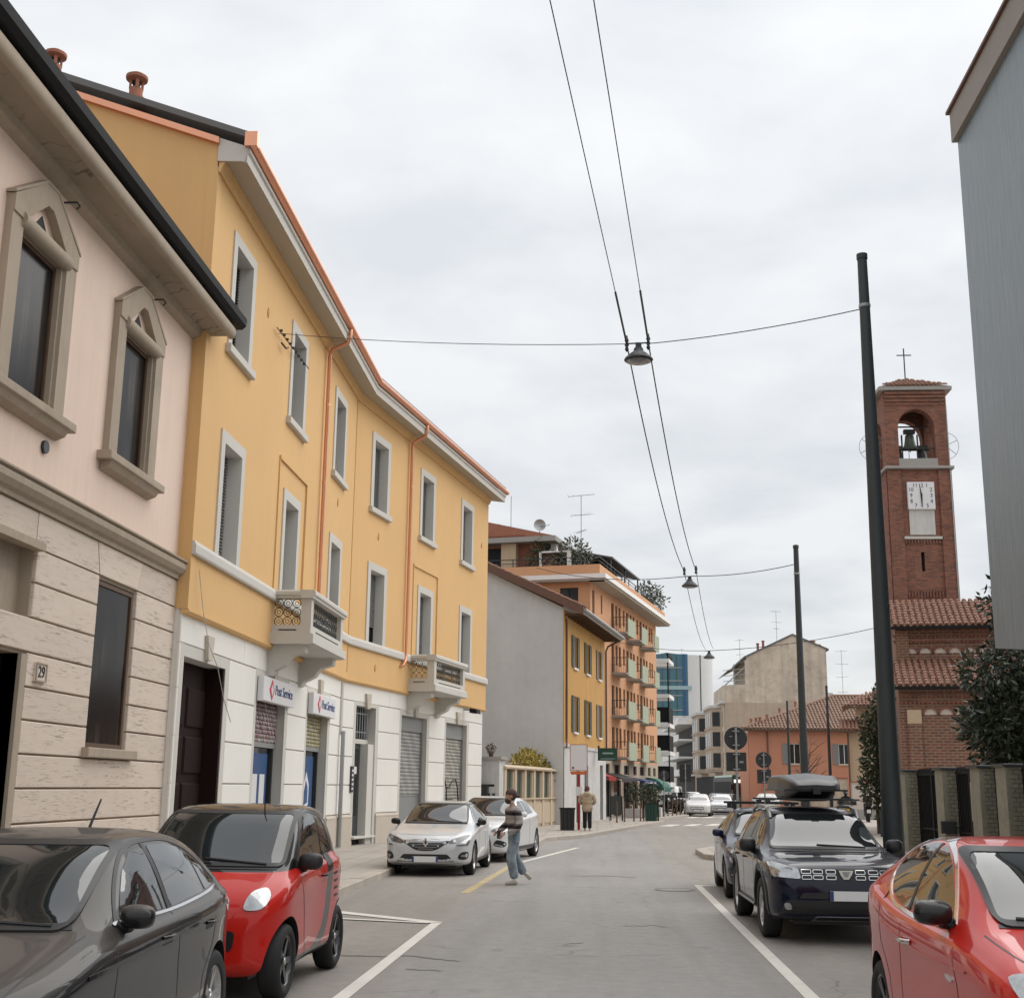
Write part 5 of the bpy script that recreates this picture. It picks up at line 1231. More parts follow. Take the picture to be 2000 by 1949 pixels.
bs = awning(8.2, 12.2, 2.20, 2.40, 1.3, 'sign_blue', 'blue shop awning with a white strip along the orange block'); MB().box(8.6, 11.8, -1.345, -1.335, 2.05, 2.12).build('white_strip', 'sign_white', bs)
awning(15.3, 18.0, 1.75, 2.45, 1.2, 'awning_green', 'rounded green awning over a shop door', curved=True)

# ================================================================== FAR LEFT: framed balcony block, glass office, white building
fb = empty('modern_block', (4.55, 98.0, 0), R_(90 - 9), 'narrow modern block with black framed glass balconies', 'building')
MB().box(0, 9, 1.0, 9, 0, 11.6).build('wall', 'pale_wall', fb)
for z in (1.9, 4.2, 6.3, 8.5, 11.2):
    MB().box(-0.6, 3.0, -1.1, 0.2, z, z + 0.28).build('white_slab', 'white_paint', fb)
for z in (2.2, 6.6, 4.5): MB().box(-0.45, 2.9, -1.0, -0.95, z + 0.05, z + 1.2).build('dark_screen', 'black_metal', fb); MB().box(-0.5, -0.45, -1.0, 0.0, z + 0.05, z + 1.2).build('dark_screen', 'black_metal', fb)
for y in (-1.05, -0.1): MB().box(-0.56, -0.46, y, y + 0.10, 0.0, 11.9).build('frame_post', 'black_metal', fb)
MB().box(-0.56, 3.0, -1.05, -0.9, 11.75, 11.9).build('frame_beam', 'black_metal', fb)
of = empty('glass_office', (9.95, 216.0, 0), 0, 'blue glass office block with curved pale end', 'building')
of.scale = (1.42, 1.42, 1.42)
MB().box(0.0, 3.9, 0.0, 12, 9.7, 17.0).build('curtain_wall', 'office_glass', of)
for k in range(5): MB().box(-0.02 + k * 0.85, 0.04 + k * 0.85, -0.06, 0.0, 9.7, 17.0).build('mullion', 'steel_door', of)
for z in (10.3, 12.0, 13.75, 15.3): MB().box(0, 3.25, -0.10, 0.0, z, z + 0.10).build('sun_fin', 'galvanised', of)
MB().box(0, 4.3, -0.16, 0.0, 12.75, 13.2).build('light_band', 'glass_green', of)
MB().box(3.3, 3.6, -0.14, 0.0, 9.7, 17.0).build('corner_strip', 'poster_blue', of)
pts = [(3.9, 0)] + [(3.9 + 3.2 * math.sin(a), 3.2 * (1 - math.cos(a)) * 0.9) for a in [i * 0.13 for i in range(1, 13)]] + [(7.1, 12), (3.9, 12)]
MB().prism(pts, 'z', 0.0, 16.9).build('curved_wall', 'pale_wall', of, smooth=35)
MB().box(5.35, 5.47, 0.30, 0.5, 4, 16.92).build('dark_joint', 'dark_metal', of)
MB().box(-2.5, 3.9, 0.02, 12, 0.0, 9.7).build('pale_base', 'pale_wall', of)
MB().prism([(0.4, 17.0), (1.4, 17.18), (2.4, 17.05), (3.0, 17.0)], 'y', 0.2, 3).build('roof_crest', 'roof_sheet', of)
antenna((14.6, 217, 24.0), 1.2, 'short mast on the glass office roof', [(1.0, 0.5, 10)], 5)
for x in (1.9, 5.6): pass
# ================================================================== BAY WINDOW HOUSE and big stained gable
bay = empty('bay_window_building', (14.0, 140.0, 0), R_(-88.3), 'stone faced building with bay windows and white balconies', 'building')
# local x towards the camera, y into the building
MB().box(-60, 0.0, 0.0, 9.5, 0, 11.0).build('wall', 'bay_stone', bay)
for k, (xa, xb) in enumerate(((-10.5, -3.0), (-25.0, -16.5))):
    bw_ = MB().prism([(xa, 0), (xb, 0), (xb - 0.8, -1.1), (xa + 0.8, -1.1)], 'z', 3.6, 10.6); bb = bw_.build('bay', 'bay_stone', bay)
    for z in (4.1, 6.4, 8.6):
        for q in range(3):
            x0 = xa + 1.2 + q * (xb - xa - 2.4) / 3
            MB().box(x0 + 0.25, x0 + (xb - xa - 2.4) / 3 - 0.25, -1.13, -1.09, z, z + 1.55).build('bay_window', 'window_glass', bb)
        s = MB(); s.add([(xb - 0.13, -0.22, z), (xb - 0.67, -0.96, z), (xb - 0.67, -0.96, z + 1.55), (xb - 0.13, -0.22, z + 1.55)], [(0, 1, 2, 3)])
        for q in range(4): s.v[q] = (s.v[q][0] + 0.03, s.v[q][1] - 0.02, s.v[q][2])
        s.build('bay_window', 'window_glass', bb)
        MB().prism([(xa - 0.05, 0), (xb + 0.05, 0), (xb - 0.78, -1.2), (xa + 0.78, -1.2)], 'z', z - 0.28, z - 0.1).build('sill_band', 'bay_stone', bb)
    MB().prism([(xa - 0.2, 0), (xb + 0.2, 0), (xb - 0.7, -1.35), (xa + 0.7, -1.35)], 'z', 10.6, 10.9).build('bay_cornice', 'white_old_wall', bb)
for z in (4.0, 6.3, 8.5):
    for xa in (-2.2, -13.0, -15.4, -27.0, -29.0): swin(bay, xa, xa + 1.3, z, z + 1.6, 'shutter_brown', 'window_glass', y=-0.16, mull=False)
MB().box(-30, 0.3, -0.5, 0.0, 10.9, 11.15).build('cornice', 'white_old_wall', bay)
for z in (3.4, 5.7, 8.0, 10.2):
    bo = MB().box(-58, -32, -2.2, 0, z, z + 0.25).build('balcony', 'white_paint', bay); MB().box(-58, -32, -2.2, -2.1, z + 0.25, z + 0.85).build('parapet', 'white_paint', bo)
MB().box(-58, -32.5, -0.05, -0.01, 0.5, 10).build('glazing', 'dark_void', bay)
gm = MB(); gm.box(-30, -0.2, -0.06, -0.02, 0.3, 3.2); gm.build('shop_glazing', 'black_metal', bay)
gab = empty('gable_building', (13.9, 140.3, 0), 0, 'tall building with stained beige blank gable and chimneys', 'building')
MB().prism([(0.0, 0.0), (11.3, 0.0), (11.3, 16.9), (7.7, 18.4), (2.6, 16.0), (2.6, 15.7), (2.4, 15.6), (2.4, 13.0), (0.0, 12.9)], 'y', 0, 12).build('gable_wall', 'stained_render', gab)
cp = MB(); cp.prism([(7.7, 18.4), (11.6, 16.75), (11.6, 16.95), (7.7, 18.6), (2.3, 16.05), (2.3, 15.85)], 'y', -0.1, 12.1); cp.build('coping', 'roof_sheet', gab)
tr = MB(); tr.add([(2.5, 0, 15.6), (2.5, 12, 15.6), (0.5, 12, 14.5), (0.5, 0, 14.5)], [(0, 1, 2, 3)]); tr.build('roof_slope', 'roof_sheet', gab)
pg = MB()
for z in (13.3, 13.9, 14.5): pg.tube([(0.0, 0.05, z), (2.4, 0.05, z + 0.2)], 0.04, 5)
pg.tube([(0.2, 0.05, 12.9), (2.4, 0.05, 14.9)], 0.07, 5); pg.tube([(1.2, 0.05, 12.9), (1.2, 0.05, 15.2)], 0.05, 5)
pg.build('terrace_rail', 'galvanised', gab)
MB().box(11.2, 12.2, 2, 4, 11.2, 12.3).build('side_balcony', 'pale_wall', gab)
for k, (x, z, lab) in enumerate(((4.1, 17.0, 'leftmost'), (4.7, 17.3, 'second from the left'), (10.1, 17.3, 'wide'), (10.9, 16.9, 'rightmost'))):
    t = empty('chimney_pot', (13.9 + x, 142, z - 0.2), 0, '%s chimney on the stained gable building' % ('dark thin ' + lab if k != 2 else 'wide brick'), 'chimney', 'chimneys on the stained gable')
    r_ = 0.14 if k != 2 else 0.32
    MB().lathe([(r_, -0.5), (r_, 0.75), (r_ * 1.3, 0.8), (r_ * 1.3, 0.9), (0, 0.95)], 10).build('shaft', 'terracotta', t)
antenna((20.0, 141, 17.7), 3.6, 'tv antenna on the peak of the stained gable', [(3.4, 1.3, 10), (2.2, 1.1, 160), (1.5, 0.8, 20)], 6)
antenna((16.0, 142, 15.4), 2.8, 'tv antenna over the low step of the stained gable', [(2.6, 0.9, 10), (1.6, 1.0, 10), (1.0, 0.8, 10)], 7)
antenna((26.6, 139, 10.5), 6.2, 'tall tv antenna standing right of the stained gable', [(6.0, 1.2, 10), (4.6, 1.4, 170), (3.2, 1.3, 20), (1.6, 1.1, 30)], 8)

# ================================================================== SALMON HOUSE and cream house
sal = empty('salmon_house', (12.9, 110.0, 0), 0, 'low salmon pink house with old hipped tile roof', 'house')
w = MB(); sh_ = [(3.35, 4.35, 3.9, 5.6), (7.55, 8.5, 3.9, 5.6)]; wall(w, 0, 12.5, 0, 6.65, sh_, 0, 0.2); w.build('wall', 'salmon_plaster', sal)
MB().box(0.0, 12.5, 0.25, 12, 0, 6.5).build('core', 'salmon_plaster', sal)
for a, b, c, d in sh_:
    wn_ = swin(sal, a, b, c, d, 'white_paint', 'window_glass', sill='cream_plaster'); shutter_leaf(wn_, a - 0.52, a - 0.02, c, d, 'shutter_grey'); shutter_leaf(wn_, b + 0.02, b + 0.52, c, d, 'shutter_grey')
MB().box(-0.5, 13, -0.6, 0.2, 6.62, 6.78).build('eaves', 'brown_wood', sal)
MB().box(1.55, 1.67, -0.1, 0, 2.8, 6.6).build('rain_pipe', 'shutter_brown', sal)
MB().box(1.3, 2.2, -0.35, 0.0, 0, 2.75).build('porch', 'salmon_plaster', sal)
vdir = Vector((0, 0.82, 0.42)); rl_ = 7.6
rf = MB(); rf.add([(-0.6, -0.6, 6.78), (13.2, -0.6, 6.78), (13.2, 5.6, 9.95), (8.2, 5.6, 9.95)], [(0, 1, 2, 3)]); rf.add([(-0.6, -0.6, 6.78), (8.2, 5.6, 9.95), (-0.6, 12, 6.78)], [(0, 1, 2)]); rf.build('roof', 'roof_tile_old', sal)
tiles(sal, (-0.6, -0.62, 6.80), (1, 0, 0), (0, 6.2, 3.17), 13.6, 6.9, 'roof_tile_old', 0.30, 0.5, clip=lambda u, v: v < 0.79 * u + 0.2)
MB().tube([(-0.6, -0.6, 6.85), (8.2, 5.6, 10.05)], 0.14, 8).build('hip_tiles', 'roof_tile_old', sal); MB().tube([(8.2, 5.6, 10.05), (13.2, 5.6, 10.05)], 0.14, 8).build('ridge_tiles', 'roof_tile_old', sal)
for k, (x, z) in enumerate(((0.3, 7.0), (0.75, 7.1), (1.1, 7.15), (1.75, 7.4), (3.0, 8.0), (4.6, 8.7))):
    MB().lathe([(0.10, -0.3), (0.10, 0.55), (0.14, 0.58), (0.14, 0.68), (0, 0.7)], 8, (x, (z - 6.8) * 1.9 - 0.2, z)).build('flue', 'terracotta', sal)
crm = empty('cream_house', (16.45, 84.0, 0), R_(-10), 'old cream house with small tiled roofs behind the scooter', 'house')
MB().box(0, 6, 0, 8, 0, 5.6).build('wall', 'cream_plaster', crm)
MB().box(-0.25, 0.0, -0.06, 0.25, 0, 5.6).build('corner_pier', 'cream_plaster', crm)
MB().box(0.5, 6, 1.0, 8, 5.6, 7.2).build('upper_wall', 'cream_plaster', crm)
lr = MB(); lr.add([(-0.7, -0.6, 5.55), (6.3, -0.6, 5.55), (6.3, 1.2, 6.3), (-0.7, 1.2, 6.3)], [(0, 1, 2, 3)]); lr.build('lower_roof', 'roof_tile', crm)
tiles(crm, (-0.7, -0.62, 5.58), (1, 0, 0), (0, 1.8, 0.75), 6.8, 1.9, 'roof_tile', 0.24, 0.4)
ur = MB(); ur.add([(-0.4, 0.3, 7.15), (6.5, 0.3, 7.15), (6.5, 4, 8.8), (2.6, 4, 8.8)], [(0, 1, 2, 3)]); ur.add([(-0.4, 0.3, 7.15), (2.6, 4, 8.8), (-0.4, 8, 7.15)], [(0, 1, 2)]); ur.build('upper_roof', 'roof_tile', crm)
tiles(crm, (-0.4, 0.28, 7.18), (1, 0, 0), (0, 3.7, 1.65), 6.8, 4.0, 'roof_tile', 0.24, 0.4, clip=lambda u, v: v < 1.35 * u + .1)
MB().box(-0.5, 6.4, 0.25, 0.5, 7.0, 7.12).build('eaves_board', 'brown_wood', crm); MB().box(-0.8, 6.4, -0.65, -0.3, 5.40, 5.52).build('eaves_board', 'brown_wood', crm)
MB().tube([(-0.2, -0.15, 5.4), (-0.2, -0.15, 0.2)], 0.06, 6).build('rain_pipe', 'shutter_brown', crm)
lw = empty('low_wall', (15.1, 77.5, 0.13), R_(6), 'plain pale pink low wall with grey base behind the scooter', 'wall')
MB().box(0, 5.5, 0, 0.3, 0.55, 2.1).build('wall', 'pinkish_wall', lw); MB().box(-0.02, 5.52, -0.03, 0.33, 0, 0.55).build('base', 'concrete', lw); MB().box(-0.05, 5.55, -0.06, 0.36, 2.1, 2.17).build('coping', 'terracotta', lw)
gwl2 = empty('yard_wall', (12.0, 96.0, 0), R_(5), 'brownish yard wall between the salmon and cream houses', 'wall')
MB().box(2.2, 6.5, 0, 0.3, 0, 2.6).build('wall', 'stained_render', gwl2); MB().box(2.15, 6.55, -0.05, 0.35, 2.6, 2.7).build('coping', 'terracotta', gwl2)

# ================================================================== CHURCH
ch = empty('brick_church', (10.75, 47.5, 0), R_(-11), 'brick church with two tiers of blind arches and tile roofs', 'church')
MB().box(0.35, 9.5, 0.0, 3.0, 0, 5.45).build('lower_wall', 'church_brick', ch)
MB().box(0.45, 9.5, 3.0, 9, 0, 8.0).build('upper_wall', 'church_brick', ch)
def arcade(z, y, x0, n, step=0.55, gapafter=None):
    for i in range(n):
        cx = x0 + i * step; r = step * 0.40
        pts = [(cx + r * math.cos(a), z + r * math.sin(a)) for a in [math.pi * k / 8 for k in range(9)]]
        MB().prism(pts, 'y', y - 0.012, y + 0.01).build('arch_infill', 'pinkish_wall', ch)
        ar = MB(); R1 = r + 0.085
        vs = []
        for k in range(9):
            a = math.pi * k / 8
            for rr_, yy in ((r, y - 0.07), (R1, y - 0.07), (R1, y + 0.01), (r, y + 0.01)): vs.append((cx + rr_ * math.cos(a), yy, z + rr_ * math.sin(a)))
        fs = [(4 * k + j, 4 * k + (j + 1) % 4, 4 * k + 4 + (j + 1) % 4, 4 * k + 4 + j) for k in range(8) for j in range(4)] + [(0, 1, 2, 3), (32, 33, 34, 35)]
        ar.add(vs, fs); ar.build('arch_ring', 'tower_brick', ch)
arcade(4.48, 0.0, 1.42, 10); arcade(7.02, 3.0, 1.0, 12)
for z, y in ((4.85, 0.0), (5.1, 0.0), (7.4, 3.0), (7.62, 3.0)):
    cb_ = MB()
    for k in range(60):
        x = 0.40 + k * 0.15; cb_.box(x, x + 0.08, y - 0.05, y, z, z + 0.075)
    cb_.box(0.35, 9.5, y - 0.06, y, z + 0.075, z + 0.13); cb_.build('dentil_course', 'tower_brick', ch, kind='stuff')
MB().box(0.62, 1.08, -0.12, 0.0, 0, 4.15).build('pilaster', 'church_brick', ch); MB().box(0.45, 0.95, 2.9, 3.0, 5, 7.9).build('pilaster', 'church_brick', ch)
MB().bbox(0.60, 1.10, -0.14, 0.0, 4.15, 4.66, 0.02).build('corner_block', 'cream_plaster', ch)
aw = MB(); pts = [(3.35, 2.4), (4.45, 2.4)] + [(3.9 + 0.55 * math.cos(a), 3.55 + 0.62 * math.sin(a)) for a in [math.pi * k / 10 for k in range(11)]]
aw.prism(pts, 'y', -0.02, 0.02); awo = aw.build('arched_window', 'dark_void', ch)
for z in (2.8, 3.2, 3.6): MB().box(3.35, 4.45, -0.04, -0.021, z, z + 0.05).build('glazing_bar', 'shutter_brown', awo)
MB().box(3.3, 4.5, -0.06, 0.02, 2.30, 2.40).build('window_sill', 'tower_brick', ch)
# roofs
def church_roof(x0, x1, y, z, dy, dz, mat='roof_tile'):
    r = MB(); r.add([(x0, y, z), (x1, y, z), (x1, y + dy, z + dz), (x0, y + dy, z + dz)], [(0, 1, 2, 3)]); r.build('roof', mat, ch)
    tiles(ch, (x0, y - 0.02, z + 0.02), (1, 0, 0), (0, dy, dz), x1 - x0, math.hypot(dy, dz), mat, 0.24, 0.36)
    MB().box(x0, x1, y - 0.10, y + 0.06, z - 0.10, z + 0.0).build('gutter', 'black_metal', ch)
church_roof(0.05, 9.6, -0.30, 5.48, 3.3, 1.25); church_roof(0.1, 9.6, 2.6, 8.03, 3.2, 1.4)
MB().tube([(4.9, -0.3, 5.55), (6.4, 3.0, 6.8)], 0.10, 6).build('valley_tiles', 'roof_tile', ch)
# bell tower
tw_ = empty('bell_tower', (13.62, 58.0, 0), 0, 'red brick bell tower with square clock, open belfry and iron cross', 'tower')
tw_.scale = (0.92, 0.92, 1)
TW, TD = 3.15, 3.15
sh_l = [(1.43, 1.60, 11.6, 12.5)]
m = MB(); wall(m, 0, TW, 0, 16.55, sh_l, 0, 0.3); m.build('shaft_front', 'tower_brick', tw_)
MB().box(0.0, TW, 0.32, TD, 0, 16.5).build('shaft', 'tower_brick', tw_); MB().box(1.40, 1.63, 0.28, 0.31, 11.5, 12.6).build('slit_window', 'dark_void', tw_)
for x0, x1 in ((0, 0.62), (TW - 0.62, TW)): MB().box(x0 - 0.02, x1 + 0.02, -0.10, 0.0, 0, 16.4).build('corner_pilaster', 'tower_brick', tw_)
MB().box(0.6, TW - 0.6, -0.10, 0.0, 13.1, 13.22).build('brick_band', 'grey_trim', tw_)
dn = MB()
for k in range(12): dn.box(0.68 + k * 0.15, 0.76 + k * 0.15, -0.07, 0, 12.9, 13.06)
for k in range(12): dn.box(0.68 + k * 0.15, 0.76 + k * 0.15, -0.07, 0, 10.4, 10.7)
dn.build('dentil_course', 'tower_brick', tw_, kind='stuff')
MB().box(0.95, 2.2, -0.06, 0.0, 13.3, 14.5).build('blind_panel', 'white_old_wall', tw_)
cb2 = MB(); cb2.bbox(-0.14, TW + 0.14, -0.26, TD + 0.14, 16.42, 16.55, 0.02); cb2.build('stone_cornice', 'concrete', tw_)
# belfry piers with arched openings on all four sides
def arch_wall(x0, x1, y0, y1, z0, z1, cx, hw, zs_):
    mb = MB(); N = 12
    for yy in (y0, y1):
        arc = [(cx + hw * math.cos(a), zs_ + hw * math.sin(a)) for a in [math.pi * k / N for k in range(N + 1)]]
        mb.add([(x0, yy, z0), (cx - hw, yy, z0), (cx - hw, yy, zs_), (x0, yy, zs_)], [(0, 1, 2, 3)]); mb.add([(cx + hw, yy, z0), (x1, yy, z0), (x1, yy, zs_), (cx + hw, yy, zs_)], [(0, 1, 2, 3)])
        for k in range(N):
            a, b = arc[k], arc[k + 1]; xa = x1 if k < N / 2 else x0; xb = x1 if k < N / 2 else x0
            mb.add([(a[0], yy, a[1]), (b[0], yy, b[1]), (b[0], yy, z1), (a[0], yy, z1)], [(0, 1, 2, 3)])
        mb.add([(x0, yy, zs_), (cx - hw, yy, zs_), (cx - hw, yy, z1), (x0, yy, z1)], [(0, 1, 2, 3)]); mb.add([(cx + hw, yy, zs_), (x1, yy, zs_), (x1, yy, z1), (cx + hw, yy, z1)], [(0, 1, 2, 3)])
    arc = [(cx + hw, z0)] + [(cx + hw * math.cos(math.pi * k / N), zs_ + hw * math.sin(math.pi * k / N)) for k in range(N + 1)] + [(cx - hw, z0)]
    for k in range(len(arc) - 1):
        a, b = arc[k], arc[k + 1]; mb.add([(a[0], y0, a[1]), (b[0], y0, b[1]), (b[0], y1, b[1]), (a[0], y1, a[1])], [(0, 1, 2, 3)])
    for xx in (x0, x1): mb.add([(xx, y0, z0), (xx, y1, z0), (xx, y1, z1), (xx, y0, z1)], [(0, 1, 2, 3)])
    mb.add([(x0, y0, z1), (x1, y0, z1), (x1, y1, z1), (x0, y1, z1)], [(0, 1, 2, 3)])
    return mb
arch_wall(0, TW, 0, 0.55, 16.55, 20.25, TW / 2, 0.92, 18.45).build('belfry_wall', 'tower_brick', tw_)
arch_wall(0, TW, TD - 0.55, TD, 16.55, 20.25, TW / 2, 0.95, 18.55).build('belfry_wall', 'tower_brick', tw_)
for xx in (0.0, TW - 0.55):
    o = arch_wall(0.55, TD - 0.55, 0, 0.55, 16.55, 20.25, TD / 2, 0.70, 18.35).build('belfry_wall', 'tower_brick', tw_, loc=(xx + 0.55, 0, 0), rz=R_(90))
MB().box(0.5, TW - 0.5, 0.5, TD - 0.5, 20.0, 20.2).build('belfry_ceiling', 'dark_wood', tw_)
MB().bbox(0.60, TW - 0.60, -0.05, 0.2, 16.55, 16.95, 0.02).build('belfry_sill', 'concrete', tw_)
for k in range(4): MB().box(0.05 + k * 0.0 , TW - 0.05, -0.04 - 0.05 * k, 0.0, 19.55 + 0.17 * k, 19.68 + 0.17 * k).build('cornice_step', 'tower_brick', tw_)
rr_ = MB(); a0, a1, zt_ = -0.27, TW + 0.27, 21.25
rr_.add([(a0, a0, 20.42), (a1, a0, 20.42), (a1, a1, 20.42), (a0, a1, 20.42), (TW / 2, TD / 2, zt_)], [(0, 1, 4), (1, 2, 4), (2, 3, 4), (3, 0, 4)]); rr_.build('roof', 'roof_tile', tw_)
MB().box(a0, a1, a0, a1, 20.25, 20.42).build('eaves', 'concrete', tw_)
tiles(tw_, (a0, a0 - 0.02, 20.45), (1, 0, 0), (0, 2.0, 0.93), a1 - a0, 2.2, 'roof_tile', 0.22, 0.34, clip=lambda u, v: v * 0.907 < min(u, (a1 - a0) - u))
cr_ = MB(); cr_.tube([(TW / 2, TD / 2, 21.3), (TW / 2, TD / 2, 22.9)], 0.035, 6); cr_.tube([(TW / 2 - 0.38, TD / 2, 22.55), (TW / 2 + 0.38, TD / 2, 22.55)], 0.03, 6); cr_.build('cross', 'dark_metal', tw_)
# clock
ck = MB().bbox(0.90, 2.24, -0.20, -0.02, 14.48, 15.78, 0.02).build('clock', 'sign_white', tw_)
cx, cz = 1.57, 15.13
for k in (1, 2, 3, 4, 5, 7, 8, 9, 10, 11, 12):
    a = R_(90 - 30 * k); q = 1.0 / max(abs(math.cos(a)), abs(math.sin(a)))
    text_obj(str(k), 0.26, 'print_black', ck, (cx + 0.50 * q * math.cos(a), -0.204, cz + 0.48 * q * math.sin(a)), (R_(90), 0, 0), 'numeral', 0.004)
MB().prism([(cx - 0.045, cz + 0.02), (cx + 0.05, cz - 0.02), (cx - 0.06, cz + 0.52)], 'y', -0.225, -0.212).build('hour_hand', 'print_black', ck)
MB().prism([(cx - 0.05, cz + 0.08), (cx + 0.05, cz + 0.08), (cx + 0.02, cz - 0.56), (cx - 0.01, cz - 0.56)], 'y', -0.240, -0.228).build('minute_hand', 'print_black', ck)
# bells and frame
bf = MB(); bf.tube([(0.55, TD / 2, 18.9), (TW - 0.55, TD / 2, 18.9)], 0.04, 6); bf.tube([(0.55, TD / 2, 17.75), (TW - 0.55, TD / 2, 17.75)], 0.05, 6)
for x in (1.2, 2.0): bf.tube([(x, TD / 2, 16.6), (x, TD / 2, 18.5)], 0.045, 6)
bf.build('bell_frame', 'dark_metal', tw_)
bf = MB()
for x in (0.85, 1.2, 1.6, 1.95, 2.3): bf.tube([(x, 0.25, 16.9), (x, 0.25, 17.6)], 0.018, 5)
bf.tube([(0.62, 0.25, 17.5), (2.5, 0.25, 17.5)], 0.022, 5); bf.build('belfry_rail', 'dark_metal', tw_)
def bell(x, z, s, mat='brass_bell'):
    o = MB().lathe([(0.0, 0.0), (0.10 * s, 0.0), (0.22 * s, -0.08 * s), (0.26 * s, -0.35 * s), (0.31 * s, -0.6 * s), (0.43 * s, -0.78 * s), (0.40 * s, -0.80 * s), (0.0, -0.70 * s)], 20, (x, TD / 2, z)).build('bell', mat, tw_, smooth=50)
    MB().tube([(x, TD / 2, z - 0.5 * s), (x, TD / 2, z - 0.95 * s)], 0.035 * s, 6).build('clapper', 'dark_metal', o)
    MB().box(x - 0.30 * s, x + 0.30 * s, TD / 2 - 0.12, TD / 2 + 0.12, z, z + 0.22 * s).build('headstock', 'dark_metal', o)
bell(1.6, 18.55, 0.95); bell(0.95, 17.75, 0.85, 'dark_metal'); bell(2.2, 17.75, 0.9, 'dark_metal')
for xx, zz_ in ((-0.35, 17.9), (TW + 0.30, 17.95)):
    wh = MB(); pts = [(xx + 0.66 * math.cos(2 * math.pi * k / 24), TD / 2, zz_ + 0.66 * math.sin(2 * math.pi * k / 24)) for k in range(25)]
    wh.tube(pts, 0.014, 5, caps=False)
    for k in range(3): a = math.pi * k / 3 + 0.4; wh.tube([(xx - 0.64 * math.cos(a), TD / 2, zz_ - 0.72 * math.sin(a)), (xx + 0.64 * math.cos(a), TD / 2, zz_ + 0.72 * math.sin(a))], 0.016, 5)
    wh.build('bell_wheel', 'galvanised', tw_)
MB().tube([(TW - 0.05, -0.14, 0), (TW - 0.05, -0.14, 19.5)], 0.03, 6).build('cable_conduit', 'galvanised', tw_)

# ================================================================== CHURCH FENCE (line x = 9)
def pillar(y, lab, w_=0.75, h=2.15):
    t = empty('stone_pillar', (8.6, y, 0.13), 0, lab, 'pillar', 'stone pillars of the church fence')
    MB().box(0, 0.72, 0, 0.72, 0, h).build('shaft', 'pillar_stone', t); MB().box(-0.004, 0.10, -0.004, 0.70, 0, h).build('quoin', 'fence_stone', t)
    MB().bbox(-0.06, 0.78, -0.06, 0.78, h, h + 0.07, 0.015).build('cap', 'dark_metal', t)
PY = [36.6, 32.7, 29.6, 27.7]
for y, lab in zip(PY, ('stone fence pillar standing just right of the big dark pole', 'stone fence pillar with small meter box, between the two gates', 'wide stone fence pillar left of the narrow gap', 'stone fence pillar at the right edge of the picture')): pillar(y, lab)
def gate(y0, y1, lab, hdr=2.05):
    t = empty('iron_gate', (8.95, 0, 0.13), 0, lab, 'gate', 'black iron gates of the church fence')
    n = max(4, int((y1 - y0) / 0.13))
    fr = MB()
    for z in (0.10, 0.62, hdr): fr.box(-0.03, 0.03, y0, y1, z, z + 0.06)
    fr.build('rails', 'black_metal', t)
    for k in range(n + 1):
        y = y0 + (y1 - y0) * k / n
        MB().tube([(0, y, 0.1), (0, y, hdr + 0.18)], 0.016, 5).build('bar', 'black_metal', t)
    mm = (y0 + y1) / 2; MB().box(-0.045, 0.045, mm - 0.06, mm + 0.06, 0.05, hdr + 0.2).build('lock_stile', 'black_metal', t)
    sh = MB().box(0.04, 0.06, y0, y1, 0.12, hdr).build('backing_sheet', 'black_metal', t)
    return t
gate(PY[1] + 0.72, PY[0], 'black iron double gate beside the big dark pole')
g2 = gate(PY[2] + 0.72, PY[1], 'black iron gate carrying a tall cream sign panel')
MB().box(-0.07, -0.05, 30.9, 31.35, 0.95, 1.85).build('sign_panel', 'cream_awning', g2)
gate(PY[3] + 0.72, PY[2], 'narrow black iron gate at the right, between two pillars')
gate(23.0, PY[3], 'black iron fence panel right of the last pillar')
mb_ = empty('meter_box', (8.5, 32.9, 0.75), 0, 'small dark meter box fixed to the middle stone pillar', 'box'); MB().bbox(-0.02, 0.35, -0.28, -0.2, 0, 0.30, 0.02).build('casing', 'dark_metal', mb_); MB().tube([(0.35, -0.24, 0.15), (0.5, -0.24, 0.16), (0.55, -0.1, 0.2)], 0.02, 5).build('hose', 'dark_metal', mb_)
# magnolia behind the fence
mg = empty('magnolia_tree', (11.6, 36.3, 0.0), 0, 'dense dark magnolia tree behind the church fence', 'tree')
branches('trunk', (0, 0, 0), (0.3, 0, 5.5), 16, 2.2, 0.22, mg, 21)
leaves('crown', [((0.0, 0, 3.5), (1.3, 1.5, 1.5)), ((0.6, 0.2, 5.4), (1.2, 1.3, 1.2)), ((-0.8, -0.3, 5.0), (0.8, 1.0, 0.6)), ((1.7, -0.2, 3.3), (1.7, 1.7, 1.6)), ((0.2, 0, 7.0), (0.8, 0.9, 0.8)), ((-0.8, -0.3, 3.6), (0.9, 1.0, 0.6)), ((2.4, 0, 5.2), (1.6, 1.5, 1.5)), ((0.4, -0.2, 2.5), (1.3, 1.2, 0.6)), ((0.9, 0.1, 7.9), (0.6, 0.6, 0.5))], 15000, 0.24, 'magnolia_leaf', mg, 22, 0.35, 0.40)
m2 = empty('evergreen_shrub', (11.0, 51.5, 0.1), 0, 'tall dark evergreen shrub just left of the big pole', 'shrub')
branches('stems', (0, 0, 0), (0.1, 0, 4.6), 9, 1.1, 0.08, m2, 31)
leaves('foliage', [((0.15, 0, 4.0), (0.75, 0.7, 1.0)), ((0.1, 0, 2.7), (0.7, 0.7, 0.9)), ((0.4, 0, 5.2), (0.5, 0.5, 0.6)), ((-0.25, 0, 1.8), (0.5, 0.6, 0.6)), ((0.4, 0, 1.2), (0.6, 0.6, 0.9))], 3600, 0.20, 'shrub_leaf', m2, 32, 0.3)
bt = empty('bare_tree', (14.9, 93.0, 0), 0, 'small bare tree in front of the salmon house', 'tree')
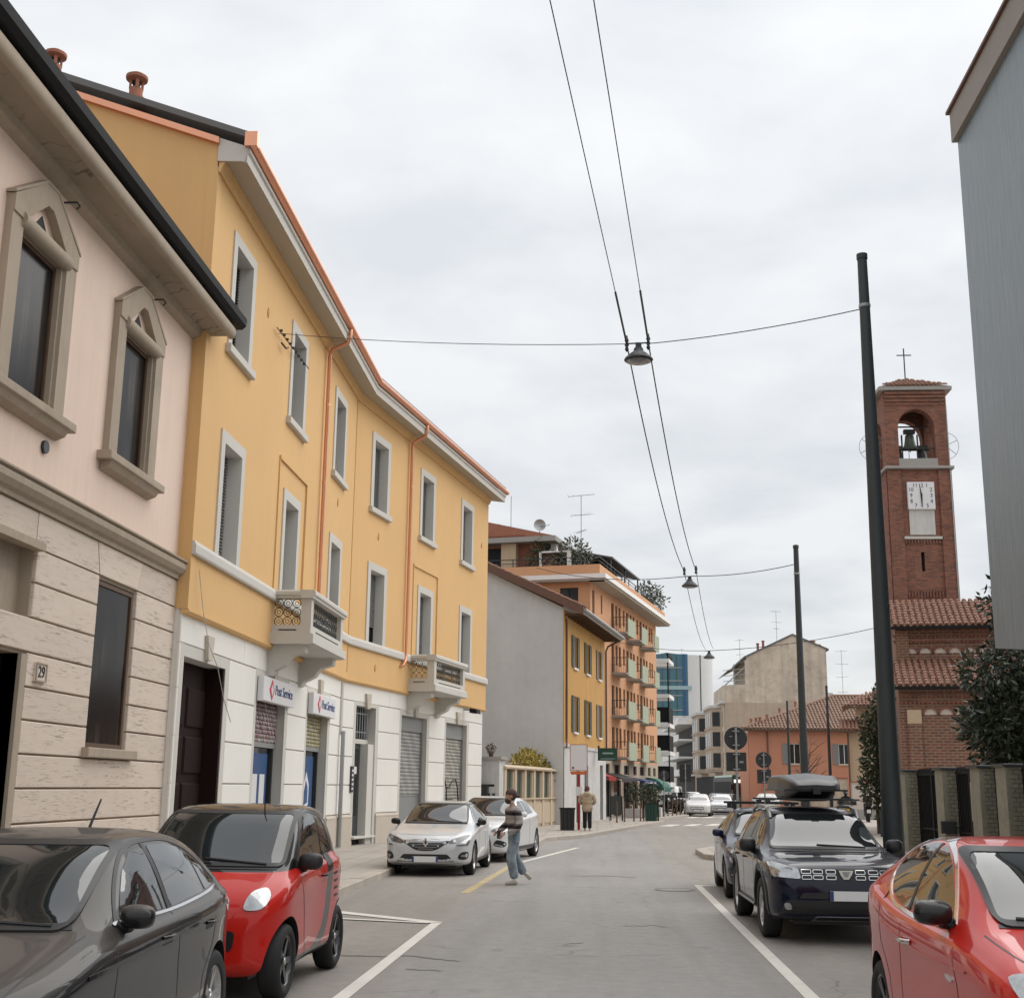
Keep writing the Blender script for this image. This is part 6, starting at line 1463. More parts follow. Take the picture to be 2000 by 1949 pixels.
branches('trunk', (0, 0, 0), (0.2, 0, 5.0), 26, 1.8, 0.09, bt, 41)

# ================================================================== RIGHT-HAND BUILDING (grey cladding, projecting upper floors)
rb = empty('grey_clad_building', (7.0, 22.6, 0), R_(-90), 'grey weathered wall of a building projecting at the right edge', 'building')
# local x towards the camera, y into the building
m = MB(); m.add([(0, 0, 4.22), (1.47, 0, 4.04), (14, 0, 4.0), (14, 0, 14.2), (0, 0, 14.2)], [(0, 1, 2, 3, 4)])
m.add([(0, 0, 4.22), (0, 9, 4.22), (0, 9, 14.2), (0, 0, 14.2)], [(0, 1, 2, 3)]); m.add([(0, 0, 4.22), (1.47, 0, 4.04), (1.47, 9, 4.04), (0, 9, 4.22)], [(0, 1, 2, 3)]); m.add([(1.47, 0, 4.04), (14, 0, 4.0), (14, 9, 4.0), (1.47, 9, 4.04)], [(0, 1, 2, 3)])
m.add([(14, 0, 4.0), (14, 9, 4.0), (14, 9, 14.2), (14, 0, 14.2)], [(0, 1, 2, 3)]); m.build('clad_wall', 'streaked_cladding', rb)
MB().box(-0.06, 14, -0.10, 9, 14.0, 14.62).build('fascia', 'fascia_brown', rb)
rt = MB(); rt.prism([(-0.16, 14.62), (-0.16, 14.68), (9.2, 16.4), (9.2, 14.62)], 'x', -0.12, 14.1); rt.build('roof', 'shutter_brown', rb)
MB().box(1.8, 14, 3.0, 9, 0.0, 4.1).build('ground_floor', 'concrete', rb)

# ================================================================== CARS
def interp(keys, x):
    if x <= keys[0][0]: return keys[0][1]
    for (a, va), (b, vb) in zip(keys, keys[1:]):
        if x <= b: return va + (vb - va) * (x - a) / (b - a)
    return keys[-1][1]
def smooth_interp(keys, x):
    # monotone-ish Catmull-Rom through the keys
    n = len(keys)
    if x <= keys[0][0]: return keys[0][1]
    if x >= keys[-1][0]: return keys[-1][1]
    for i in range(n - 1):
        a, b = keys[i], keys[i + 1]
        if x <= b[0]:
            h = b[0] - a[0]; t = (x - a[0]) / h
            d = (b[1] - a[1]) / h
            dl = (a[1] - keys[i - 1][1]) / (a[0] - keys[i - 1][0]) if i > 0 else d
            dr = (keys[i + 2][1] - b[1]) / (keys[i + 2][0] - b[0]) if i < n - 2 else d
            m0 = (d + dl) / 2 if d * dl > 0 else 0; m1 = (d + dr) / 2 if d * dr > 0 else 0
            m0 = max(-3 * abs(d), min(3 * abs(d), m0)); m1 = max(-3 * abs(d), min(3 * abs(d), m1))
            return (2 * t ** 3 - 3 * t ** 2 + 1) * a[1] + (t ** 3 - 2 * t ** 2 + t) * h * m0 + (-2 * t ** 3 + 3 * t ** 2) * b[1] + (t ** 3 - t ** 2) * h * m1
def sstep(a, b, x):
    t = max(0, min(1, (x - a) / (b - a))); return t * t * (3 - 2 * t)
def eval_mesh(o):
    dg = bpy.context.evaluated_depsgraph_get(); dg.update()
    return bpy.data.meshes.new_from_object(o.evaluated_get(dg), depsgraph=dg)
def car_body(sp):
    L, W = sp['L'], sp['W']; half, top, belt, bot, rw = sp['half'], sp['top'], sp['belt'], sp['bot'], sp['roofw']
    xs = sorted({0.0, 0.02, 0.07, 0.15, 0.28, 0.45, L, L - 0.02, L - 0.06, L - 0.14, L - 0.26, L - 0.42, *[k[0] for k in top if 0.3 < k[0] < L - 0.3]})
    x = 0.6
    while x < L - 0.5: xs.append(x); x += 0.22
    xs = sorted(xs); ys = [xs[0]]
    for x in xs[1:]:
        if x - ys[-1] > (0.015 if (x < 0.2 or x > L - 0.2) else 0.08): ys.append(x)
    ys[-1] = L
    rings = []
    cw = sp.get('crease', 0.012)
    for x in ys:
        b, w, T, B0, R = interp(bot, x), smooth_interp(half, x) * W / 2, interp(top, x), interp(belt, x), smooth_interp(rw, x)
        T = smooth_interp(top, x); B = min(B0, T - 0.035); g = sstep(0.03, 0.30, T - B0); h = B - b
        R = min(R, w - 0.05)
        low = [(0.001, b), (0.5 * w, b), (w - 0.13, b + 0.004), (w - 0.045, b + 0.05), (w - 0.018, b + 0.16 * h), (w - 0.004, b + 0.36 * h), (w - cw, b + 0.56 * h), (w - cw * .4, b + 0.74 * h), (w, b + 0.86 * h), (w - 0.02, B - 0.02), (w - 0.05, B)]
        E = T - sp.get('crown', 0.06)
        a = (w - 0.075, B + 0.018)
        house = [a, (a[0] + (R - a[0]) * .33 + .012, a[1] + (E - a[1]) * .36), (a[0] + (R - a[0]) * .70 + .012, a[1] + (E - a[1]) * .73), (R, E), (R - 0.075, T - 0.018), (R * 0.55, T - 0.005), (0.001, T)]
        hood = [(w - 0.075, B + .30 * (T - B)), (w - 0.11, B + .55 * (T - B)), (w - 0.16, B + .75 * (T - B)), (w * 0.76, B + .90 * (T - B)), (w * .55, T - 0.010), (w * .3, T - 0.003), (0.001, T)]
        up = [(p[0] + (q[0] - p[0]) * g, p[1] + (q[1] - p[1]) * g) for p, q in zip(hood, house)]
        rings.append([(x, y, z) for y, z in low + up])
    n = len(rings[0]); mb = MB(); full = []
    for r in rings: full.append([(x, y, z) for x, y, z in r] + [(x, -y, z) for x, y, z in reversed(r)])
    m = 2 * n
    for r in full: mb.v += r
    for i in range(len(full) - 1):
        for k in range(m): mb.f.append((i * m + k, i * m + (k + 1) % m, (i + 1) * m + (k + 1) % m, (i + 1) * m + k))
    mb.f.append(tuple(range(m))); mb.f.append(tuple((len(full) - 1) * m + k for k in range(m - 1, -1, -1)))
    me = bpy.data.meshes.new('body'); me.from_pydata(mb.v, [], mb.f); me.update()
    bm = bmesh.new(); bm.from_mesh(me); bmesh.ops.remove_doubles(bm, verts=bm.verts, dist=0.0025); bmesh.ops.recalc_face_normals(bm, faces=bm.faces); bm.to_mesh(me); bm.free()
    o = bpy.data.objects.new('body', me); col.objects.link(o)
    md = o.modifiers.new('s', 'SUBSURF'); md.levels = md.render_levels = sp.get('sub', 2)
    full_me = eval_mesh(o)
    bm = bmesh.new(); bm.from_mesh(full_me); bvh = BVHTree.FromBMesh(bm); bm.free()
    o.modifiers.clear(); o.data = full_me
    # wheel arches
    cut = MB(); r = sp['wr'] + sp.get('gap', 0.05)
    for ax in sp['axles']:
        hw = smooth_interp(half, ax) * W / 2
        for s in (-1, 1): cut.lathe([(0, s * (hw - 0.30)), (r, s * (hw - 0.30)), (r, s * (hw + 0.3)), (0, s * (hw + 0.3))], 40, (ax, 0, sp['wr'] + 0.01), axis='y')
    cm = cut.mesh('cut'); cm.materials.append(MATS['black_plastic']); co = bpy.data.objects.new('cut', cm); col.objects.link(co)
    full_me.materials.clear(); full_me.materials.append(MATS[sp['paint']]); full_me.materials.append(MATS['black_plastic'])
    for p in cm.polygons: p.material_index = 0
    md = o.modifiers.new('b', 'BOOLEAN'); md.object = co; md.operation = 'DIFFERENCE'; md.solver = 'EXACT'
    try: md.material_mode = 'TRANSFER'
    except Exception: pass
    fin = eval_mesh(o)
    o.modifiers.clear(); bpy.data.objects.remove(o, do_unlink=True); bpy.data.objects.remove(co, do_unlink=True)
    if len(fin.polygons) < 100: fin = full_me
    for p in fin.polygons: p.use_smooth = True
    fin.set_sharp_from_angle(angle=R_(38)); fin.name = 'body'
    return fin, bvh

def crom(poly, k=5, closed=True):
    out = []; n = len(poly); P = [Vector(p) for p in poly]
    rng = range(n) if closed else range(n - 1)
    for i in rng:
        p0, p1, p2, p3 = (P[(i - 1) % n], P[i], P[(i + 1) % n], P[(i + 2) % n]) if closed else (P[max(i - 1, 0)], P[i], P[i + 1], P[min(i + 2, n - 1)])
        for q in range(k):
            t = q / k
            out.append(0.5 * ((2 * p1) + (-p0 + p2) * t + (2 * p0 - 5 * p1 + 4 * p2 - p3) * t * t + (-p0 + 3 * p1 - 3 * p2 + p3) * t ** 3))
    if not closed: out.append(P[-1])
    return [tuple(p) for p in out]
def roundc(poly, r=0.03, k=4):
    out = []; n = len(poly); P = [Vector(p) for p in poly]
    for i in range(n):
        a, b, c = P[i - 1], P[i], P[(i + 1) % n]; d1, d2 = (a - b), (c - b); rr = min(r, d1.length * .45, d2.length * .45)
        s, e = b + d1.normalized() * rr, b + d2.normalized() * rr
        for q in range(k + 1):
            t = q / k; out.append(tuple(s * (1 - t) ** 2 + b * 2 * t * (1 - t) + e * t * t))
    return out
class Car:
    def __init__(self, sp, name, label, loc, yaw, group=None, cat='car'):
        self.sp = sp; self.me, self.bvh = car_body(sp)
        self.root = empty(name, loc, R_(90) + R_(yaw), label, cat, group)
        self.body = link(bpy.data.objects.new('body', self.me), self.root)
        w_ = sp['W'] / 2 - 0.36; zb_ = interp(sp['bot'], sp['L'] / 2); MB().box(.45, sp['L'] - .45, -w_, w_, zb_ - .045, zb_ + .2).build('underbody_blocker', 'black_plastic', self.root)  # black box added below the body to block light and deepen under-car shade
    def hit(self, side, a, b):
        L = self.sp['L']
        o, d = {'L': ((a, 4, b), (0, -1, 0)), 'R': ((a, -4, b), (0, 1, 0)), 'F': ((-4, a, b), (1, 0, 0)), 'B': ((L + 4, a, b), (-1, 0, 0)), 'T': ((a, b, 5), (0, 0, -1))}[side]
        h = self.bvh.ray_cast(Vector(o), Vector(d))
        if h[0] is None:
            q = {'L': (a, self.sp['W'] / 2, b), 'R': (a, -self.sp['W'] / 2, b), 'F': (0.05, a, b), 'B': (L - .05, a, b), 'T': (a, b, self.sp['H'])}[side]
            h = self.bvh.find_nearest(Vector(q))
        n = h[1]
        if n.dot(Vector(d)) > 0: n = -n
        return h[0], n
    def panel(self, side, poly, mat, name, off=0.004, parent=None, res=0.07, skirt=0.012, smooth=40):
        # densify boundary
        B = []; n = len(poly)
        for i in range(n):
            a, b = Vector(poly[i]), Vector(poly[(i + 1) % n]); k = max(1, int((b - a).length / res))
            for q in range(k): B.append(a.lerp(b, q / k))
        xs = [p.x for p in B]; ys = [p.y for p in B]
        inner = []
        y = min(ys) + res
        def inside(p):
            c = False; j = len(B) - 1
            for i in range(len(B)):
                if ((B[i].y > p.y) != (B[j].y > p.y)) and p.x < (B[j].x - B[i].x) * (p.y - B[i].y) / (B[j].y - B[i].y + 1e-12) + B[i].x: c = not c
                j = i
            return c
        while y < max(ys):
            x = min(xs) + res
            while x < max(xs):
                p = Vector((x, y))
                if inside(p) and min((p - q).length for q in B) > res * 0.45: inner.append(p)
                x += res
            y += res
        nb = len(B)
        r = geometry.delaunay_2d_cdt(B + inner, [(i, (i + 1) % nb) for i in range(nb)], [list(range(nb))], 1, 1e-6)
        vs = []; norms = []
        for p in r[0]:
            h, nn = self.hit(side, p.x, p.y); vs.append(tuple(h + nn * off)); norms.append((h, nn))
        mb = MB(); mb.v = vs; mb.f = [tuple(f) for f in r[2]]
        # skirt around the boundary
        cnt = {}
        for f in mb.f:
            for i in range(len(f)):
                e = (f[i], f[(i + 1) % len(f)]); cnt[tuple(sorted(e))] = cnt.get(tuple(sorted(e)), 0) + 1
        low = {}
        for e, c in cnt.items():
            if c == 1:
                for i in e:
                    if i not in low: low[i] = len(mb.v); mb.v.append(tuple(norms[i][0] - norms[i][1] * skirt))
                mb.f.append((e[0], e[1], low[e[1]], low[e[0]]))
        if name == 'windscreen' and self.sp.get('sub', 2) == 2: self.strip(side, poly, .028, 'black_plastic', 'windscreen_seal', off=off + .003, closed=True)
        return mb.build(name, mat, parent or self.root, smooth=smooth)
    def both(self, poly, mat, name, **k):
        return [self.panel('L', poly, mat, name, **k), self.panel('R', poly, mat, name, **k)]
    def mirrorF(self, poly, mat, name, **k):
        return [self.panel('F', poly, mat, name, **k), self.panel('F', [(-y, z) for y, z in poly], mat, name, **k)]
    def strip(self, side, pts, w, mat, name, off=0.003, parent=None, closed=False, res=0.05):
        P = [Vector(p) for p in pts]; D = []
        if closed: P.append(P[0])
        for a, b in zip(P, P[1:]):
            k = max(1, int((b - a).length / res))
            for q in range(k): D.append(a.lerp(b, q / k))
        D.append(P[-1]); mb = MB(); base = []
        for i, p in enumerate(D):
            d = (D[min(i + 1, len(D) - 1)] - D[max(i - 1, 0)])
            if d.length < 1e-6: d = Vector((1, 0))
            nrm = Vector((-d.y, d.x)).normalized() * w / 2
            for q, o in ((p + nrm, -0.006), (p + nrm, off), (p - nrm, off), (p - nrm, -0.006)):
                h, nn = self.hit(side, q.x, q.y); mb.v.append(tuple(h + nn * o))
        for i in range(len(D) - 1):
            for k in range(3): mb.f.append((i * 4 + k, i * 4 + k + 1, i * 4 + k + 5, i * 4 + k + 4))
        return mb.build(name, mat, parent or self.root, smooth=60)
    def wheels(self, rim='alloy', spokes=5, cap=True, width=0.2, style=0, seed=0):
        sp = self.sp; r = sp['wr']; rr = r * sp.get('rimratio', 0.66)
        ty = MB(); hw = width / 2
        ty.lathe([(rr, -hw * .82), (rr + 0.012, -hw * .96), (r - 0.045, -hw * 1.04), (r - 0.012, -hw * .86), (r, -hw * .6), (r, hw * .6), (r - 0.012, hw * .86), (r - 0.045, hw * 1.04), (rr + 0.012, hw * .96), (rr, hw * .82)], 40, axis='y', close=True)
        tme = ty.mesh('wheel', 40); tme.materials.append(MATS['rubber'])
        rm = MB()
        # barrel, lip, spokes (outer face at -y)
        rm.lathe([(rr + 0.002, -hw * .84), (rr - 0.010, -hw * .86), (rr - 0.022, -hw * .70), (rr - 0.03, -hw * .2), (rr - 0.03, hw * .8), (rr, hw * .8)], 40, axis='y', caps=False)
        rm.lathe([(0.0, -hw * .74), (0.045, -hw * .74), (0.062, -hw * .62), (0.062, 0.0), (0.0, 0.0)], 20, axis='y')
        for k in range(spokes):
            a = 2 * math.pi * k / spokes + 0.3
            def sp_(ang, wd0, wd1, y0):
                ca, sa = math.cos(ang), math.sin(ang)
                def P(rad, t, y): return (rad * ca - t * sa, y, rad * sa + t * ca)
                vs = [P(0.04, -wd0, y0), P(0.04, wd0, y0), P(rr - 0.012, wd1, -hw * .78), P(rr - 0.012, -wd1, -hw * .78), P(0.04, -wd0, y0 + 0.05), P(0.04, wd0, y0 + 0.05), P(rr - 0.012, wd1, -hw * .3), P(rr - 0.012, -wd1, -hw * .3)]
                rm.add(vs, [(0, 1, 2, 3), (4, 7, 6, 5), (0, 4, 5, 1), (1, 5, 6, 2), (2, 6, 7, 3), (3, 7, 4, 0)])
            if style == 0: sp_(a, 0.030, 0.022, -hw * .62)
            else: sp_(a - 0.13, 0.014, 0.014, -hw * .62); sp_(a + 0.13, 0.014, 0.014, -hw * .62)
        rme = rm.mesh('rim', 35); rme.materials.append(MATS[rim])
        hub = MB(); hub.lathe([(rr - 0.03, hw * .1), (rr - 0.03, hw * .15), (0, hw * .15), (0, hw * .1)], 24, axis='y'); hme = hub.mesh('brake_disc'); hme.materials.append(MATS['black_metal'])
        cp = MB(); cp.lathe([(0, -hw * .80), (0.028, -hw * .79), (0.032, -hw * .7)], 14, axis='y'); cme = cp.mesh('hub_cap', 40); cme.materials.append(MATS['alloy'])
        for ax in sp['axles']:
            W2 = smooth_interp(sp['half'], ax) * sp['W'] / 2
            for s in (-1, 1):
                w = link(bpy.data.objects.new('wheel', tme), self.root); w.location = (ax, s * (W2 - hw - 0.015), r)
                w.rotation_euler = (0, rnd.uniform(0, 6), 0) if s < 0 else (0, rnd.uniform(0, 6), math.pi)
                link(bpy.data.objects.new('rim', rme), w); link(bpy.data.objects.new('brake_disc', hme), w)
                if cap: link(bpy.data.objects.new('hub_cap', cme), w)
    def mirrors(self, x, z, mat, sz=(0.09, 0.11, 0.075), out=0.12, arm='black_plastic'):
        for s in (-1, 1):
            h, n = self.hit('L' if s > 0 else 'R', x, z)
            c = Vector((h.x - 0.02, h.y + s * out, h.z + 0.035))
            mb = MB(); N, M_ = 16, 10
            for i in range(M_ + 1):
                t = math.pi * i / M_
                for k in range(N):
                    a = 2 * math.pi * k / N
                    def se(v, e=0.7): return math.copysign(abs(v) ** e, v)
                    px = -se(math.cos(t), .8) * sz[0]; px = px * (1.0 if px < 0 else 0.35)
                    mb.v.append((c.x + px, c.y + s * se(math.sin(t), .8) * se(math.cos(a)) * sz[1], c.z + se(math.sin(t), .8) * se(math.sin(a)) * sz[2]))
            for i in range(M_):
                for k in range(N): a0, b0 = i * N + k, i * N + (k + 1) % N; mb.f.append((a0, b0, b0 + N, a0 + N))
            mo = mb.build('mirror', mat, self.root, smooth=50)
            am = MB(); am.tube([(h.x + 0.02, h.y - s * 0.02, h.z - 0.03), (c.x + 0.01, c.y - s * sz[1] * .4, c.z - sz[2] * .75)], [0.045, 0.035], 8); am.build('mirror_arm', arm, mo, smooth=50)
            gl = MB(); gl.box(c.x + sz[0] * .33, c.x + sz[0] * .37, c.y - sz[1] * .8, c.y + sz[1] * .8, c.z - sz[2] * .75, c.z + sz[2] * .75); gl.build('mirror_glass', 'chrome', mo)
    def plate(self, z, off=0.02, w=0.52, h=0.11, y=0.0):
        p, n = self.hit('F', y, z)
        m = MB().box(p.x - off - 0.008, p.x - off, y - w / 2, y + w / 2, z - h / 2, z + h / 2)
        o = m.build('number_plate', 'plate_white', self.root)
        for s in (-1, 1): MB().box(p.x - off - 0.010, p.x - off - 0.0082, y + s * (w / 2 - 0.02) - 0.02, y + s * (w / 2 - 0.02) + 0.02, z - h / 2 + .002, z + h / 2 - .002).build('blue_band', 'print_blue', o)
        MB().box(p.x - off - 0.0005, p.x + 0.05, y - w / 2 + 0.03, y + w / 2 - 0.03, z - h / 2 + 0.02, z + h / 2 - 0.02).build('plate_holder', 'black_plastic', o)
        return o
    def wiper(self, y0, y1, z0, z1):
        a, n = self.hit('F', y0, z0); b, n2 = self.hit('F', y1, z1)
        pts = []
        for k in range(7):
            t = k / 6; h, nn = self.hit('F', y0 + (y1 - y0) * t, z0 + (z1 - z0) * t); pts.append(h + nn * 0.018)
        MB().tube(pts, 0.011, 6).build('wiper', 'black_plastic', self.root)
def std(L, W, H, fo, wb, wr, cowl, cz, rf, rz, rear, **kw):
    """generic hatch: fo front overhang, cowl x, windscreen top x, rear glass"""
    s = dict(L=L, W=W, H=H, wr=wr, axles=(fo, fo + wb))
    s['half'] = [(0, .50), (.02, .62), (.07, .75), (.15, .85), (.28, .925), (.5, .975), (1.0, .995), (1.6, 1.0), (L - 1.2, 1.0), (L - .6, .975), (L - .26, .92), (L - .14, .87), (L - .06, .78), (L - .02, .66), (L, .55)]
    s['bot'] = [(0, .30), (.05, .235), (.2, .20), (.6, .185), (L - .6, .19), (L - .2, .24), (L - .05, .30), (L, .36)]
    s['paint'] = 'paint_grey'
    s.update(kw); return s
# ---- dark grey hatchback, nearest left
SP = std(4.05, 1.76, 1.47, 0.83, 2.56, 0.315, 1.2, 1.0, 1.95, 1.4, 3.7, paint='paint_grey',
         top=[(0, .50), (.02, .62), (.07, .685), (.15, .73), (.28, .785), (.45, .83), (.8, .905), (1.05, .955), (1.22, .99), (1.45, 1.12), (1.72, 1.275), (1.95, 1.385), (2.2, 1.435), (2.6, 1.462), (3.0, 1.45), (3.35, 1.405), (3.6, 1.345), (3.78, 1.24), (3.9, 1.08), (3.99, .93), (4.03, .75), (4.05, .6)],
         belt=[(0, .62), (.5, .78), (1.2, .90), (2.0, .935), (3.0, .975), (3.6, 1.01), (4.05, 1.0)], roofw=[(0, .6), (1.2, .66), (1.9, .575), (2.5, .565), (3.3, .555), (3.7, .56), (4.05, .6)])
c = Car(SP, 'hatchback_car', 'dusty dark grey hatchback, nearest car on the left', (-3.43, 5.62, 0), 0.8)
c.panel('F', roundc([(-.63, .985), (.63, .985), (.545, 1.385), (-.545, 1.385)], .06), 'car_glass', 'windscreen', res=.045, off=.011, skirt=.03)
c.both(roundc([(1.62, 1.00), (2.33, .995), (2.40, 1.35), (2.18, 1.335), (1.95, 1.235)], .035), 'car_glass', 'side_window')
c.both(roundc([(2.43, .995), (3.17, 1.035), (3.16, 1.31), (2.85, 1.355), (2.48, 1.36)], .035), 'car_glass', 'side_window')
c.both(roundc([(3.21, 1.04), (3.47, 1.065), (3.36, 1.20), (3.21, 1.285)], .03), 'car_glass', 'quarter_window')
c.panel('B', roundc([(-.55, 1.08), (.55, 1.08), (.48, 1.36), (-.48, 1.36)], .05), 'car_glass', 'rear_window', res=.06, off=.010, skirt=.03)
for s in 'LR':
    c.strip(s, crom([(1.50, .975), (1.62, .985), (2.4, .98), (3.2, 1.02), (3.52, 1.055)], 4, False), .016, 'chrome', 'window_trim', off=.006)
    c.strip(s, crom([(1.52, .97), (1.90, 1.245), (2.2, 1.365), (2.55, 1.39), (2.95, 1.375), (3.3, 1.285), (3.55, 1.09)], 4, False), .022, 'black_plastic', 'window_seal', off=.004)
    c.strip(s, [(1.36, .90), (1.34, .5), (1.44, .28)], .009, 'black_plastic', 'door_seam', off=.0015); c.strip(s, [(2.40, .97), (2.44, .6), (2.42, .27)], .009, 'black_plastic', 'door_seam', off=.0015)
    c.strip(s, [(3.26, .99), (3.20, .70), (2.98, .52), (2.92, .27)], .009, 'black_plastic', 'door_seam', off=.0015)
    c.strip(s, [(1.0, .30), (2.85, .29)], .05, 'black_plastic', 'sill_trim', off=.006)
    c.strip(s, [(2.395, .985), (2.43, 1.37)], .055, 'black_plastic', 'pillar_trim', off=.005)
    for x in (2.18, 3.08):
        d = c.panel(s, roundc([(x - .10, .80), (x + .09, .805), (x + .09, .845), (x - .10, .84)], .015), 'black_plastic', 'handle_recess', off=.001, res=.05)
        p, n = c.hit(s, x, .845); hb = MB(); hb.tube([p + n * .002 + Vector((-.09, 0, 0)), p + n * .03 + Vector((-.05, 0, 0)), p + n * .03 + Vector((.05, 0, 0)), p + n * .002 + Vector((.09, 0, 0))], .012, 8); hb.build('door_handle', 'paint_grey', c.root, smooth=60)
for s in 'LR': c.strip(s, crom([(.95, .775), (1.5, .80), (2.4, .84), (3.2, .885), (3.7, .93)], 4, False), .022, 'paint_grey', 'shoulder_crease', off=.008)
c.strip('T', crom([(.34, -.70), (.30, -.4), (.28, 0), (.30, .4), (.34, .70)], 4, False), .010, 'black_plastic', 'bonnet_seam', off=.001)
c.strip('T', [(.34, .70), (1.20, .735)], .010, 'black_plastic', 'bonnet_seam', off=.001); c.strip('T', [(.34, -.70), (1.20, -.735)], .010, 'black_plastic', 'bonnet_seam', off=.001)
c.mirrorF(crom([(.50, .60), (.70, .63), (.80, .71), (.62, .72), (.46, .68)], 4), 'lamp_glass', 'headlight')
c.panel('F', roundc([(-.42, .60), (.42, .60), (.44, .70), (-.44, .70)], .02), 'black_plastic', 'grille'); c.panel('F', roundc([(-.5, .30), (.5, .30), (.55, .45), (-.55, .45)], .04), 'black_plastic', 'lower_grille')
c.panel('F', roundc([(-.66, .978), (.66, .978), (.64, .996), (-.64, .996)], .006), 'black_plastic', 'cowl', off=.005); c.plate(.50)
c.wiper(-.55, .02, .985, 1.01); c.wiper(-.02, .5, .985, 1.01)
c.mirrors(1.58, .985, 'paint_grey', (.075, .10, .066), .12); c.wheels('alloy', 5, True, .20, 1)
MB().tube([(3.05, 0, 1.44), (3.23, 0, 1.63)], [.012, .007], 6).build('antenna', 'black_plastic', c.root)

# ---- red and black micro car
SP = std(2.70, 1.56, 1.55, .46, 1.87, .30, .5, .95, 1.0, 1.4, 2.4, paint='paint_two_tone', crown=.055, rimratio=.68,
         half=[(0, .52), (.02, .66), (.07, .80), (.15, .88), (.28, .945), (.5, .985), (.9, .985), (1.4, .97), (1.8, .985), (2.2, 1.0), (2.44, .97), (2.56, .90), (2.64, .80), (2.68, .70), (2.70, .6)],
         top=[(0, .55), (.02, .68), (.07, .80), (.15, .87), (.28, .94), (.42, 1.0), (.54, 1.055), (.75, 1.21), (.95, 1.36), (1.12, 1.47), (1.3, 1.545), (1.6, 1.57), (1.95, 1.565), (2.25, 1.52), (2.42, 1.42), (2.53, 1.24), (2.61, 1.05), (2.66, .9), (2.69, .72), (2.70, .6)],
         belt=[(0, .76), (.4, .92), (.8, 1.01), (1.6, 1.04), (2.1, 1.07), (2.7, 1.06)], roofw=[(0, .55), (.6, .66), (1.1, .615), (1.6, .605), (2.2, .58), (2.5, .57), (2.7, .55)], bot=[(0, .27), (.1, .20), (.6, .19), (2.1, .19), (2.5, .25), (2.7, .34)])
c = Car(SP, 'micro_car', 'red two seater micro car with dark roof, parked behind the grey hatchback', (-3.36, 10.55, 0), -1.0)
c.panel('F', roundc([(-.63, 1.06), (.63, 1.06), (.575, 1.485), (-.575, 1.485)], .05), 'car_glass', 'windscreen', res=.045, off=.011, skirt=.03)
c.both(roundc([(.88, 1.06), (1.72, 1.075), (1.68, 1.45), (1.40, 1.475), (1.16, 1.36)], .06), 'car_glass', 'side_window')
c.both(roundc([(1.78, 1.10), (2.08, 1.15), (1.98, 1.39), (1.76, 1.45)], .06), 'car_glass', 'quarter_window')
c.panel('B', roundc([(-.5, 1.05), (.5, 1.05), (.45, 1.42), (-.45, 1.42)], .06), 'car_glass', 'rear_window', res=.06, off=.010, skirt=.03)
for s in 'LR':
    c.strip(s, crom([(.84, 1.03), (1.16, 1.40), (1.42, 1.505), (1.72, 1.48), (2.0, 1.41), (2.14, 1.12)], 4, False), .03, 'black_plastic', 'window_seal')
    c.strip(s, crom([(.80, .93), (.93, .7), (.97, .45), (1.12, .26)], 4, False), .009, 'black_plastic', 'door_seam', off=.0015)
    for k in range(4): c.panel(s, roundc([(2.02 + .02 * k, .90 - .07 * k), (2.16 + .02 * k, .91 - .07 * k), (2.16 + .02 * k, .93 - .07 * k), (2.02 + .02 * k, .925 - .07 * k)], .008), 'black_plastic', 'air_vent', off=.002, res=.05)
    d = c.panel(s, crom([(1.82, 1.0), (1.98, 1.02), (2.0, 1.10), (1.86, 1.10)], 4), 'black_plastic', 'fuel_flap', off=.004, res=.05)
    p, n = c.hit(s, 1.66, .92); hb = MB(); hb.tube([p + Vector((-.07, 0, 0)), p + n * .028 + Vector((-.04, 0, 0)), p + n * .028 + Vector((.04, 0, 0)), p + Vector((.07, 0, 0))], .012, 8); hb.build('door_handle', 'black_plastic', c.root, smooth=60)
    c.strip(s, [(.80, .24), (2.05, .24)], .07, 'black_plastic', 'sill_trim', off=.004)
c.mirrorF(crom([(.47, .745), (.60, .745), (.65, .825), (.60, .895), (.50, .86)], 5), 'lamp_glass', 'headlight', off=.014, res=.035)
c.panel('F', roundc([(-.60, 1.03), (.60, 1.03), (.61, 1.06), (-.61, 1.06)], .012), 'black_plastic', 'cowl', off=.005)
c.panel('F', roundc([(-.4, .42), (.4, .42), (.42, .58), (-.42, .58)], .05), 'black_plastic', 'grille'); c.plate(.36); c.wiper(-.5, .05, 1.06, 1.10); c.wiper(-.02, .48, 1.06, 1.12)
c.panel('B', roundc([(-.66, .75), (-.52, .75), (-.52, .9), (-.66, .9)], .03), 'tail_lamp', 'tail_light'); c.panel('B', roundc([(.52, .75), (.66, .75), (.66, .9), (.52, .9)], .03), 'tail_lamp', 'tail_light')
c.mirrors(.92, 1.05, 'black_plastic', (.08, .11, .075), .115); c.wheels('black_alloy', 5, True, .19, 0)
MB().tube([(1.15, -.3, 1.43), (1.12, -.3, 1.62)], [.008, .005], 5).build('antenna', 'black_plastic', c.root)

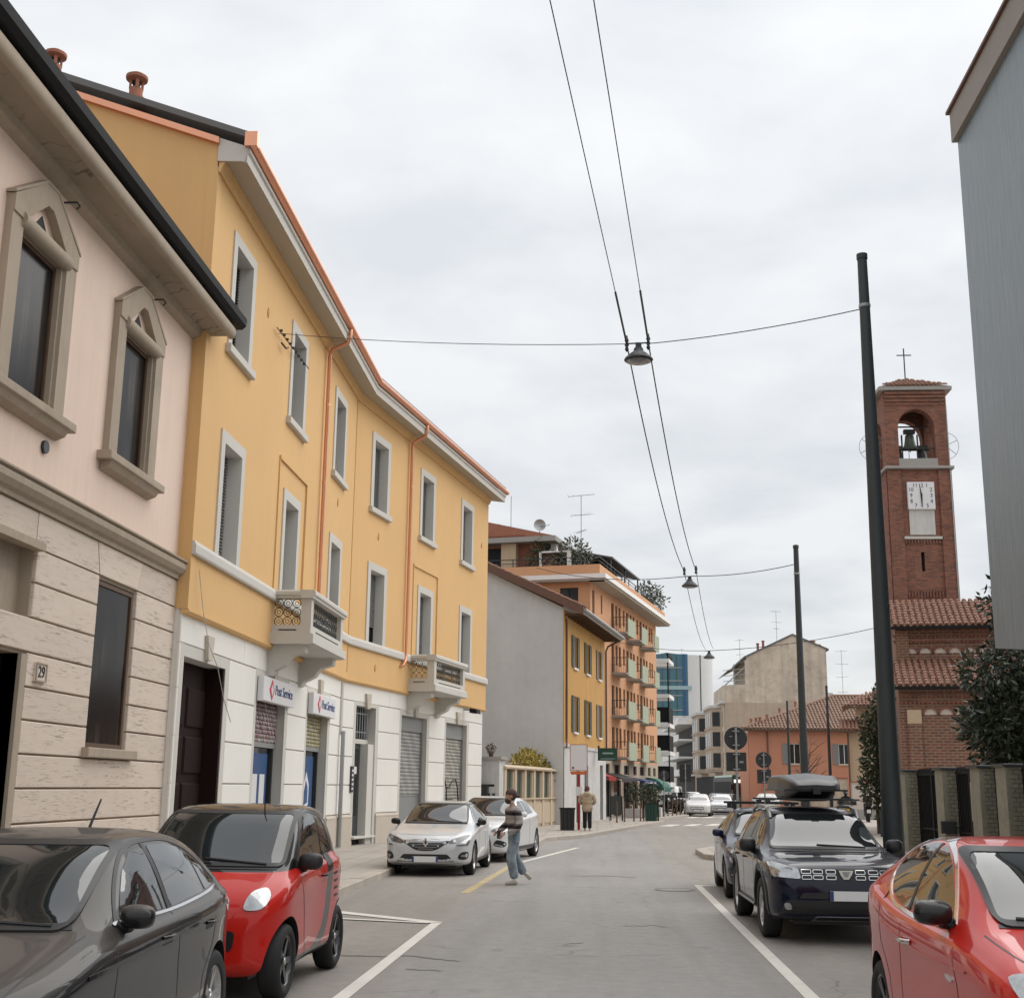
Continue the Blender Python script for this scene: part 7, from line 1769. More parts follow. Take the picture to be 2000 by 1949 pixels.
# ---- silver hatchback with diamond badge
CLIO = std(4.05, 1.80, 1.44, .86, 2.58, .32, 1.2, .98, 1.95, 1.38, 3.7, paint='paint_silver',
         top=[(0, .52), (.02, .63), (.07, .70), (.15, .76), (.28, .82), (.45, .865), (.8, .925), (1.1, .97), (1.25, 1.0), (1.5, 1.135), (1.8, 1.29), (2.02, 1.38), (2.3, 1.425), (2.7, 1.44), (3.1, 1.415), (3.5, 1.35), (3.75, 1.25), (3.88, 1.10), (3.98, .95), (4.03, .78), (4.05, .62)],
         belt=[(0, .64), (.5, .80), (1.2, .91), (2.0, .945), (3.0, .99), (3.6, 1.03), (4.05, 1.02)], roofw=[(0, .6), (1.25, .67), (2.0, .575), (2.6, .56), (3.4, .55), (4.05, .6)])
def clio_front(c, dark='lamp_dark', badge=True):
    c.panel('F', roundc([(-.66, 1.0), (.66, 1.0), (.545, 1.37), (-.545, 1.37)], .06), 'car_glass', 'windscreen', res=.045, off=.011, skirt=.03)
    c.both(roundc([(1.68, 1.01), (2.38, 1.005), (2.44, 1.33), (2.2, 1.32), (1.98, 1.22)], .035), 'car_glass', 'side_window')
    c.both(roundc([(2.47, 1.005), (3.15, 1.05), (3.2, 1.27), (2.9, 1.325), (2.52, 1.335)], .035), 'car_glass', 'side_window')
    c.panel('B', roundc([(-.53, 1.08), (.53, 1.08), (.46, 1.33), (-.46, 1.33)], .05), 'car_glass', 'rear_window', res=.06, off=.010, skirt=.03)
    for s in 'LR':
        c.strip(s, crom([(1.52, .985), (1.95, 1.235), (2.25, 1.355), (2.6, 1.37), (3.0, 1.35), (3.32, 1.26), (3.5, 1.10), (3.2, 1.04), (2.4, .99), (1.52, .98)], 4, False), .018, 'black_plastic', 'window_seal')
        c.strip(s, [(1.38, .90), (1.36, .5), (1.46, .28)], .009, 'black_plastic', 'door_seam', off=.0015); c.strip(s, [(2.45, .97), (2.48, .6), (2.46, .27)], .009, 'black_plastic', 'door_seam', off=.0015)
        c.strip(s, [(1.1, .28), (3.0, .28)], .06, 'black_plastic', 'sill_trim', off=.006)
        p, n = c.hit(s, 2.28, .83); MB().tube([p + Vector((-.09, 0, 0)), p + n * .03 + Vector((-.05, 0, 0)), p + n * .03 + Vector((.05, 0, 0)), p + Vector((.09, 0, 0))], .012, 6).build('door_handle', 'paint_silver', c.root)
    c.mirrorF(crom([(.47, .635), (.66, .655), (.80, .74), (.82, .80), (.62, .75), (.47, .69)], 4), dark, 'headlight', off=.006)
    c.mirrorF(roundc([(.60, .615), (.78, .63), (.82, .70), (.845, .70), (.81, .59), (.62, .59)], .012), 'lamp_glass', 'daylight_lamp', off=.007)
    c.panel('F', crom([(-.44, .68), (0, .715), (.44, .68), (.34, .585), (.16, .50), (-.16, .50), (-.34, .585)], 4), 'black_plastic', 'grille', off=.003)
    for z, w_ in ((.655, .38), (.61, .30), (.565, .22), (.53, .15)):
        g = c.strip('F', [(-w_, z), (w_, z)], .009, 'galvanised', 'grille_bar', off=.008)
    c.strip('F', crom([(-.50, .70), (-.25, .685), (0, .70), (.25, .685), (.50, .70)], 4, False), .022, 'chrome', 'grille_trim', off=.008)
    if badge:
        p, n = c.hit('F', 0, .655); b = MB()
        b.prism([(0, .655 - .095), (.068, .655), (0, .655 + .095), (-.068, .655)], 'x', p.x - .032, p.x + .01); bo = b.build('diamond_badge', 'chrome', c.root)
        b2 = MB(); b2.prism([(0, .655 - .045), (.026, .655), (0, .655 + .045), (-.026, .655)], 'x', p.x - .036, p.x - .0325); b2.build('badge_core', 'black_plastic', bo)
    c.panel('F', roundc([(-.58, .285), (.58, .285), (.44, .43), (-.44, .43)], .03), 'black_plastic', 'lower_grille', off=.003)
    c.mirrorF(crom([(.66, .34), (.80, .34), (.82, .46), (.74, .48), (.66, .42)], 4), 'black_plastic', 'fog_surround', off=.004)
    c.mirrorF(roundc([(.70, .39), (.80, .39), (.80, .415), (.70, .415)], .008), 'galvanised', 'fog_lamp', off=.008, res=.04)
    c.strip('F', crom([(-.72, .265), (-.4, .245), (0, .24), (.4, .245), (.72, .265)], 4, False), .03, 'alloy', 'lip', off=.008)
    c.panel('F', roundc([(-.67, .982), (.67, .982), (.66, 1.0), (-.66, 1.0)], .006), 'black_plastic', 'cowl', off=.004); c.wiper(-.55, .0, 1.0, 1.02)
    c.strip('T', crom([(.30, -.66), (.24, -.3), (.22, 0), (.24, .3), (.30, .66)], 4, False), .010, 'black_plastic', 'bonnet_seam', off=.001)
c = Car(CLIO, 'hatchback_car', 'silver hatchback with diamond badge parked by the yellow building', (-3.40, 25.62, 0), -2.2)
clio_front(c); c.plate(.335, .03); c.mirrors(1.6, .985, 'paint_black', (.075, .10, .066), .12); c.wheels('alloy', 5, True, .21, 1)
# ---- pearl silver compact behind it
S2P = dict(CLIO); S2P = std(4.2, 1.80, 1.52, .86, 2.62, .335, 1.2, 1.0, 1.95, 1.4, 3.8, paint='paint_pearl',
         top=[(0, .56), (.02, .68), (.07, .76), (.15, .83), (.28, .89), (.45, .93), (.8, .985), (1.1, 1.03), (1.25, 1.06), (1.5, 1.20), (1.8, 1.36), (2.02, 1.455), (2.3, 1.50), (2.7, 1.52), (3.2, 1.49), (3.6, 1.42), (3.88, 1.30), (4.02, 1.12), (4.12, .95), (4.18, .8), (4.2, .64)],
         belt=[(0, .68), (.5, .85), (1.2, .965), (2.0, 1.0), (3.0, 1.04), (3.7, 1.08), (4.2, 1.05)], roofw=[(0, .6), (1.25, .67), (2.0, .585), (2.6, .57), (3.4, .56), (4.2, .6)])
c = Car(S2P, 'hatchback_car', 'pearl white compact car behind the silver hatchback, partly hidden by the walking man', (-2.98, 30.55, 0), -9.0)
c.panel('F', roundc([(-.66, 1.065), (.66, 1.065), (.555, 1.445), (-.555, 1.445)], .06), 'car_glass', 'windscreen', res=.045, off=.011, skirt=.03)
c.both(roundc([(1.70, 1.07), (2.40, 1.065), (2.46, 1.40), (2.2, 1.385), (1.98, 1.28)], .035), 'car_glass', 'side_window'); c.both(roundc([(2.49, 1.065), (3.25, 1.10), (3.3, 1.33), (2.9, 1.40), (2.54, 1.405)], .035), 'car_glass', 'side_window')
c.mirrorF(crom([(.50, .70), (.70, .72), (.82, .80), (.80, .84), (.62, .80), (.5, .75)], 4), 'lamp_dark', 'headlight', off=.006)
c.mirrorF(crom([(.55, .40), (.76, .36), (.80, .46), (.62, .52)], 4), 'black_plastic', 'fog_surround', off=.004); c.mirrorF(roundc([(.57, .41), (.74, .37), (.75, .39), (.58, .435)], .008), 'alloy', 'fog_trim', off=.009, res=.05)
c.panel('F', roundc([(-.45, .50), (.45, .50), (.42, .68), (-.42, .68)], .05), 'black_plastic', 'grille', off=.003); c.panel('F', roundc([(-.5, .28), (.5, .28), (.5, .42), (-.5, .42)], .03), 'black_plastic', 'lower_grille', off=.003)
for s in 'LR': c.strip(s, [(1.1, .30), (3.1, .30)], .08, 'black_plastic', 'sill_trim', off=.006); c.strip(s, [(2.47, 1.02), (2.5, .6), (2.48, .30)], .009, 'black_plastic', 'door_seam', off=.0015)
c.plate(.40, .03); c.mirrors(1.62, 1.045, 'paint_pearl', (.075, .10, .066), .12); c.wheels('alloy', 7, True, .21, 0)

# ---- navy SUV with roof box
SU = std(4.34, 1.81, 1.64, .86, 2.675, .355, 1.25, 1.1, 1.9, 1.55, 4.0, paint='paint_navy', gap=.065, crown=.07,
         half=[(0, .60), (.02, .72), (.07, .83), (.15, .90), (.28, .955), (.5, .985), (1.0, 1.0), (3.4, 1.0), (3.8, .985), (4.08, .94), (4.2, .90), (4.28, .82), (4.32, .72), (4.34, .6)],
         bot=[(0, .38), (.05, .30), (.2, .25), (.7, .235), (3.7, .24), (4.1, .30), (4.34, .42)],
         top=[(0, .62), (.02, .76), (.07, .86), (.15, .905), (.28, .935), (.45, .955), (.8, .985), (1.1, 1.005), (1.3, 1.03), (1.5, 1.15), (1.78, 1.325), (1.98, 1.435), (2.2, 1.495), (2.6, 1.53), (3.2, 1.535), (3.7, 1.49), (3.98, 1.41), (4.14, 1.25), (4.24, 1.10), (4.31, .9), (4.34, .7)],
         belt=[(0, .74), (.5, .89), (1.2, .955), (2.0, .975), (3.2, 1.0), (4.34, 1.0)], roofw=[(0, .6), (1.3, .69), (2.0, .61), (2.6, .60), (3.6, .59), (4.34, .62)])
c = Car(SU, 'suv_car', 'dark navy suv with a grey roof box parked on the right', (2.90, 15.48, 0), 0.4)
c.panel('F', roundc([(-.69, 1.03), (.69, 1.03), (.585, 1.445), (-.585, 1.445)], .06), 'car_glass', 'windscreen', res=.045, off=.011, skirt=.03)
c.both(roundc([(1.72, 1.04), (2.36, 1.035), (2.40, 1.385), (2.15, 1.38), (1.98, 1.285)], .04), 'car_glass', 'side_window'); c.both(roundc([(2.45, 1.035), (3.18, 1.05), (3.20, 1.375), (2.49, 1.385)], .04), 'car_glass', 'side_window'); c.both(roundc([(3.26, 1.055), (3.75, 1.11), (3.55, 1.335), (3.26, 1.37)], .04), 'car_glass', 'quarter_window')
c.panel('B', roundc([(-.58, 1.05), (.58, 1.05), (.52, 1.41), (-.52, 1.41)], .05), 'car_glass', 'rear_window', res=.06, off=.010, skirt=.03)
ap = [(.86 + .475 * math.cos(R_(a)), .365 + .475 * math.sin(R_(a))) for a in range(-18, 199, 12)]
rp_ = [(3.535 + .475 * math.cos(R_(a)), .365 + .475 * math.sin(R_(a))) for a in range(-18, 199, 12)]
for s in 'LR':
    c.strip(s, ap, .06, 'black_plastic', 'arch_trim', off=.012, res=.04); c.strip(s, rp_, .06, 'black_plastic', 'arch_trim', off=.012, res=.04)
    c.strip(s, [(1.28, .32), (3.12, .32)], .13, 'black_plastic', 'sill_cladding', off=.012); c.strip(s, [(1.35, .35), (3.05, .35)], .02, 'galvanised', 'sill_bar', off=.03)
    c.strip(s, [(1.42, .94), (1.40, .6), (1.45, .4)], .009, 'black_plastic', 'door_seam', off=.0015); c.strip(s, [(2.43, 1.0), (2.46, .6), (2.44, .4)], .009, 'black_plastic', 'door_seam', off=.0015)
    c.panel(s, roundc([(1.18, .90), (1.36, .91), (1.38, .95), (1.24, .94)], .02), 'black_plastic', 'fender_badge', off=.006, res=.05)
    for x in (2.25, 3.12):
        p, n = c.hit(s, x, .88); MB().tube([p + Vector((-.09, 0, 0)), p + n * .03 + Vector((-.05, 0, 0)), p + n * .03 + Vector((.05, 0, 0)), p + Vector((.09, 0, 0))], .013, 6).build('door_handle', 'paint_navy', c.root)
    sg_ = 1 if s == 'L' else -1
    rl = MB(); pts = []
    for x, dz in ((1.98, .0), (2.12, .055), (2.5, .065), (3.2, .065), (3.62, .05), (3.75, 0.0)):
        h, n = c.hit('T', x, sg_ * .575); pts.append((x, sg_ * .575, h.z + dz))
    rl.tube(pts, .024, 8); rl.build('roof_rail', 'galvanised', c.root, smooth=60)
c.mirrorF(roundc([(.52, .735), (.82, .75), (.845, .90), (.80, .905), (.54, .845)], .03), 'lamp_glass', 'headlight', off=.014, res=.04)
c.mirrorF(roundc([(.60, .775), (.70, .775), (.70, .85), (.60, .85)], .03), 'lamp_dark', 'headlight_lens', off=.012, res=.04)
c.panel('F', roundc([(-.53, .725), (.53, .725), (.53, .845), (-.53, .845)], .03), 'black_plastic', 'grille', off=.004)
for s in (-1, 1):
    for j, z in enumerate((.815, .755)):
        for x in (.17, .32, .455):
            if x > .4 and j == 1: x = .45
            c.strip('F', roundc([(s * (x - .055), z - .02), (s * (x + .055), z - .02), (s * (x + .055), z + .02), (s * (x - .055), z + .02)], .012, 3), .0065, 'chrome', 'grille_link', off=.012, closed=True, res=.03)
p, n = c.hit('F', 0, .79); b = MB(); b.prism([(-.085, .84), (.085, .84), (.065, .79), (.03, .74), (-.03, .74), (-.065, .79)], 'x', p.x - .034, p.x + .01); bo = b.build('shield_badge', 'chrome', c.root)
b = MB(); b.prism([(-.045, .825), (.045, .825), (.02, .765), (-.02, .765)], 'x', p.x - .038, p.x - .0345); b.build('badge_core', 'galvanised', bo)
c.panel('F', roundc([(-.78, .30), (.78, .30), (.70, .50), (-.70, .50)], .06), 'black_plastic', 'bumper_cladding', off=.006)
c.panel('F', roundc([(-.55, .52), (.55, .52), (.50, .585), (-.50, .585)], .02), 'black_plastic', 'upper_slot', off=.003)
c.mirrorF(crom([(.64, .40), (.70, .40), (.71, .46), (.65, .46)], 4), 'lamp_glass', 'fog_lamp', off=.012, res=.04)
c.panel('F', roundc([(-.40, .255), (.40, .255), (.36, .32), (-.36, .32)], .02), 'galvanised', 'skid_plate', off=.01)
c.panel('F', roundc([(-.7, 1.0), (.7, 1.0), (.69, 1.028), (-.69, 1.028)], .01), 'black_plastic', 'cowl', off=.004); c.wiper(-.5, .1, 1.035, 1.06)
c.strip('T', crom([(.26, -.70), (.2, -.3), (.19, 0), (.2, .3), (.26, .70)], 4, False), .010, 'black_plastic', 'bonnet_seam', off=.001)
c.plate(.555, .03, y=-0.06); c.mirrors(1.62, 1.02, 'black_plastic', (.09, .11, .09), .13); c.wheels('alloy', 5, True, .22, 1)
suv = c
# cross bars belong to the suv; the box on them is a thing of its own
for x in (2.25, 3.15):
    cb_ = MB(); cb_.box(x - .022, x + .022, -.66, .66, 1.618, 1.64)
    for s in (-1, 1): cb_.box(x - .05, x + .05, s * .575 - .035, s * .575 + .035, 1.560, 1.615)
    cb_.build('cross_bar', 'grey_plastic', c.root)
bx = empty('roof_box', (2.95, 15.48 + 2.30, 1.60), R_(90), 'grey plastic roof box strapped on the navy suv', 'roof box')
def loft_box(x0, x1, z0, z1, w, mat, name, taper, N=26):
    mb = MB(); K = 14
    for i in range(N + 1):
        t = i / N; x = x0 + (x1 - x0) * t
        e = min(1, (t / taper[0]) ** .5 if t < taper[0] else 1, ((1 - t) / taper[1]) ** .5 if t > 1 - taper[1] else 1); e = max(e, .04)
        hh = z0 + (z1 - z0) * (.25 + .75 * e if name == 'lid' else e)
        ww = w * (.62 + .38 * e)
        for k in range(K + 1):
            a = math.pi * k / K; cx = math.copysign(abs(math.cos(a)) ** .45, math.cos(a)); sz = abs(math.sin(a)) ** .55
            ridge = 1.0 - (.10 if abs(abs(math.cos(a)) - .35) < .14 and name == 'lid' else 0)
            mb.v.append((x, cx * ww, z0 + (hh - z0) * sz * ridge))
    for i in range(N):
        for k in range(K): a = i * (K + 1) + k; mb.f.append((a, a + 1, a + K + 2, a + K + 1))
        mb.f.append((i * (K + 1) + K, i * (K + 1), (i + 1) * (K + 1), (i + 1) * (K + 1) + K))
    mb.f.append(tuple(range(K + 1))); mb.f.append(tuple(N * (K + 1) + k for k in range(K, -1, -1)))
    return mb.build(name, mat, bx, smooth=50)
loft_box(-.20, 1.85, .16, .385, .43, 'grey_plastic', 'lid', (.35, .15)); loft_box(-.14, 1.70, .14, .0, .345, 'black_plastic', 'base', (.3, .2))
MB().box(-.16, 1.80, -.425, .425, .138, .162).build('rim', 'black_plastic', bx); MB().box(-.25, -.19, -.05, .05, .10, .18).build('latch', 'black_plastic', bx)

# ---- blue hatchback behind the suv
S3 = dict(CLIO); S3['paint'] = 'paint_blue'
c = Car(S3, 'hatchback_car', 'dark blue hatchback half hidden behind the navy suv', (2.97, 21.1, 0), -1.5); 
clio_front(c, 'lamp_glass', False); c.plate(.335, .03); c.mirrors(1.6, .985, 'paint_blue', (.075, .10, .066), .12); c.wheels('alloy', 5, True, .2, 0)
lug = empty('bicycle_rack', (2.95, 23.3, 1.45), R_(90), 'dark roof rack with a light on the blue hatchback', 'roof rack')
m = MB(); m.box(-.1, -.05, -.62, .62, .05, .09); m.box(.65, .70, -.62, .62, .05, .09)
for s in (-1, 1):
    for x in (-.1, .65): m.box(x - .02, x + .07, s * .52 - .04, s * .52 + .04, -.03, .05)
m.build('bars', 'black_plastic', lug)

# ---- red city car, nearest right
YP = std(3.84, 1.68, 1.52, .74, 2.39, .30, 1.1, 1.0, 1.8, 1.4, 3.4, paint='paint_red', rimratio=.68,
         top=[(0, .56), (.02, .68), (.07, .75), (.15, .80), (.28, .86), (.45, .905), (.75, .965), (.95, 1.005), (1.10, 1.04), (1.35, 1.19), (1.6, 1.315), (1.8, 1.395), (2.05, 1.445), (2.4, 1.47), (2.8, 1.46), (3.15, 1.415), (3.4, 1.345), (3.58, 1.25), (3.70, 1.08), (3.78, .92), (3.82, .78), (3.84, .62)],
         belt=[(0, .68), (.5, .84), (1.1, .93), (1.8, .955), (2.6, .985), (3.1, 1.04), (3.5, 1.10), (3.84, 1.05)], roofw=[(0, .58), (1.1, .63), (1.8, .55), (2.4, .545), (3.0, .53), (3.5, .52), (3.84, .56)])
c = Car(YP, 'city_car', 'red small hatchback at the lower right corner of the picture', (2.83, 6.33, 0), 1.0)
c.panel('F', roundc([(-.60, 1.04), (.60, 1.04), (.52, 1.40), (-.52, 1.40)], .06), 'car_glass', 'windscreen', res=.045, off=.011, skirt=.03)
c.both(crom([(1.50, 1.03), (1.75, 1.19), (2.0, 1.33), (2.30, 1.405), (2.36, 1.20), (2.34, 1.02), (1.9, 1.0)], 4), 'car_glass', 'side_window')
c.both(crom([(2.40, 1.02), (2.42, 1.22), (2.40, 1.405), (2.72, 1.405), (2.98, 1.34), (3.06, 1.24), (2.98, 1.14), (2.75, 1.05)], 4), 'car_glass', 'side_window')
c.panel('B', roundc([(-.48, 1.12), (.48, 1.12), (.42, 1.42), (-.42, 1.42)], .06), 'car_glass', 'rear_window', res=.06, off=.010, skirt=.03)
arc = crom([(1.44, 1.0), (1.72, 1.20), (2.0, 1.36), (2.35, 1.44), (2.7, 1.435), (3.0, 1.37), (3.12, 1.25), (3.0, 1.11), (2.75, 1.02), (2.34, .985), (1.9, .97), (1.44, .995)], 4, False)
for s in 'LR':
    c.strip(s, arc, .020, 'chrome', 'window_trim', off=.006)
    c.strip(s, [(2.38, 1.0), (2.38, 1.42)], .05, 'black_plastic', 'pillar_trim', off=.006)
    c.strip(s, [(1.26, .90), (1.18, .72), (1.16, .45), (1.28, .27)], .009, 'black_plastic', 'door_seam', off=.0015); c.strip(s, [(2.38, .97), (2.42, .6), (2.36, .27)], .009, 'black_plastic', 'door_seam', off=.0015); c.strip(s, [(2.98, 1.08), (2.95, .75), (2.72, .55), (2.66, .27)], .009, 'black_plastic', 'door_seam', off=.0015)
    p, n = c.hit(s, 2.22, .83); MB().tube([p + Vector((-.10, 0, 0)), p + n * .035 + Vector((-.06, 0, 0)), p + n * .035 + Vector((.06, 0, 0)), p + Vector((.10, 0, 0))], .016, 8).build('door_handle', 'chrome', c.root, smooth=60)
    c.panel(s, crom([(1.26, .715), (1.36, .725), (1.36, .75), (1.26, .745)], 4), 'chrome', 'side_marker', off=.008, res=.04)
    c.strip(s, crom([(1.0, .80), (1.6, .79), (2.2, .81), (2.9, .88)], 4, False), .012, 'paint_red', 'crease', off=.006)
c.mirrorF(crom([(.44, .68), (.62, .665), (.74, .72), (.76, .84), (.62, .86), (.46, .78)], 5), 'lamp_glass', 'headlight', off=.014, res=.04)
c.mirrorF(crom([(.64, .69), (.735, .73), (.75, .83), (.70, .83)], 4), 'lamp_dark', 'headlight_lens', off=.012, res=.04)
c.panel('F', roundc([(-.38, .55), (.38, .55), (.34, .74), (-.34, .74)], .06), 'black_plastic', 'grille', off=.004); c.panel('F', roundc([(-.5, .30), (.5, .30), (.5, .42), (-.5, .42)], .03), 'black_plastic', 'lower_grille', off=.003)
c.strip('T', crom([(1.06, -.70), (.6, -.66), (.33, -.56), (.22, -.3), (.20, 0), (.22, .3), (.33, .56), (.6, .66), (1.06, .70)], 4, False), .010, 'black_plastic', 'bonnet_seam', off=.001)
c.panel('F', roundc([(-.61, 1.022), (.61, 1.022), (.60, 1.04), (-.60, 1.04)], .006), 'black_plastic', 'cowl', off=.004)
c.wiper(.50, -.10, 1.055, 1.04); c.wiper(.05, -.5, 1.055, 1.04); c.plate(.48, .03)
c.mirrors(1.52, 1.03, 'paint_black', (.085, .115, .072), .125); c.wheels('black_alloy', 5, True, .19, 1)

# ---- smaller cars far down the street
def far_car(sp0, paint, loc, yaw, lab, front=True, name='parked_car', cat='car'):
    sp = dict(sp0); sp['paint'] = paint; sp['sub'] = 1
    c = Car(sp, name, lab, loc, yaw, None, cat)
    k = sp['L'] / 4.05
    c.panel('F', roundc([(-.64, 1.02), (.64, 1.02), (.54, sp['H'] - .08), (-.54, sp['H'] - .08)], .06), 'car_glass', 'windscreen', res=.15)
    c.panel('B', roundc([(-.54, 1.05), (.54, 1.05), (.47, sp['H'] - .12), (-.47, sp['H'] - .12)], .05), 'car_glass', 'rear_window', res=.15)
    c.both(roundc([(1.68, 1.02), (3.15, 1.05), (3.1, sp['H'] - .15), (2.2, sp['H'] - .13)], .05), 'car_glass', 'side_window', res=.15)
    c.mirrorF(roundc([(.50, .66), (.78, .68), (.76, .77), (.50, .73)], .03), 'lamp_glass', 'headlight', res=.1)
    c.panel('F', roundc([(-.45, .45), (.45, .45), (.42, .62), (-.42, .62)], .04), 'black_plastic', 'grille', res=.15)
    for s in (-1, 1): c.panel('B', roundc([(s * .55, .75), (s * .72, .75), (s * .70, .92), (s * .55, .92)], .03), 'tail_lamp', 'tail_light', res=.1)
    c.plate(.38, .03); c.mirrors(1.6, 1.0, paint, (.08, .1, .08), .12); c.wheels('alloy', 5, False, .2, 0)
    return c
far_car(CLIO, 'paint_white', (6.5, 85.0, 0), -8, 'small white hatchback parked at the far kerb behind the bollards')
far_car(CLIO, 'paint_silver', (8.6, 91.0, 0), -8, 'silver hatchback parked just behind the small white hatchback')
far_car(CLIO, 'paint_black', (9.6, 97.0, 0), -8, 'black hatchback parked further along, left of the bus')
far_car(S2P, 'paint_white', (12.0, 92.0, 0), 172, 'white hatchback driving away, seen above the blue hatchback')
far_car(S2P, 'paint_silver', (5.3, 101.0, 0), -6, 'silver car parked in the distant row beside the white van')
far_car(CLIO, 'paint_black', (6.7, 97.5, 0), -8, 'black car parked in the distant row, between the van and the silver cars')
far_car(S2P, 'paint_pearl', (7.6, 104.5, 0), -6, 'pale car at the back of the distant parked row')
far_car(CLIO, 'paint_blue', (10.0, 108.0, 0), -4, 'dark car parked in the far distance by the bay window building')
vn = std(4.9, 1.92, 1.95, .9, 3.0, .33, .9, 1.1, 1.6, 1.8, 4.8, top=[(0, .6), (.02, .8), (.07, .95), (.15, 1.02), (.28, 1.06), (.45, 1.1), (.8, 1.2), (1.1, 1.45), (1.5, 1.8), (1.8, 1.92), (2.3, 1.95), (4.5, 1.94), (4.8, 1.88), (4.88, 1.4), (4.9, .7)], belt=[(0, .8), (.6, 1.05), (4.9, 1.1)], roofw=[(0, .7), (1, .78), (2, .80), (4.9, .80)])
far_car(vn, 'paint_white', (4.9, 93.5, 0), -9, 'white van parked under the green awning', name='van', cat='van')

# ================================================================== BUS
bus = empty('city_bus', (13.4, 117.0, 0), R_(90 + 3), 'green city bus coming round the far bend with lit sign', 'bus')
# local x: front (0) to rear, y lateral
BW = 1.22
b = MB(); b.prism([(0.0, .35), (0.0, 1.2), (.12, 2.6), (.30, 2.85), (11.8, 2.85), (12.0, 2.6), (12.0, .35)], 'y', -BW, BW); b.build('body', 'dark_metal', bus)
MB().box(-.02, 12.02, -BW - .02, BW + .02, .32, .95).build('skirt', 'paint_bus', bus)
MB().box(.4, 11.6, -BW + .05, BW - .05, 2.85, 3.02).build('roof_pod', 'paint_bus', bus)
MB().box(-.035, 0.0, -BW + .08, BW - .08, 1.0, 2.2).build('windscreen', 'car_glass', bus)
m, nt, bs_ = newmat('lit_display'); bs_.inputs['Base Color'].default_value = (.8, .8, .78, 1); bs_.inputs['Emission Color'].default_value = (1, .98, .92, 1); bs_.inputs['Emission Strength'].default_value = 0.55
MB().box(0.02, .16, -BW + .15, BW - .15, 2.33, 2.62).build('destination_sign', 'lit_display', bus)
MB().box(.1, .5, -BW + .1, BW - .5, 2.86, 3.1).build('front_pod', 'sign_white', bus)
for s in (-1, 1):
    MB().box(.6, 11.5, s * BW - .012, s * BW + .012, 1.25, 2.45).build('side_window', 'black_metal', bus)
    for x in (2.6, 9.0): 
        w = MB().lathe([(0, -.15), (.48, -.15), (.48, .15), (0, .15)], 20, (x, s * (BW - .12), .48), axis='y').build('wheel', 'rubber', bus)
    MB().box(-.25, -.1, s * (BW + .12) - .1, s * (BW + .12) + .1, 1.7, 2.2).build('mirror', 'black_plastic', bus); MB().box(-.05, 0.0, s * .9 - .15, s * .9 + .15, .55, .75).build('headlight', 'lamp_glass', bus)
for x in (3.4, 6.5): MB().box(x, x + 1.2, -BW - .022, -BW - .01, .4, 2.45).build('door', 'car_glass', bus)

# ================================================================== SCOOTERS
def scooter(loc, rz, body, lab):
    t = empty('scooter', loc, rz, lab, 'scooter')
    for y in (0.0, 1.28):
        w = MB(); w.lathe([(.15, -.05), (.23, -.06), (.25, 0), (.23, .06), (.15, .05)], 24, (0, y, .25), axis='x', close=True); wo = w.build('wheel', 'rubber', t, smooth=50)
        MB().lathe([(0, -.03), (.15, -.03), (.15, .03), (0, .03)], 16, (0, y, .25), axis='x').build('hub', 'alloy', wo)
    s = MB(); s.prism([(.05, .45), (.18, .30), (.85, .28), (1.05, .40), (1.55, .62), (1.52, .78), (.95, .74), (.82, .42), (.35, .40), (.22, .95), (.08, .98), (-.02, .62)], 'x', -.17, .17); s.build('body', body, t, smooth=30)
    f = MB(); f.prism([(-.22, .48), (.22, .50), (.26, .56), (-.18, .56)], 'x', -.07, .07); f.build('front_mudguard', body, t)
    MB().prism([(.78, .76), (1.55, .80), (1.58, .90), (1.2, .86), (.85, .86)], 'x', -.15, .15).build('seat', 'black_plastic', t, smooth=30)
    h = MB(); h.tube([(0, .0, .25), (0, .14, .95), (0, .16, 1.05)], .028, 8); h.tube([(-.34, .22, 1.08), (0, .14, 1.06), (.34, .22, 1.08)], .02, 6); h.build('handlebar', 'black_metal', t)
    MB().ball((0, .04, .92), (.10, .06, .09)).build('headlight', 'lamp_glass', t, smooth=60)
    mi = MB(); mi.tube([(-.25, .2, 1.08), (-.32, .18, 1.3)], .008, 5); mi.ball((-.33, .18, 1.33), (.06, .02, .04), 8, 6); mi.tube([(.25, .2, 1.08), (.32, .18, 1.3)], .008, 5); mi.ball((.33, .18, 1.33), (.06, .02, .04), 8, 6); mi.build('mirrors', 'black_plastic', t)
    MB().prism([(.10, 1.0), (.02, 1.38), (.04, 1.38), (.14, 1.0)], 'x', -.18, .18).build('windshield', 'car_glass', t)
    MB().box(-.18, .18, 1.55, 1.85, .86, 1.16).build('top_box', 'black_plastic', t)
    MB().box(-.10, .10, 1.64, 1.66, .48, .66).build('number_plate', 'plate_white', t)
    return t
scooter((14.6, 71.2, .13), R_(172), 'paint_black', 'dark scooter parked in front of the pale pink low wall')
scooter((12.5, 66.0, 0), R_(-12), 'yellow_plastic', 'yellow scooter passing behind the navy suv')
for k, (x, y, a, lab) in enumerate(((5.15, 86.5, 20, 'dark motorcycle parked first in the row by the bollards'), (5.65, 88.0, 15, 'dark motorcycle parked second in the row by the bollards'), (6.1, 89.4, 25, 'dark motorcycle parked third in the row, nearest the white hatchback'), (9.75, 92.2, -10, 'dark motorcycle parked right of the silver hatchback'))):
    scooter((x, y, .13 if k < 3 else 0), R_(a), 'paint_black', lab)

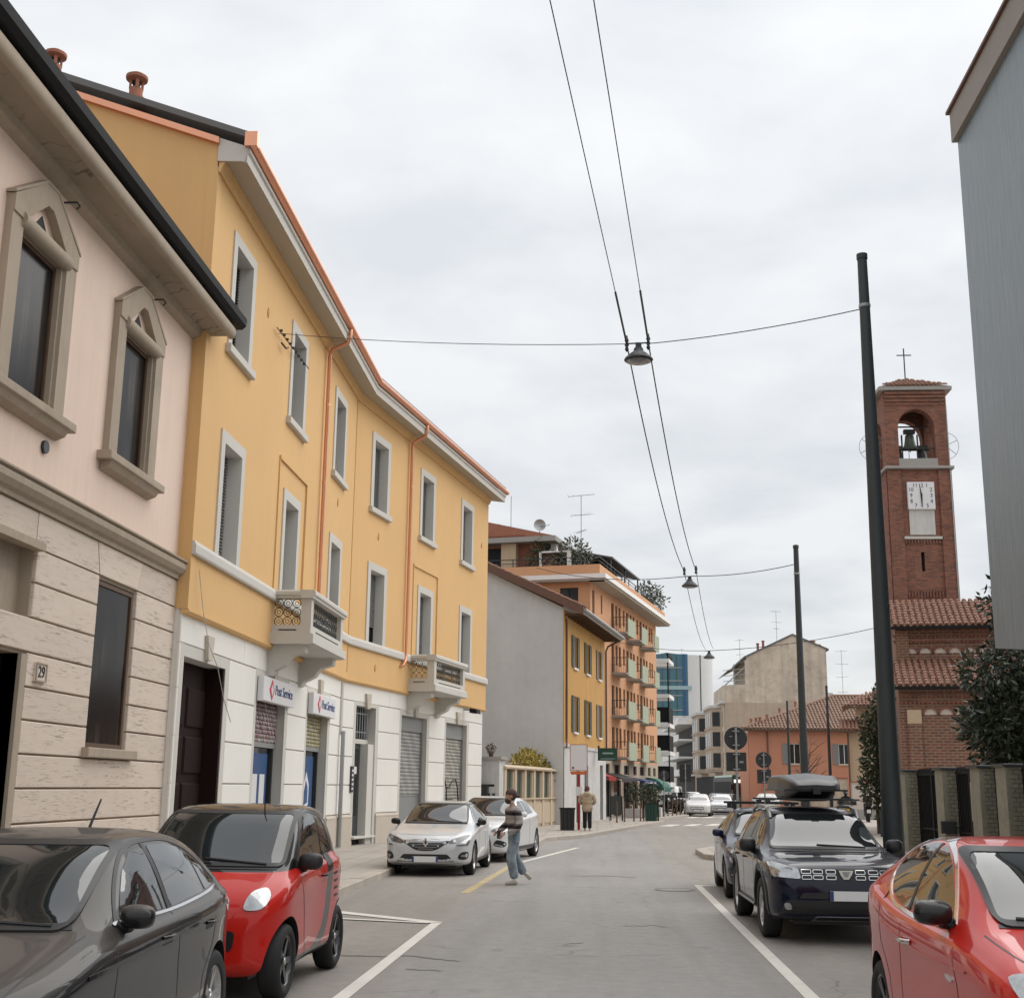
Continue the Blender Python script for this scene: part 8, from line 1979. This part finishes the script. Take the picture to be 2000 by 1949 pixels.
# ================================================================== POLES, LAMPS, WIRES
def pole(x, y, h, r0, r1, lab, collar=True):
    t = empty('overhead_line_pole', (x, y, 0.13), 0, lab, 'pole', 'dark steel poles carrying the overhead wires')
    MB().tube([(0, 0, 0), (0, 0, h * .5), (0, 0, h)], [r0, (r0 + r1) / 2, r1], 20).build('shaft', 'pole_paint', t, smooth=60)
    MB().lathe([(r1 + .012, h - .05), (r1 + .012, h + .03), (0, h + .06)], 16).build('cap', 'pole_paint', t)
    if collar:
        MB().lathe([(r1 + .006, h - .85), (r1 + .018, h - .84), (r1 + .018, h - .80), (r1 + .006, h - .79)], 16).build('clamp', 'galvanised', t)
        MB().lathe([(r0 + .06, 0), (r0 + .06, .10), (r0 + .01, .14)], 16).build('base_collar', 'concrete', t)
        MB().box(-r0 - .01, -r0 + .04, -.05, .05, 1.0, 1.35).build('hatch_cover', 'dark_metal', t)
    return t
pole(4.12, 18.4, 9.68, .155, .072, 'tall dark tapered pole rising behind the navy suv')
pole(5.9, 37.0, 8.65, .13, .075, 'dark tapered pole behind the roof box, second along the street')
pole(14.8, 100.0, 8.35, .13, .08, 'thin distant pole in front of the salmon house, left of the shutters', False)
pole(15.55, 87.0, 8.5, .12, .08, 'thin distant pole in front of the salmon house, right of the bare tree', False)
def hang_lamp(x, y, z, lab, s=1.0):
    t = empty('street_lamp', (x, y, z), R_(8), lab, 'street lamp', 'lamps hung over the street')
    MB().lathe([(0, .0), (.10 * s, .0), (.12 * s, -.08 * s), (.20 * s, -.14 * s), (.31 * s, -.24 * s), (.33 * s, -.28 * s), (.31 * s, -.30 * s), (.22 * s, -.33 * s), (0, -.35 * s)], 24).build('housing', 'dark_metal', t, smooth=50)
    MB().lathe([(.28 * s, -.318 * s), (.20 * s, -.345 * s), (0, -.362 * s)], 20).build('lens', 'lamp_dark', t, smooth=50)
    MB().box(-.06 * s, .06 * s, -.06 * s, .06 * s, 0, .12 * s).build('hanger', 'dark_metal', t); MB().tube([(-.25 * s, 0, .10 * s), (.25 * s, 0, .14 * s)], .018 * s, 6).build('bar', 'dark_metal', t)
    return t
LA = [(.74, 20.6, 9.10), (2.91, 39.0, 8.12), (5.14, 58.0, 7.82)]
hang_lamp(.74, 20.6, 9.14, 'large dark lamp hanging over the street between the two wires', .76); hang_lamp(2.91, 39.0, 8.12, 'second hanging lamp down the street, smaller in view', .78); hang_lamp(5.14, 58.0, 7.82, 'farthest hanging lamp, over the blue glass office', .8)
def sag(a, b, s, n=10):
    a, b = Vector(a), Vector(b); return [a.lerp(b, k / n) - Vector((0, 0, s * 4 * (k / n) * (1 - k / n))) for k in range(n + 1)]
def wire(segs, r, lab, name='overhead_wire', extra=None):
    t = empty(name, segs[0][0], 0, lab, 'wire'); o = Vector(segs[0][0])
    for sg_, rr in zip(segs, r): MB().tube([Vector(p) - o for p in sg_], rr, 6).build('strand', 'dark_metal', t)
    return t
P1l, P1r = Vector((.54, 20.6, 9.22)), Vector((.91, 20.6, 9.25)); P0l, P0r = Vector((-.47, 12.0, 10.04)), Vector((0, 12.0, 10.02))
P2l, P2r = Vector((2.72, 38.6, 8.30)), Vector((3.08, 38.6, 8.34)); P3l, P3r = Vector((4.95, 57.6, 7.95)), Vector((5.30, 57.6, 7.98))
for lab, p0, p1, p2, p3 in (('left overhead wire running along the street', P0l, P1l, P2l, P3l), ('right overhead wire running along the street', P0r, P1r, P2r, P3r)):
    back = p0 + (p0 - p1) * 1.2; q = p1.lerp(p0, .22)
    wire([sag(back, q, .05, 12), [q, p1], sag(p1, p2, .55, 24), sag(p2, p3, .45, 18)], [.007, .018, .012, .010], lab)
    ins = empty('wire_insulator', p1, 0, 'dark insulator fitting on the %s wire above the first lamp' % lab.split()[0], 'insulator')
    MB().lathe([(.015, -.14), (.036, -.10), (.022, -.06), (.04, -.02), (.022, .02), (.04, .06), (.022, .10), (.015, .15)], 12).build('body', 'dark_metal', ins, smooth=50)
    ins = empty('wire_insulator', p2, 0, 'dark insulator fitting on the %s wire above the second lamp' % lab.split()[0], 'insulator')
    MB().lathe([(.02, -.12), (.05, -.08), (.03, -.03), (.05, .04), (.02, .14)], 10).build('body', 'dark_metal', ins, smooth=50)
wire([sag((-6.78, 25.0, 11.15), (.62, 20.6, 9.22), .10), sag((.9, 20.6, 9.22), (4.10, 18.4, 8.95), .06)], [.007, .008], 'span wire from the yellow facade to the tall pole', 'span_wire')
wire([sag((-2.2, 45.5, 9.6), (2.85, 39.0, 8.22), .25), sag((2.97, 39.0, 8.22), (5.88, 37.0, 8.25), .1)], [.012, .012], 'span wire holding the second lamp', 'span_wire')
wire([sag((.8, 62, 8.8), (5.1, 58, 7.92), .15), sag((5.2, 58, 7.92), (14.0, 53, 9.0), .3)], [.014, .014], 'span wire holding the farthest lamp', 'span_wire')
an = empty('wall_anchor', (-6.78, 25.0, 11.15), R_(90), 'spiky wire anchor fixed across the yellow facade', 'bracket')
m = MB(); m.tube([(-.3, -.05, .02), (2.4, -.12, .02)], .012, 5)
for k in range(9): m.box(-.1 + k * .27, -.07 + k * .27, -.12, -.06, .0, .05)
m.tube([(.1, -.06, -.18), (.35, -.1, -.22), (.55, -.1, -.12)], .02, 5); m.build('bar', 'dark_metal', an)
cbl = empty('loose_cable', (-6.75, 20.9, 5.3), 0, 'thin loose cable dangling across the big dark doorway', 'cable')
MB().tube([Vector((0.0, -.2, 0)), Vector((.04, .05, -.7)), Vector((.02, .55, -1.2)), Vector((.05, 1.05, -1.55)), Vector((.05, 1.5, -2.05)), Vector((.02, 2.15, -2.45))], .008, 5).build('strand', 'white_old_wall', cbl)

# ================================================================== SIGNS, BINS, BOLLARDS, STOP
def round_sign(x, y, z0, zc, r, lab, panel=None, rz=0, base=.13):
    t = empty('traffic_sign', (x, y, base), R_(rz), lab, 'sign')
    MB().tube([(0, 0, 0), (0, 0, zc + r * .9)], .03, 8).build('post', 'galvanised', t, smooth=60)
    MB().lathe([(0, .04), (r * .97, .04), (r, .05), (r, .065), (0, .065)], 28, (0, 0, zc), axis='y').build('disc', 'dark_metal', t)
    for dz in (r * .6, -r * .6): MB().box(-.09, .09, -.035, .04, zc + dz - .015, zc + dz + .015).build('clamp', 'galvanised', t)
    MB().box(-r * .55, -r * .30, .035, .039, zc + r * .12, zc + r * .2).build('sticker', 'galvanised', t)
    if panel:
        w, a, b_ = panel
        MB().box(-w / 2, w / 2, .04, .065, a, b_).build('panel', 'dark_metal', t)
        for z in (a + .05, b_ - .05): MB().box(-.09, .09, -.035, .04, z - .015, z + .015).build('clamp', 'galvanised', t)
        MB().box(w * .15, w * .35, .035, .039, (a + b_) / 2 - .03, (a + b_) / 2 + .02).build('sticker', 'galvanised', t)
    return t
round_sign(3.62, 33.6, 0, 2.92, .30, 'back of the large round sign with square panel, beside the blue hatchback', (.52, 2.08, 2.56))
round_sign(6.30, 49.0, 0, 2.72, .30, 'back of the smaller looking round sign with square panel, nearer the roof box', (.52, 1.85, 2.36))
round_sign(3.9, 75.5, 0, 2.35, .30, 'round sign back seen against the green awning')
bsn = empty('sign_board', (5.7, 83.5, .13), R_(-5), 'large dark square sign board on a pole near the white building', 'sign')
MB().tube([(0, 0, 0), (0, 0, 3.2)], .035, 6).build('post', 'galvanised', bsn); MB().box(-.36, .36, .03, .07, 2.05, 3.15).build('panel', 'dark_metal', bsn)
for z in (2.3, 2.9): MB().box(-.08, .08, -.03, .03, z, z + .04).build('clamp', 'galvanised', bsn)
# bus stop panel
st = empty('bus_stop_sign', (-.72, 51.0, .13), R_(-3), 'white bus stop panel in an orange frame on a red post', 'sign')
MB().bbox(-.33, .33, -.06, .06, 2.28, 3.28, .01).build('panel', 'sign_white', st)
fr = MB(); ring(fr, -.33, .33, 2.28, 3.28, .02, -.065, .07); fr.build('frame', 'orange_paint', st)
MB().prism([(-.34, 2.24), (.34, 2.24), (.30, 2.12), (-.30, 2.12)], 'y', -.07, .07).build('base_tray', 'orange_paint', st)
MB().box(-.05, .05, -.04, .04, 0, 2.12).build('post', 'red_paint', st); MB().box(-.12, .12, -.056, -.05, 1.3, 1.65).build('timetable', 'sign_white', st)
MB().lathe([(0, -.066), (.045, -.066), (.045, -.06)], 12, (-.22, 0, 2.38), axis='y').build('logo_dot', 'steel_door', st)
def bin_(x, y, lab, w=.52, h=.80, posts=False):
    t = empty('litter_bin', (x, y, .13), R_(6), lab, 'bin')
    m = MB(); m.prism([(-w / 2, 0), (w / 2, 0), (w / 2 + .02, h), (-w / 2 - .02, h)], 'y', -.2, .2); m.build('body', 'sign_green' if posts else 'black_plastic', t)
    MB().bbox(-w / 2 - .04, w / 2 + .04, -.23, .23, h, h + .05, .01).build('lid_rim', 'black_metal', t); MB().box(-w / 2 + .05, w / 2 - .05, -.16, .16, h + .03, h + .052).build('opening', 'dark_void', t)
    for q in range(3): MB().box(-w / 2 + .08 + q * .15, -w / 2 + .10 + q * .15, -.215, -.2, .05, h - .05).build('rib', 'black_metal', t)
    if posts:
        for s in (-1, 1): MB().tube([(s * (w / 2 + .1), 0, -.05), (s * (w / 2 + .1), 0, 1.05)], .035, 6).build('post', 'black_metal', t)
bin_(-1.16, 50.4, 'dark litter bin on the pavement beside the woman in beige'); bin_(2.75, 66.4, 'dark green litter bin near the crossing bollards', .55, .85, True)
def bollard(x, y, lab, h=.95):
    t = empty('bollard', (x, y, .13), 0, lab, 'bollard', 'thin steel bollards along the kerb')
    MB().lathe([(.05, 0), (.05, .04), (.035, .06), (.035, h), (.028, h + .03), (0, h + .04)], 10).build('post', 'brown_wood', t, smooth=40)
ORD = ('first', 'second', 'third', 'fourth', 'fifth', 'sixth', 'seventh', 'eighth', 'ninth', 'tenth', 'eleventh', 'twelfth', 'last')
for q_, (x, y) in enumerate(((.95, 62.5), (1.35, 64.0), (1.85, 65.4), (2.2, 65.9), (3.15, 67.3), (2.0, 70.2), (2.5, 72.0), (3.55, 76.2), (3.95, 77.6), (4.3, 79.0), (4.65, 80.4), (5.0, 81.8), (5.3, 83.0))): bollard(x, y, 'thin dark bollard, %s along the kerb counting from the ochre house' % ORD[q_])
bb = empty('menu_board', (.98, 66.0, .13), R_(-6), 'dark folding menu board standing outside the ochre house', 'sign')
m = MB(); m.add([(-.30, -.18, .30), (.30, -.18, .30), (.28, .02, 1.22), (-.28, .02, 1.22)], [(0, 1, 2, 3)]); m.add([(-.30, -.15, .30), (.30, -.15, .30), (.28, .05, 1.22), (-.28, .05, 1.22)], [(0, 1, 2, 3)]); m.build('board', 'dark_metal', bb)
fr = MB()
for s in (-1, 1): fr.tube([(s * .31, -.22, 0), (s * .28, .03, 1.25)], .022, 6); fr.tube([(s * .30, .30, 0), (s * .28, .06, 1.25)], .022, 6)
fr.build('frame', 'black_metal', bb)
for (x, y, h, s, lab) in ((2.05, 72.9, 1.5, 51, 'dark bushy plant in a white planter left of the cafe'), (2.9, 74.6, 1.55, 52, 'dark bushy plant in a white planter under the blue awning'), (3.35, 76.6, 1.45, 53, 'dark bushy plant in a white planter beside the green bin')):
    t = empty('planter', (x, y, .13), R_(-12), lab, 'planter')
    MB().bbox(-.45, .45, -.25, .25, 0, .5, .02).build('trough', 'white_old_wall', t); leaves('foliage', [((0, 0, h - .35), (.5, .35, .55)), ((.1, 0, h + .1), (.35, .3, .35))], 500, .16, 'shrub_leaf', t, s, .3); branches('stems', (0, 0, .4), (0, 0, h), 5, .4, .03, t, s)

# ================================================================== PEOPLE
def skin(name, pts, edges, mat, parent, sub=2):
    """pts: list of (xyz, rx, ry)"""
    me = bpy.data.meshes.new(name); me.from_pydata([p[0] for p in pts], edges, []); me.update()
    o = bpy.data.objects.new(name, me); col.objects.link(o)
    o.modifiers.new('skin', 'SKIN'); sv = me.skin_vertices[0].data
    for i, p in enumerate(pts): sv[i].radius = (p[1], p[2]); sv[i].use_root = (i == 0)
    sb = o.modifiers.new('sub', 'SUBSURF'); sb.levels = sb.render_levels = sub
    fin = eval_mesh(o); bpy.data.objects.remove(o, do_unlink=True)
    for p in fin.polygons: p.use_smooth = True
    fin.materials.clear(); fin.materials.append(MATS[mat]); fin.name = name
    return link(bpy.data.objects.new(name, fin), parent)
def chain(pts): return [(i, i + 1) for i in range(len(pts) - 1)]
def head(parent, c, yaw, hair, beard=None, cap=None, bun=False, s=1.0):
    h = empty('head_holder', c, R_(yaw)); 
    m = MB(); N, K = 18, 14
    for i in range(K + 1):
        t = math.pi * i / K
        for k in range(N):
            a = 2 * math.pi * k / N
            x, y, z = math.sin(t) * math.cos(a) * .078, math.sin(t) * math.sin(a) * .098, math.cos(t) * .122
            if z < -.02: x *= 1 - (-.02 - z) * 3.0; y = y * (1 - (-.02 - z) * 1.5) - (-.02 - z) * .18
            if y < -.06 and -.05 < z < .02 and abs(x) < .02: y -= .022 * (1 - abs(x) / .02) * (1 - abs(z + .015) / .035) if abs(z + .015) < .035 else 0
            if y < -.05 and .005 < z < .035 and .015 < abs(x) < .05: y += .010
            m.v.append((x * s, y * s, z * s))
    for i in range(K):
        for k in range(N): a0, b0 = i * N + k, i * N + (k + 1) % N; m.f.append((a0, b0, b0 + N, a0 + N))
    for sx in (-1, 1): m.ball((sx * .08 * s, .01, -.005), (.012, .025, .034), 8, 6)
    bpy.data.objects.remove(h, do_unlink=True)
    hd = m.build('head', 'skin', parent, c, R_(yaw), smooth=70)
    for sx in (-1, 1): MB().ball((sx * .030 * s, -.085 * s, .018 * s), (.011, .008, .007), 8, 6).build('eye', 'print_black', hd)
    MB().ball((0, -.090 * s, -.058 * s), (.024, .008, .006), 8, 6).build('mouth', 'terracotta', hd)
    hm = MB(); hm.ball((0, .018, .022), (.088 * s, .098 * s, .112 * s), 16, 10); hm.v = [(x, max(y, -.045 + .25 * max(0, .05 - z)) if z < .09 else y, z) for x, y, z in hm.v]; hm.build('hair', hair, hd, smooth=70)
    if beard:
        bm_ = MB(); bm_.ball((0, -.045, -.085), (.062, .062, .062), 14, 8); bm_.v = [(x, y, min(z, -.045)) for x, y, z in bm_.v]; bm_.build('beard', beard, hd, smooth=70)
    if cap:
        cm_ = MB(); cm_.ball((0, .012, .045), (.096, .110, .092), 16, 10); cm_.v = [(x, y, max(z, .03)) for x, y, z in cm_.v]; cm_.build('beanie', cap, hd, smooth=70)
        MB().lathe([(.094, .03), (.100, .04), (.098, .062), (.092, .066)], 18, (0, .012, 0)).build('cap_band', cap, hd, smooth=50)
        MB().ball((0, .13, .0), (.05, .05, .035), 10, 8).build('cap_tail', cap, hd, smooth=60)
    if bun:
        MB().ball((.02, .06, -.03), (.085, .07, .11), 14, 10).build('hair_back', hair, hd, smooth=60)
    return hd
def hand(parent, wrist, d, palm, curl, name='hand'):
    """palm box and five curled fingers; d = pointing direction, palm = palm normal"""
    d, n = Vector(d).normalized(), Vector(palm).normalized(); n = (n - d * n.dot(d)).normalized(); s = d.cross(n); w = Vector(wrist)
    pts = [(tuple(w), .026, .020), (tuple(w + d * .05), .036, .018), (tuple(w + d * .085), .036, .016)]; ed = [(0, 1), (1, 2)]
    for k, (o, l) in enumerate(((-.030, .075), (-.010, .085), (.010, .080), (.029, .062))):
        b = w + d * .088 + s * o; i0 = len(pts); c1 = curl
        d1 = d * math.cos(c1 * .5) + n * math.sin(c1 * .5); d2 = d * math.cos(c1 * 1.3) + n * math.sin(c1 * 1.3)
        pts += [(tuple(b), .0095, .0095), (tuple(b + d1 * l * .5), .009, .009), (tuple(b + d1 * l * .5 + d2 * l * .5), .0075, .0075)]; ed += [(2, i0), (i0, i0 + 1), (i0 + 1, i0 + 2)]
    b = w + d * .03 - s * .035; i0 = len(pts); dt = (d * .75 - s * .6 + n * .35).normalized(); pts += [(tuple(b), .012, .012), (tuple(b + dt * .035), .0105, .0105), (tuple(b + dt * .035 + (dt + d).normalized() * .03), .009, .009)]; ed += [(0, i0), (i0, i0 + 1), (i0 + 1, i0 + 2)]
    return skin(name, pts, ed, 'skin', parent, 1)
# --- walking man: strides towards the kerb, head turned to the houses (figure faces local -y; root turned so that he heads left)
mn = empty('person', (-1.54, 23.95, 0.0), R_(-62), 'man in striped jumper and loose jeans striding across the road', 'person')
K = 0.955
def S(p): return (p[0] * K, p[1] * K, p[2] * K)
# legs: his right leg stands forward, the left trails bent behind
jeans = [((0, .02, .97), .155, .115), ((0, .01, 1.06), .155, .12),
         ((.09, .0, .90), .12, .112), ((.085, -.10, .52), .104, .10), ((.08, -.04, .28), .096, .094), ((.08, .00, .09), .10, .10),
         ((-.09, .03, .90), .12, .112), ((-.095, .05, .53), .104, .10), ((-.095, .19, .33), .096, .094), ((-.095, .28, .17), .098, .096)]
jo = skin('jeans', [(S(p), a * K, b * K) for p, a, b in jeans], [(0, 1), (0, 2), (2, 3), (3, 4), (4, 5), (0, 6), (6, 7), (7, 8), (8, 9)], 'denim', mn)
body = [((0, .02, 1.02), .14, .10), ((0, .0, 1.2), .13, .095), ((0, -.02, 1.38), .15, .10), ((0, -.03, 1.47), .06, .06), ((0, -.05, 1.54), .052, .052)]
skin('torso', [(S(p), a, b) for p, a, b in body], chain(body), 'skin', mn)
sw = [((0, .02, .96), .185, .145), ((0, .01, 1.12), .18, .145), ((0, -.01, 1.28), .19, .14), ((0, -.02, 1.40), .175, .115), ((0, -.035, 1.475), .075, .07),
      ((.19, -.02, 1.40), .078, .075), ((.28, .02, 1.15), .076, .074), ((.26, -.16, .99), .064, .062), ((.22, -.24, .97), .05, .05),
      ((-.19, -.02, 1.40), .078, .075), ((-.29, .02, 1.15), .076, .074), ((-.23, -.17, 1.02), .064, .062), ((-.17, -.24, 1.0), .05, .05)]
skin('jumper', [(S(p), a * K, b * K) for p, a, b in sw], [(0, 1), (1, 2), (2, 3), (3, 4), (3, 5), (5, 6), (6, 7), (7, 8), (3, 9), (9, 10), (10, 11), (11, 12)], 'striped_wool', mn)
hand(mn, S((.21, -.26, .965)), (-.25, -.8, -.45), (-.6, .2, -.6), .8); hand(mn, S((-.16, -.26, .995)), (.3, -.85, -.3), (.6, .2, -.6), .9)
head(mn, S((0, -.075, 1.655)), -20, 'beard', 'beard', 'cap_cloth')
def shoe(parent, loc, rx, rz=0):
    o = skin('shoe', [((0, .07, .045), .042, .045), ((0, -.02, .045), .044, .042), ((0, -.12, .035), .046, .032), ((0, -.185, .028), .034, .022)], [(0, 1), (1, 2), (2, 3)], 'shoe', parent, 2)
    o.location = loc; o.rotation_euler = (rx, 0, rz); return o
shoe(mn, S((.08, -.02, .0)), 0.0); shoe(mn, S((-.095, .335, .105)), R_(-42))
ph_ = MB().bbox(-.04, .04, -.01, .01, 0, .15, .004).build('held_phone', 'black_plastic', mn, S((.12, -.37, .86)), R_(20))
# --- woman in beige coat seen from behind
wm = empty('person', (-.38, 50.1, .13), R_(176), 'woman in beige hooded coat waiting at the bus stop, seen from behind', 'person')
tr_ = [((0, .0, .84), .15, .12), ((.09, 0, .74), .10, .095), ((.09, 0, .42), .085, .08), ((.09, .0, .07), .08, .08), ((-.09, 0, .74), .10, .095), ((-.09, 0, .42), .085, .08), ((-.09, 0, .07), .08, .08)]
skin('trousers', tr_, [(0, 1), (1, 2), (2, 3), (0, 4), (4, 5), (5, 6)], 'black_cloth', wm)
ct = [((0, .0, .64), .215, .19), ((0, .0, .84), .225, .20), ((0, 0, 1.0), .20, .165), ((0, 0, 1.16), .205, .165), ((0, 0, 1.30), .175, .13), ((0, 0, 1.37), .09, .09), ((.21, 0, 1.28), .085, .085), ((.29, -.02, 1.05), .075, .075), ((.18, -.20, .95), .065, .065), ((-.21, 0, 1.28), .085, .085), ((-.29, -.02, 1.05), .075, .075), ((-.18, -.20, .95), .065, .065)]
skin('coat', ct, [(0, 1), (1, 2), (2, 3), (3, 4), (4, 5), (4, 6), (6, 7), (7, 8), (4, 9), (9, 10), (10, 11)], 'coat_beige', wm)
MB().ball((0, .12, 1.33), (.13, .07, .09), 14, 10).build('hood', 'coat_beige', wm, smooth=60)
m = MB(); m.lathe([(.205, .995), (.218, 1.0), (.218, 1.02), (.205, 1.025)], 24); m.v = [(x, y * .84, z) for x, y, z in m.v]; m.build('belt_seam', 'coat_beige', wm, smooth=40)
hand(wm, (.14, -.24, .93), (-.6, -.6, -.1), (0, .3, -.9), .8); hand(wm, (-.14, -.24, .93), (.6, -.6, -.1), (0, .3, -.9), .8)
head(wm, (0, -.03, 1.50), 0, 'hair_red', bun=True); wm.scale = (1.06, 1.06, 1.04)
shoe(wm, (.09, -.02, 0), 0); shoe(wm, (-.09, -.02, 0), 0)
# --- rider on the yellow scooter
rd = empty('person', (12.5, 66.0, 0), R_(-12), 'rider in dark clothes and helmet on the yellow scooter', 'person')
skin('clothes', [((0, 1.15, .98), .15, .13), ((0, 1.08, 1.2), .16, .12), ((0, .98, 1.42), .15, .10), ((.2, .95, 1.38), .07, .07), ((.3, .6, 1.2), .055, .055), ((.30, .25, 1.1), .045, .045), ((-.2, .95, 1.38), .07, .07), ((-.3, .6, 1.2), .055, .055), ((-.30, .25, 1.1), .045, .045), ((.14, .75, .92), .09, .09), ((.16, .45, .62), .07, .07), ((.16, .5, .42), .06, .06), ((-.14, .75, .92), .09, .09), ((-.16, .45, .62), .07, .07), ((-.16, .5, .42), .06, .06), ((0, .95, 1.52), .06, .06)],
     [(0, 1), (1, 2), (2, 3), (3, 4), (4, 5), (2, 6), (6, 7), (7, 8), (0, 9), (9, 10), (10, 11), (0, 12), (12, 13), (13, 14), (2, 15)], 'black_cloth', rd)
hl = MB(); hl.ball((0, .93, 1.64), (.125, .145, .135), 16, 12); ho = hl.build('helmet', 'paint_black', rd, smooth=70); MB().ball((0, .85, 1.62), (.10, .09, .06), 12, 8).build('visor', 'car_glass', ho, smooth=60)
for s in (-1, 1): hand(rd, (s * .30, .24, 1.09), (0, -1, -.1), (0, 0, -1), 1.2); o = shoe(rd, (s * .16, .50, .30), 0)
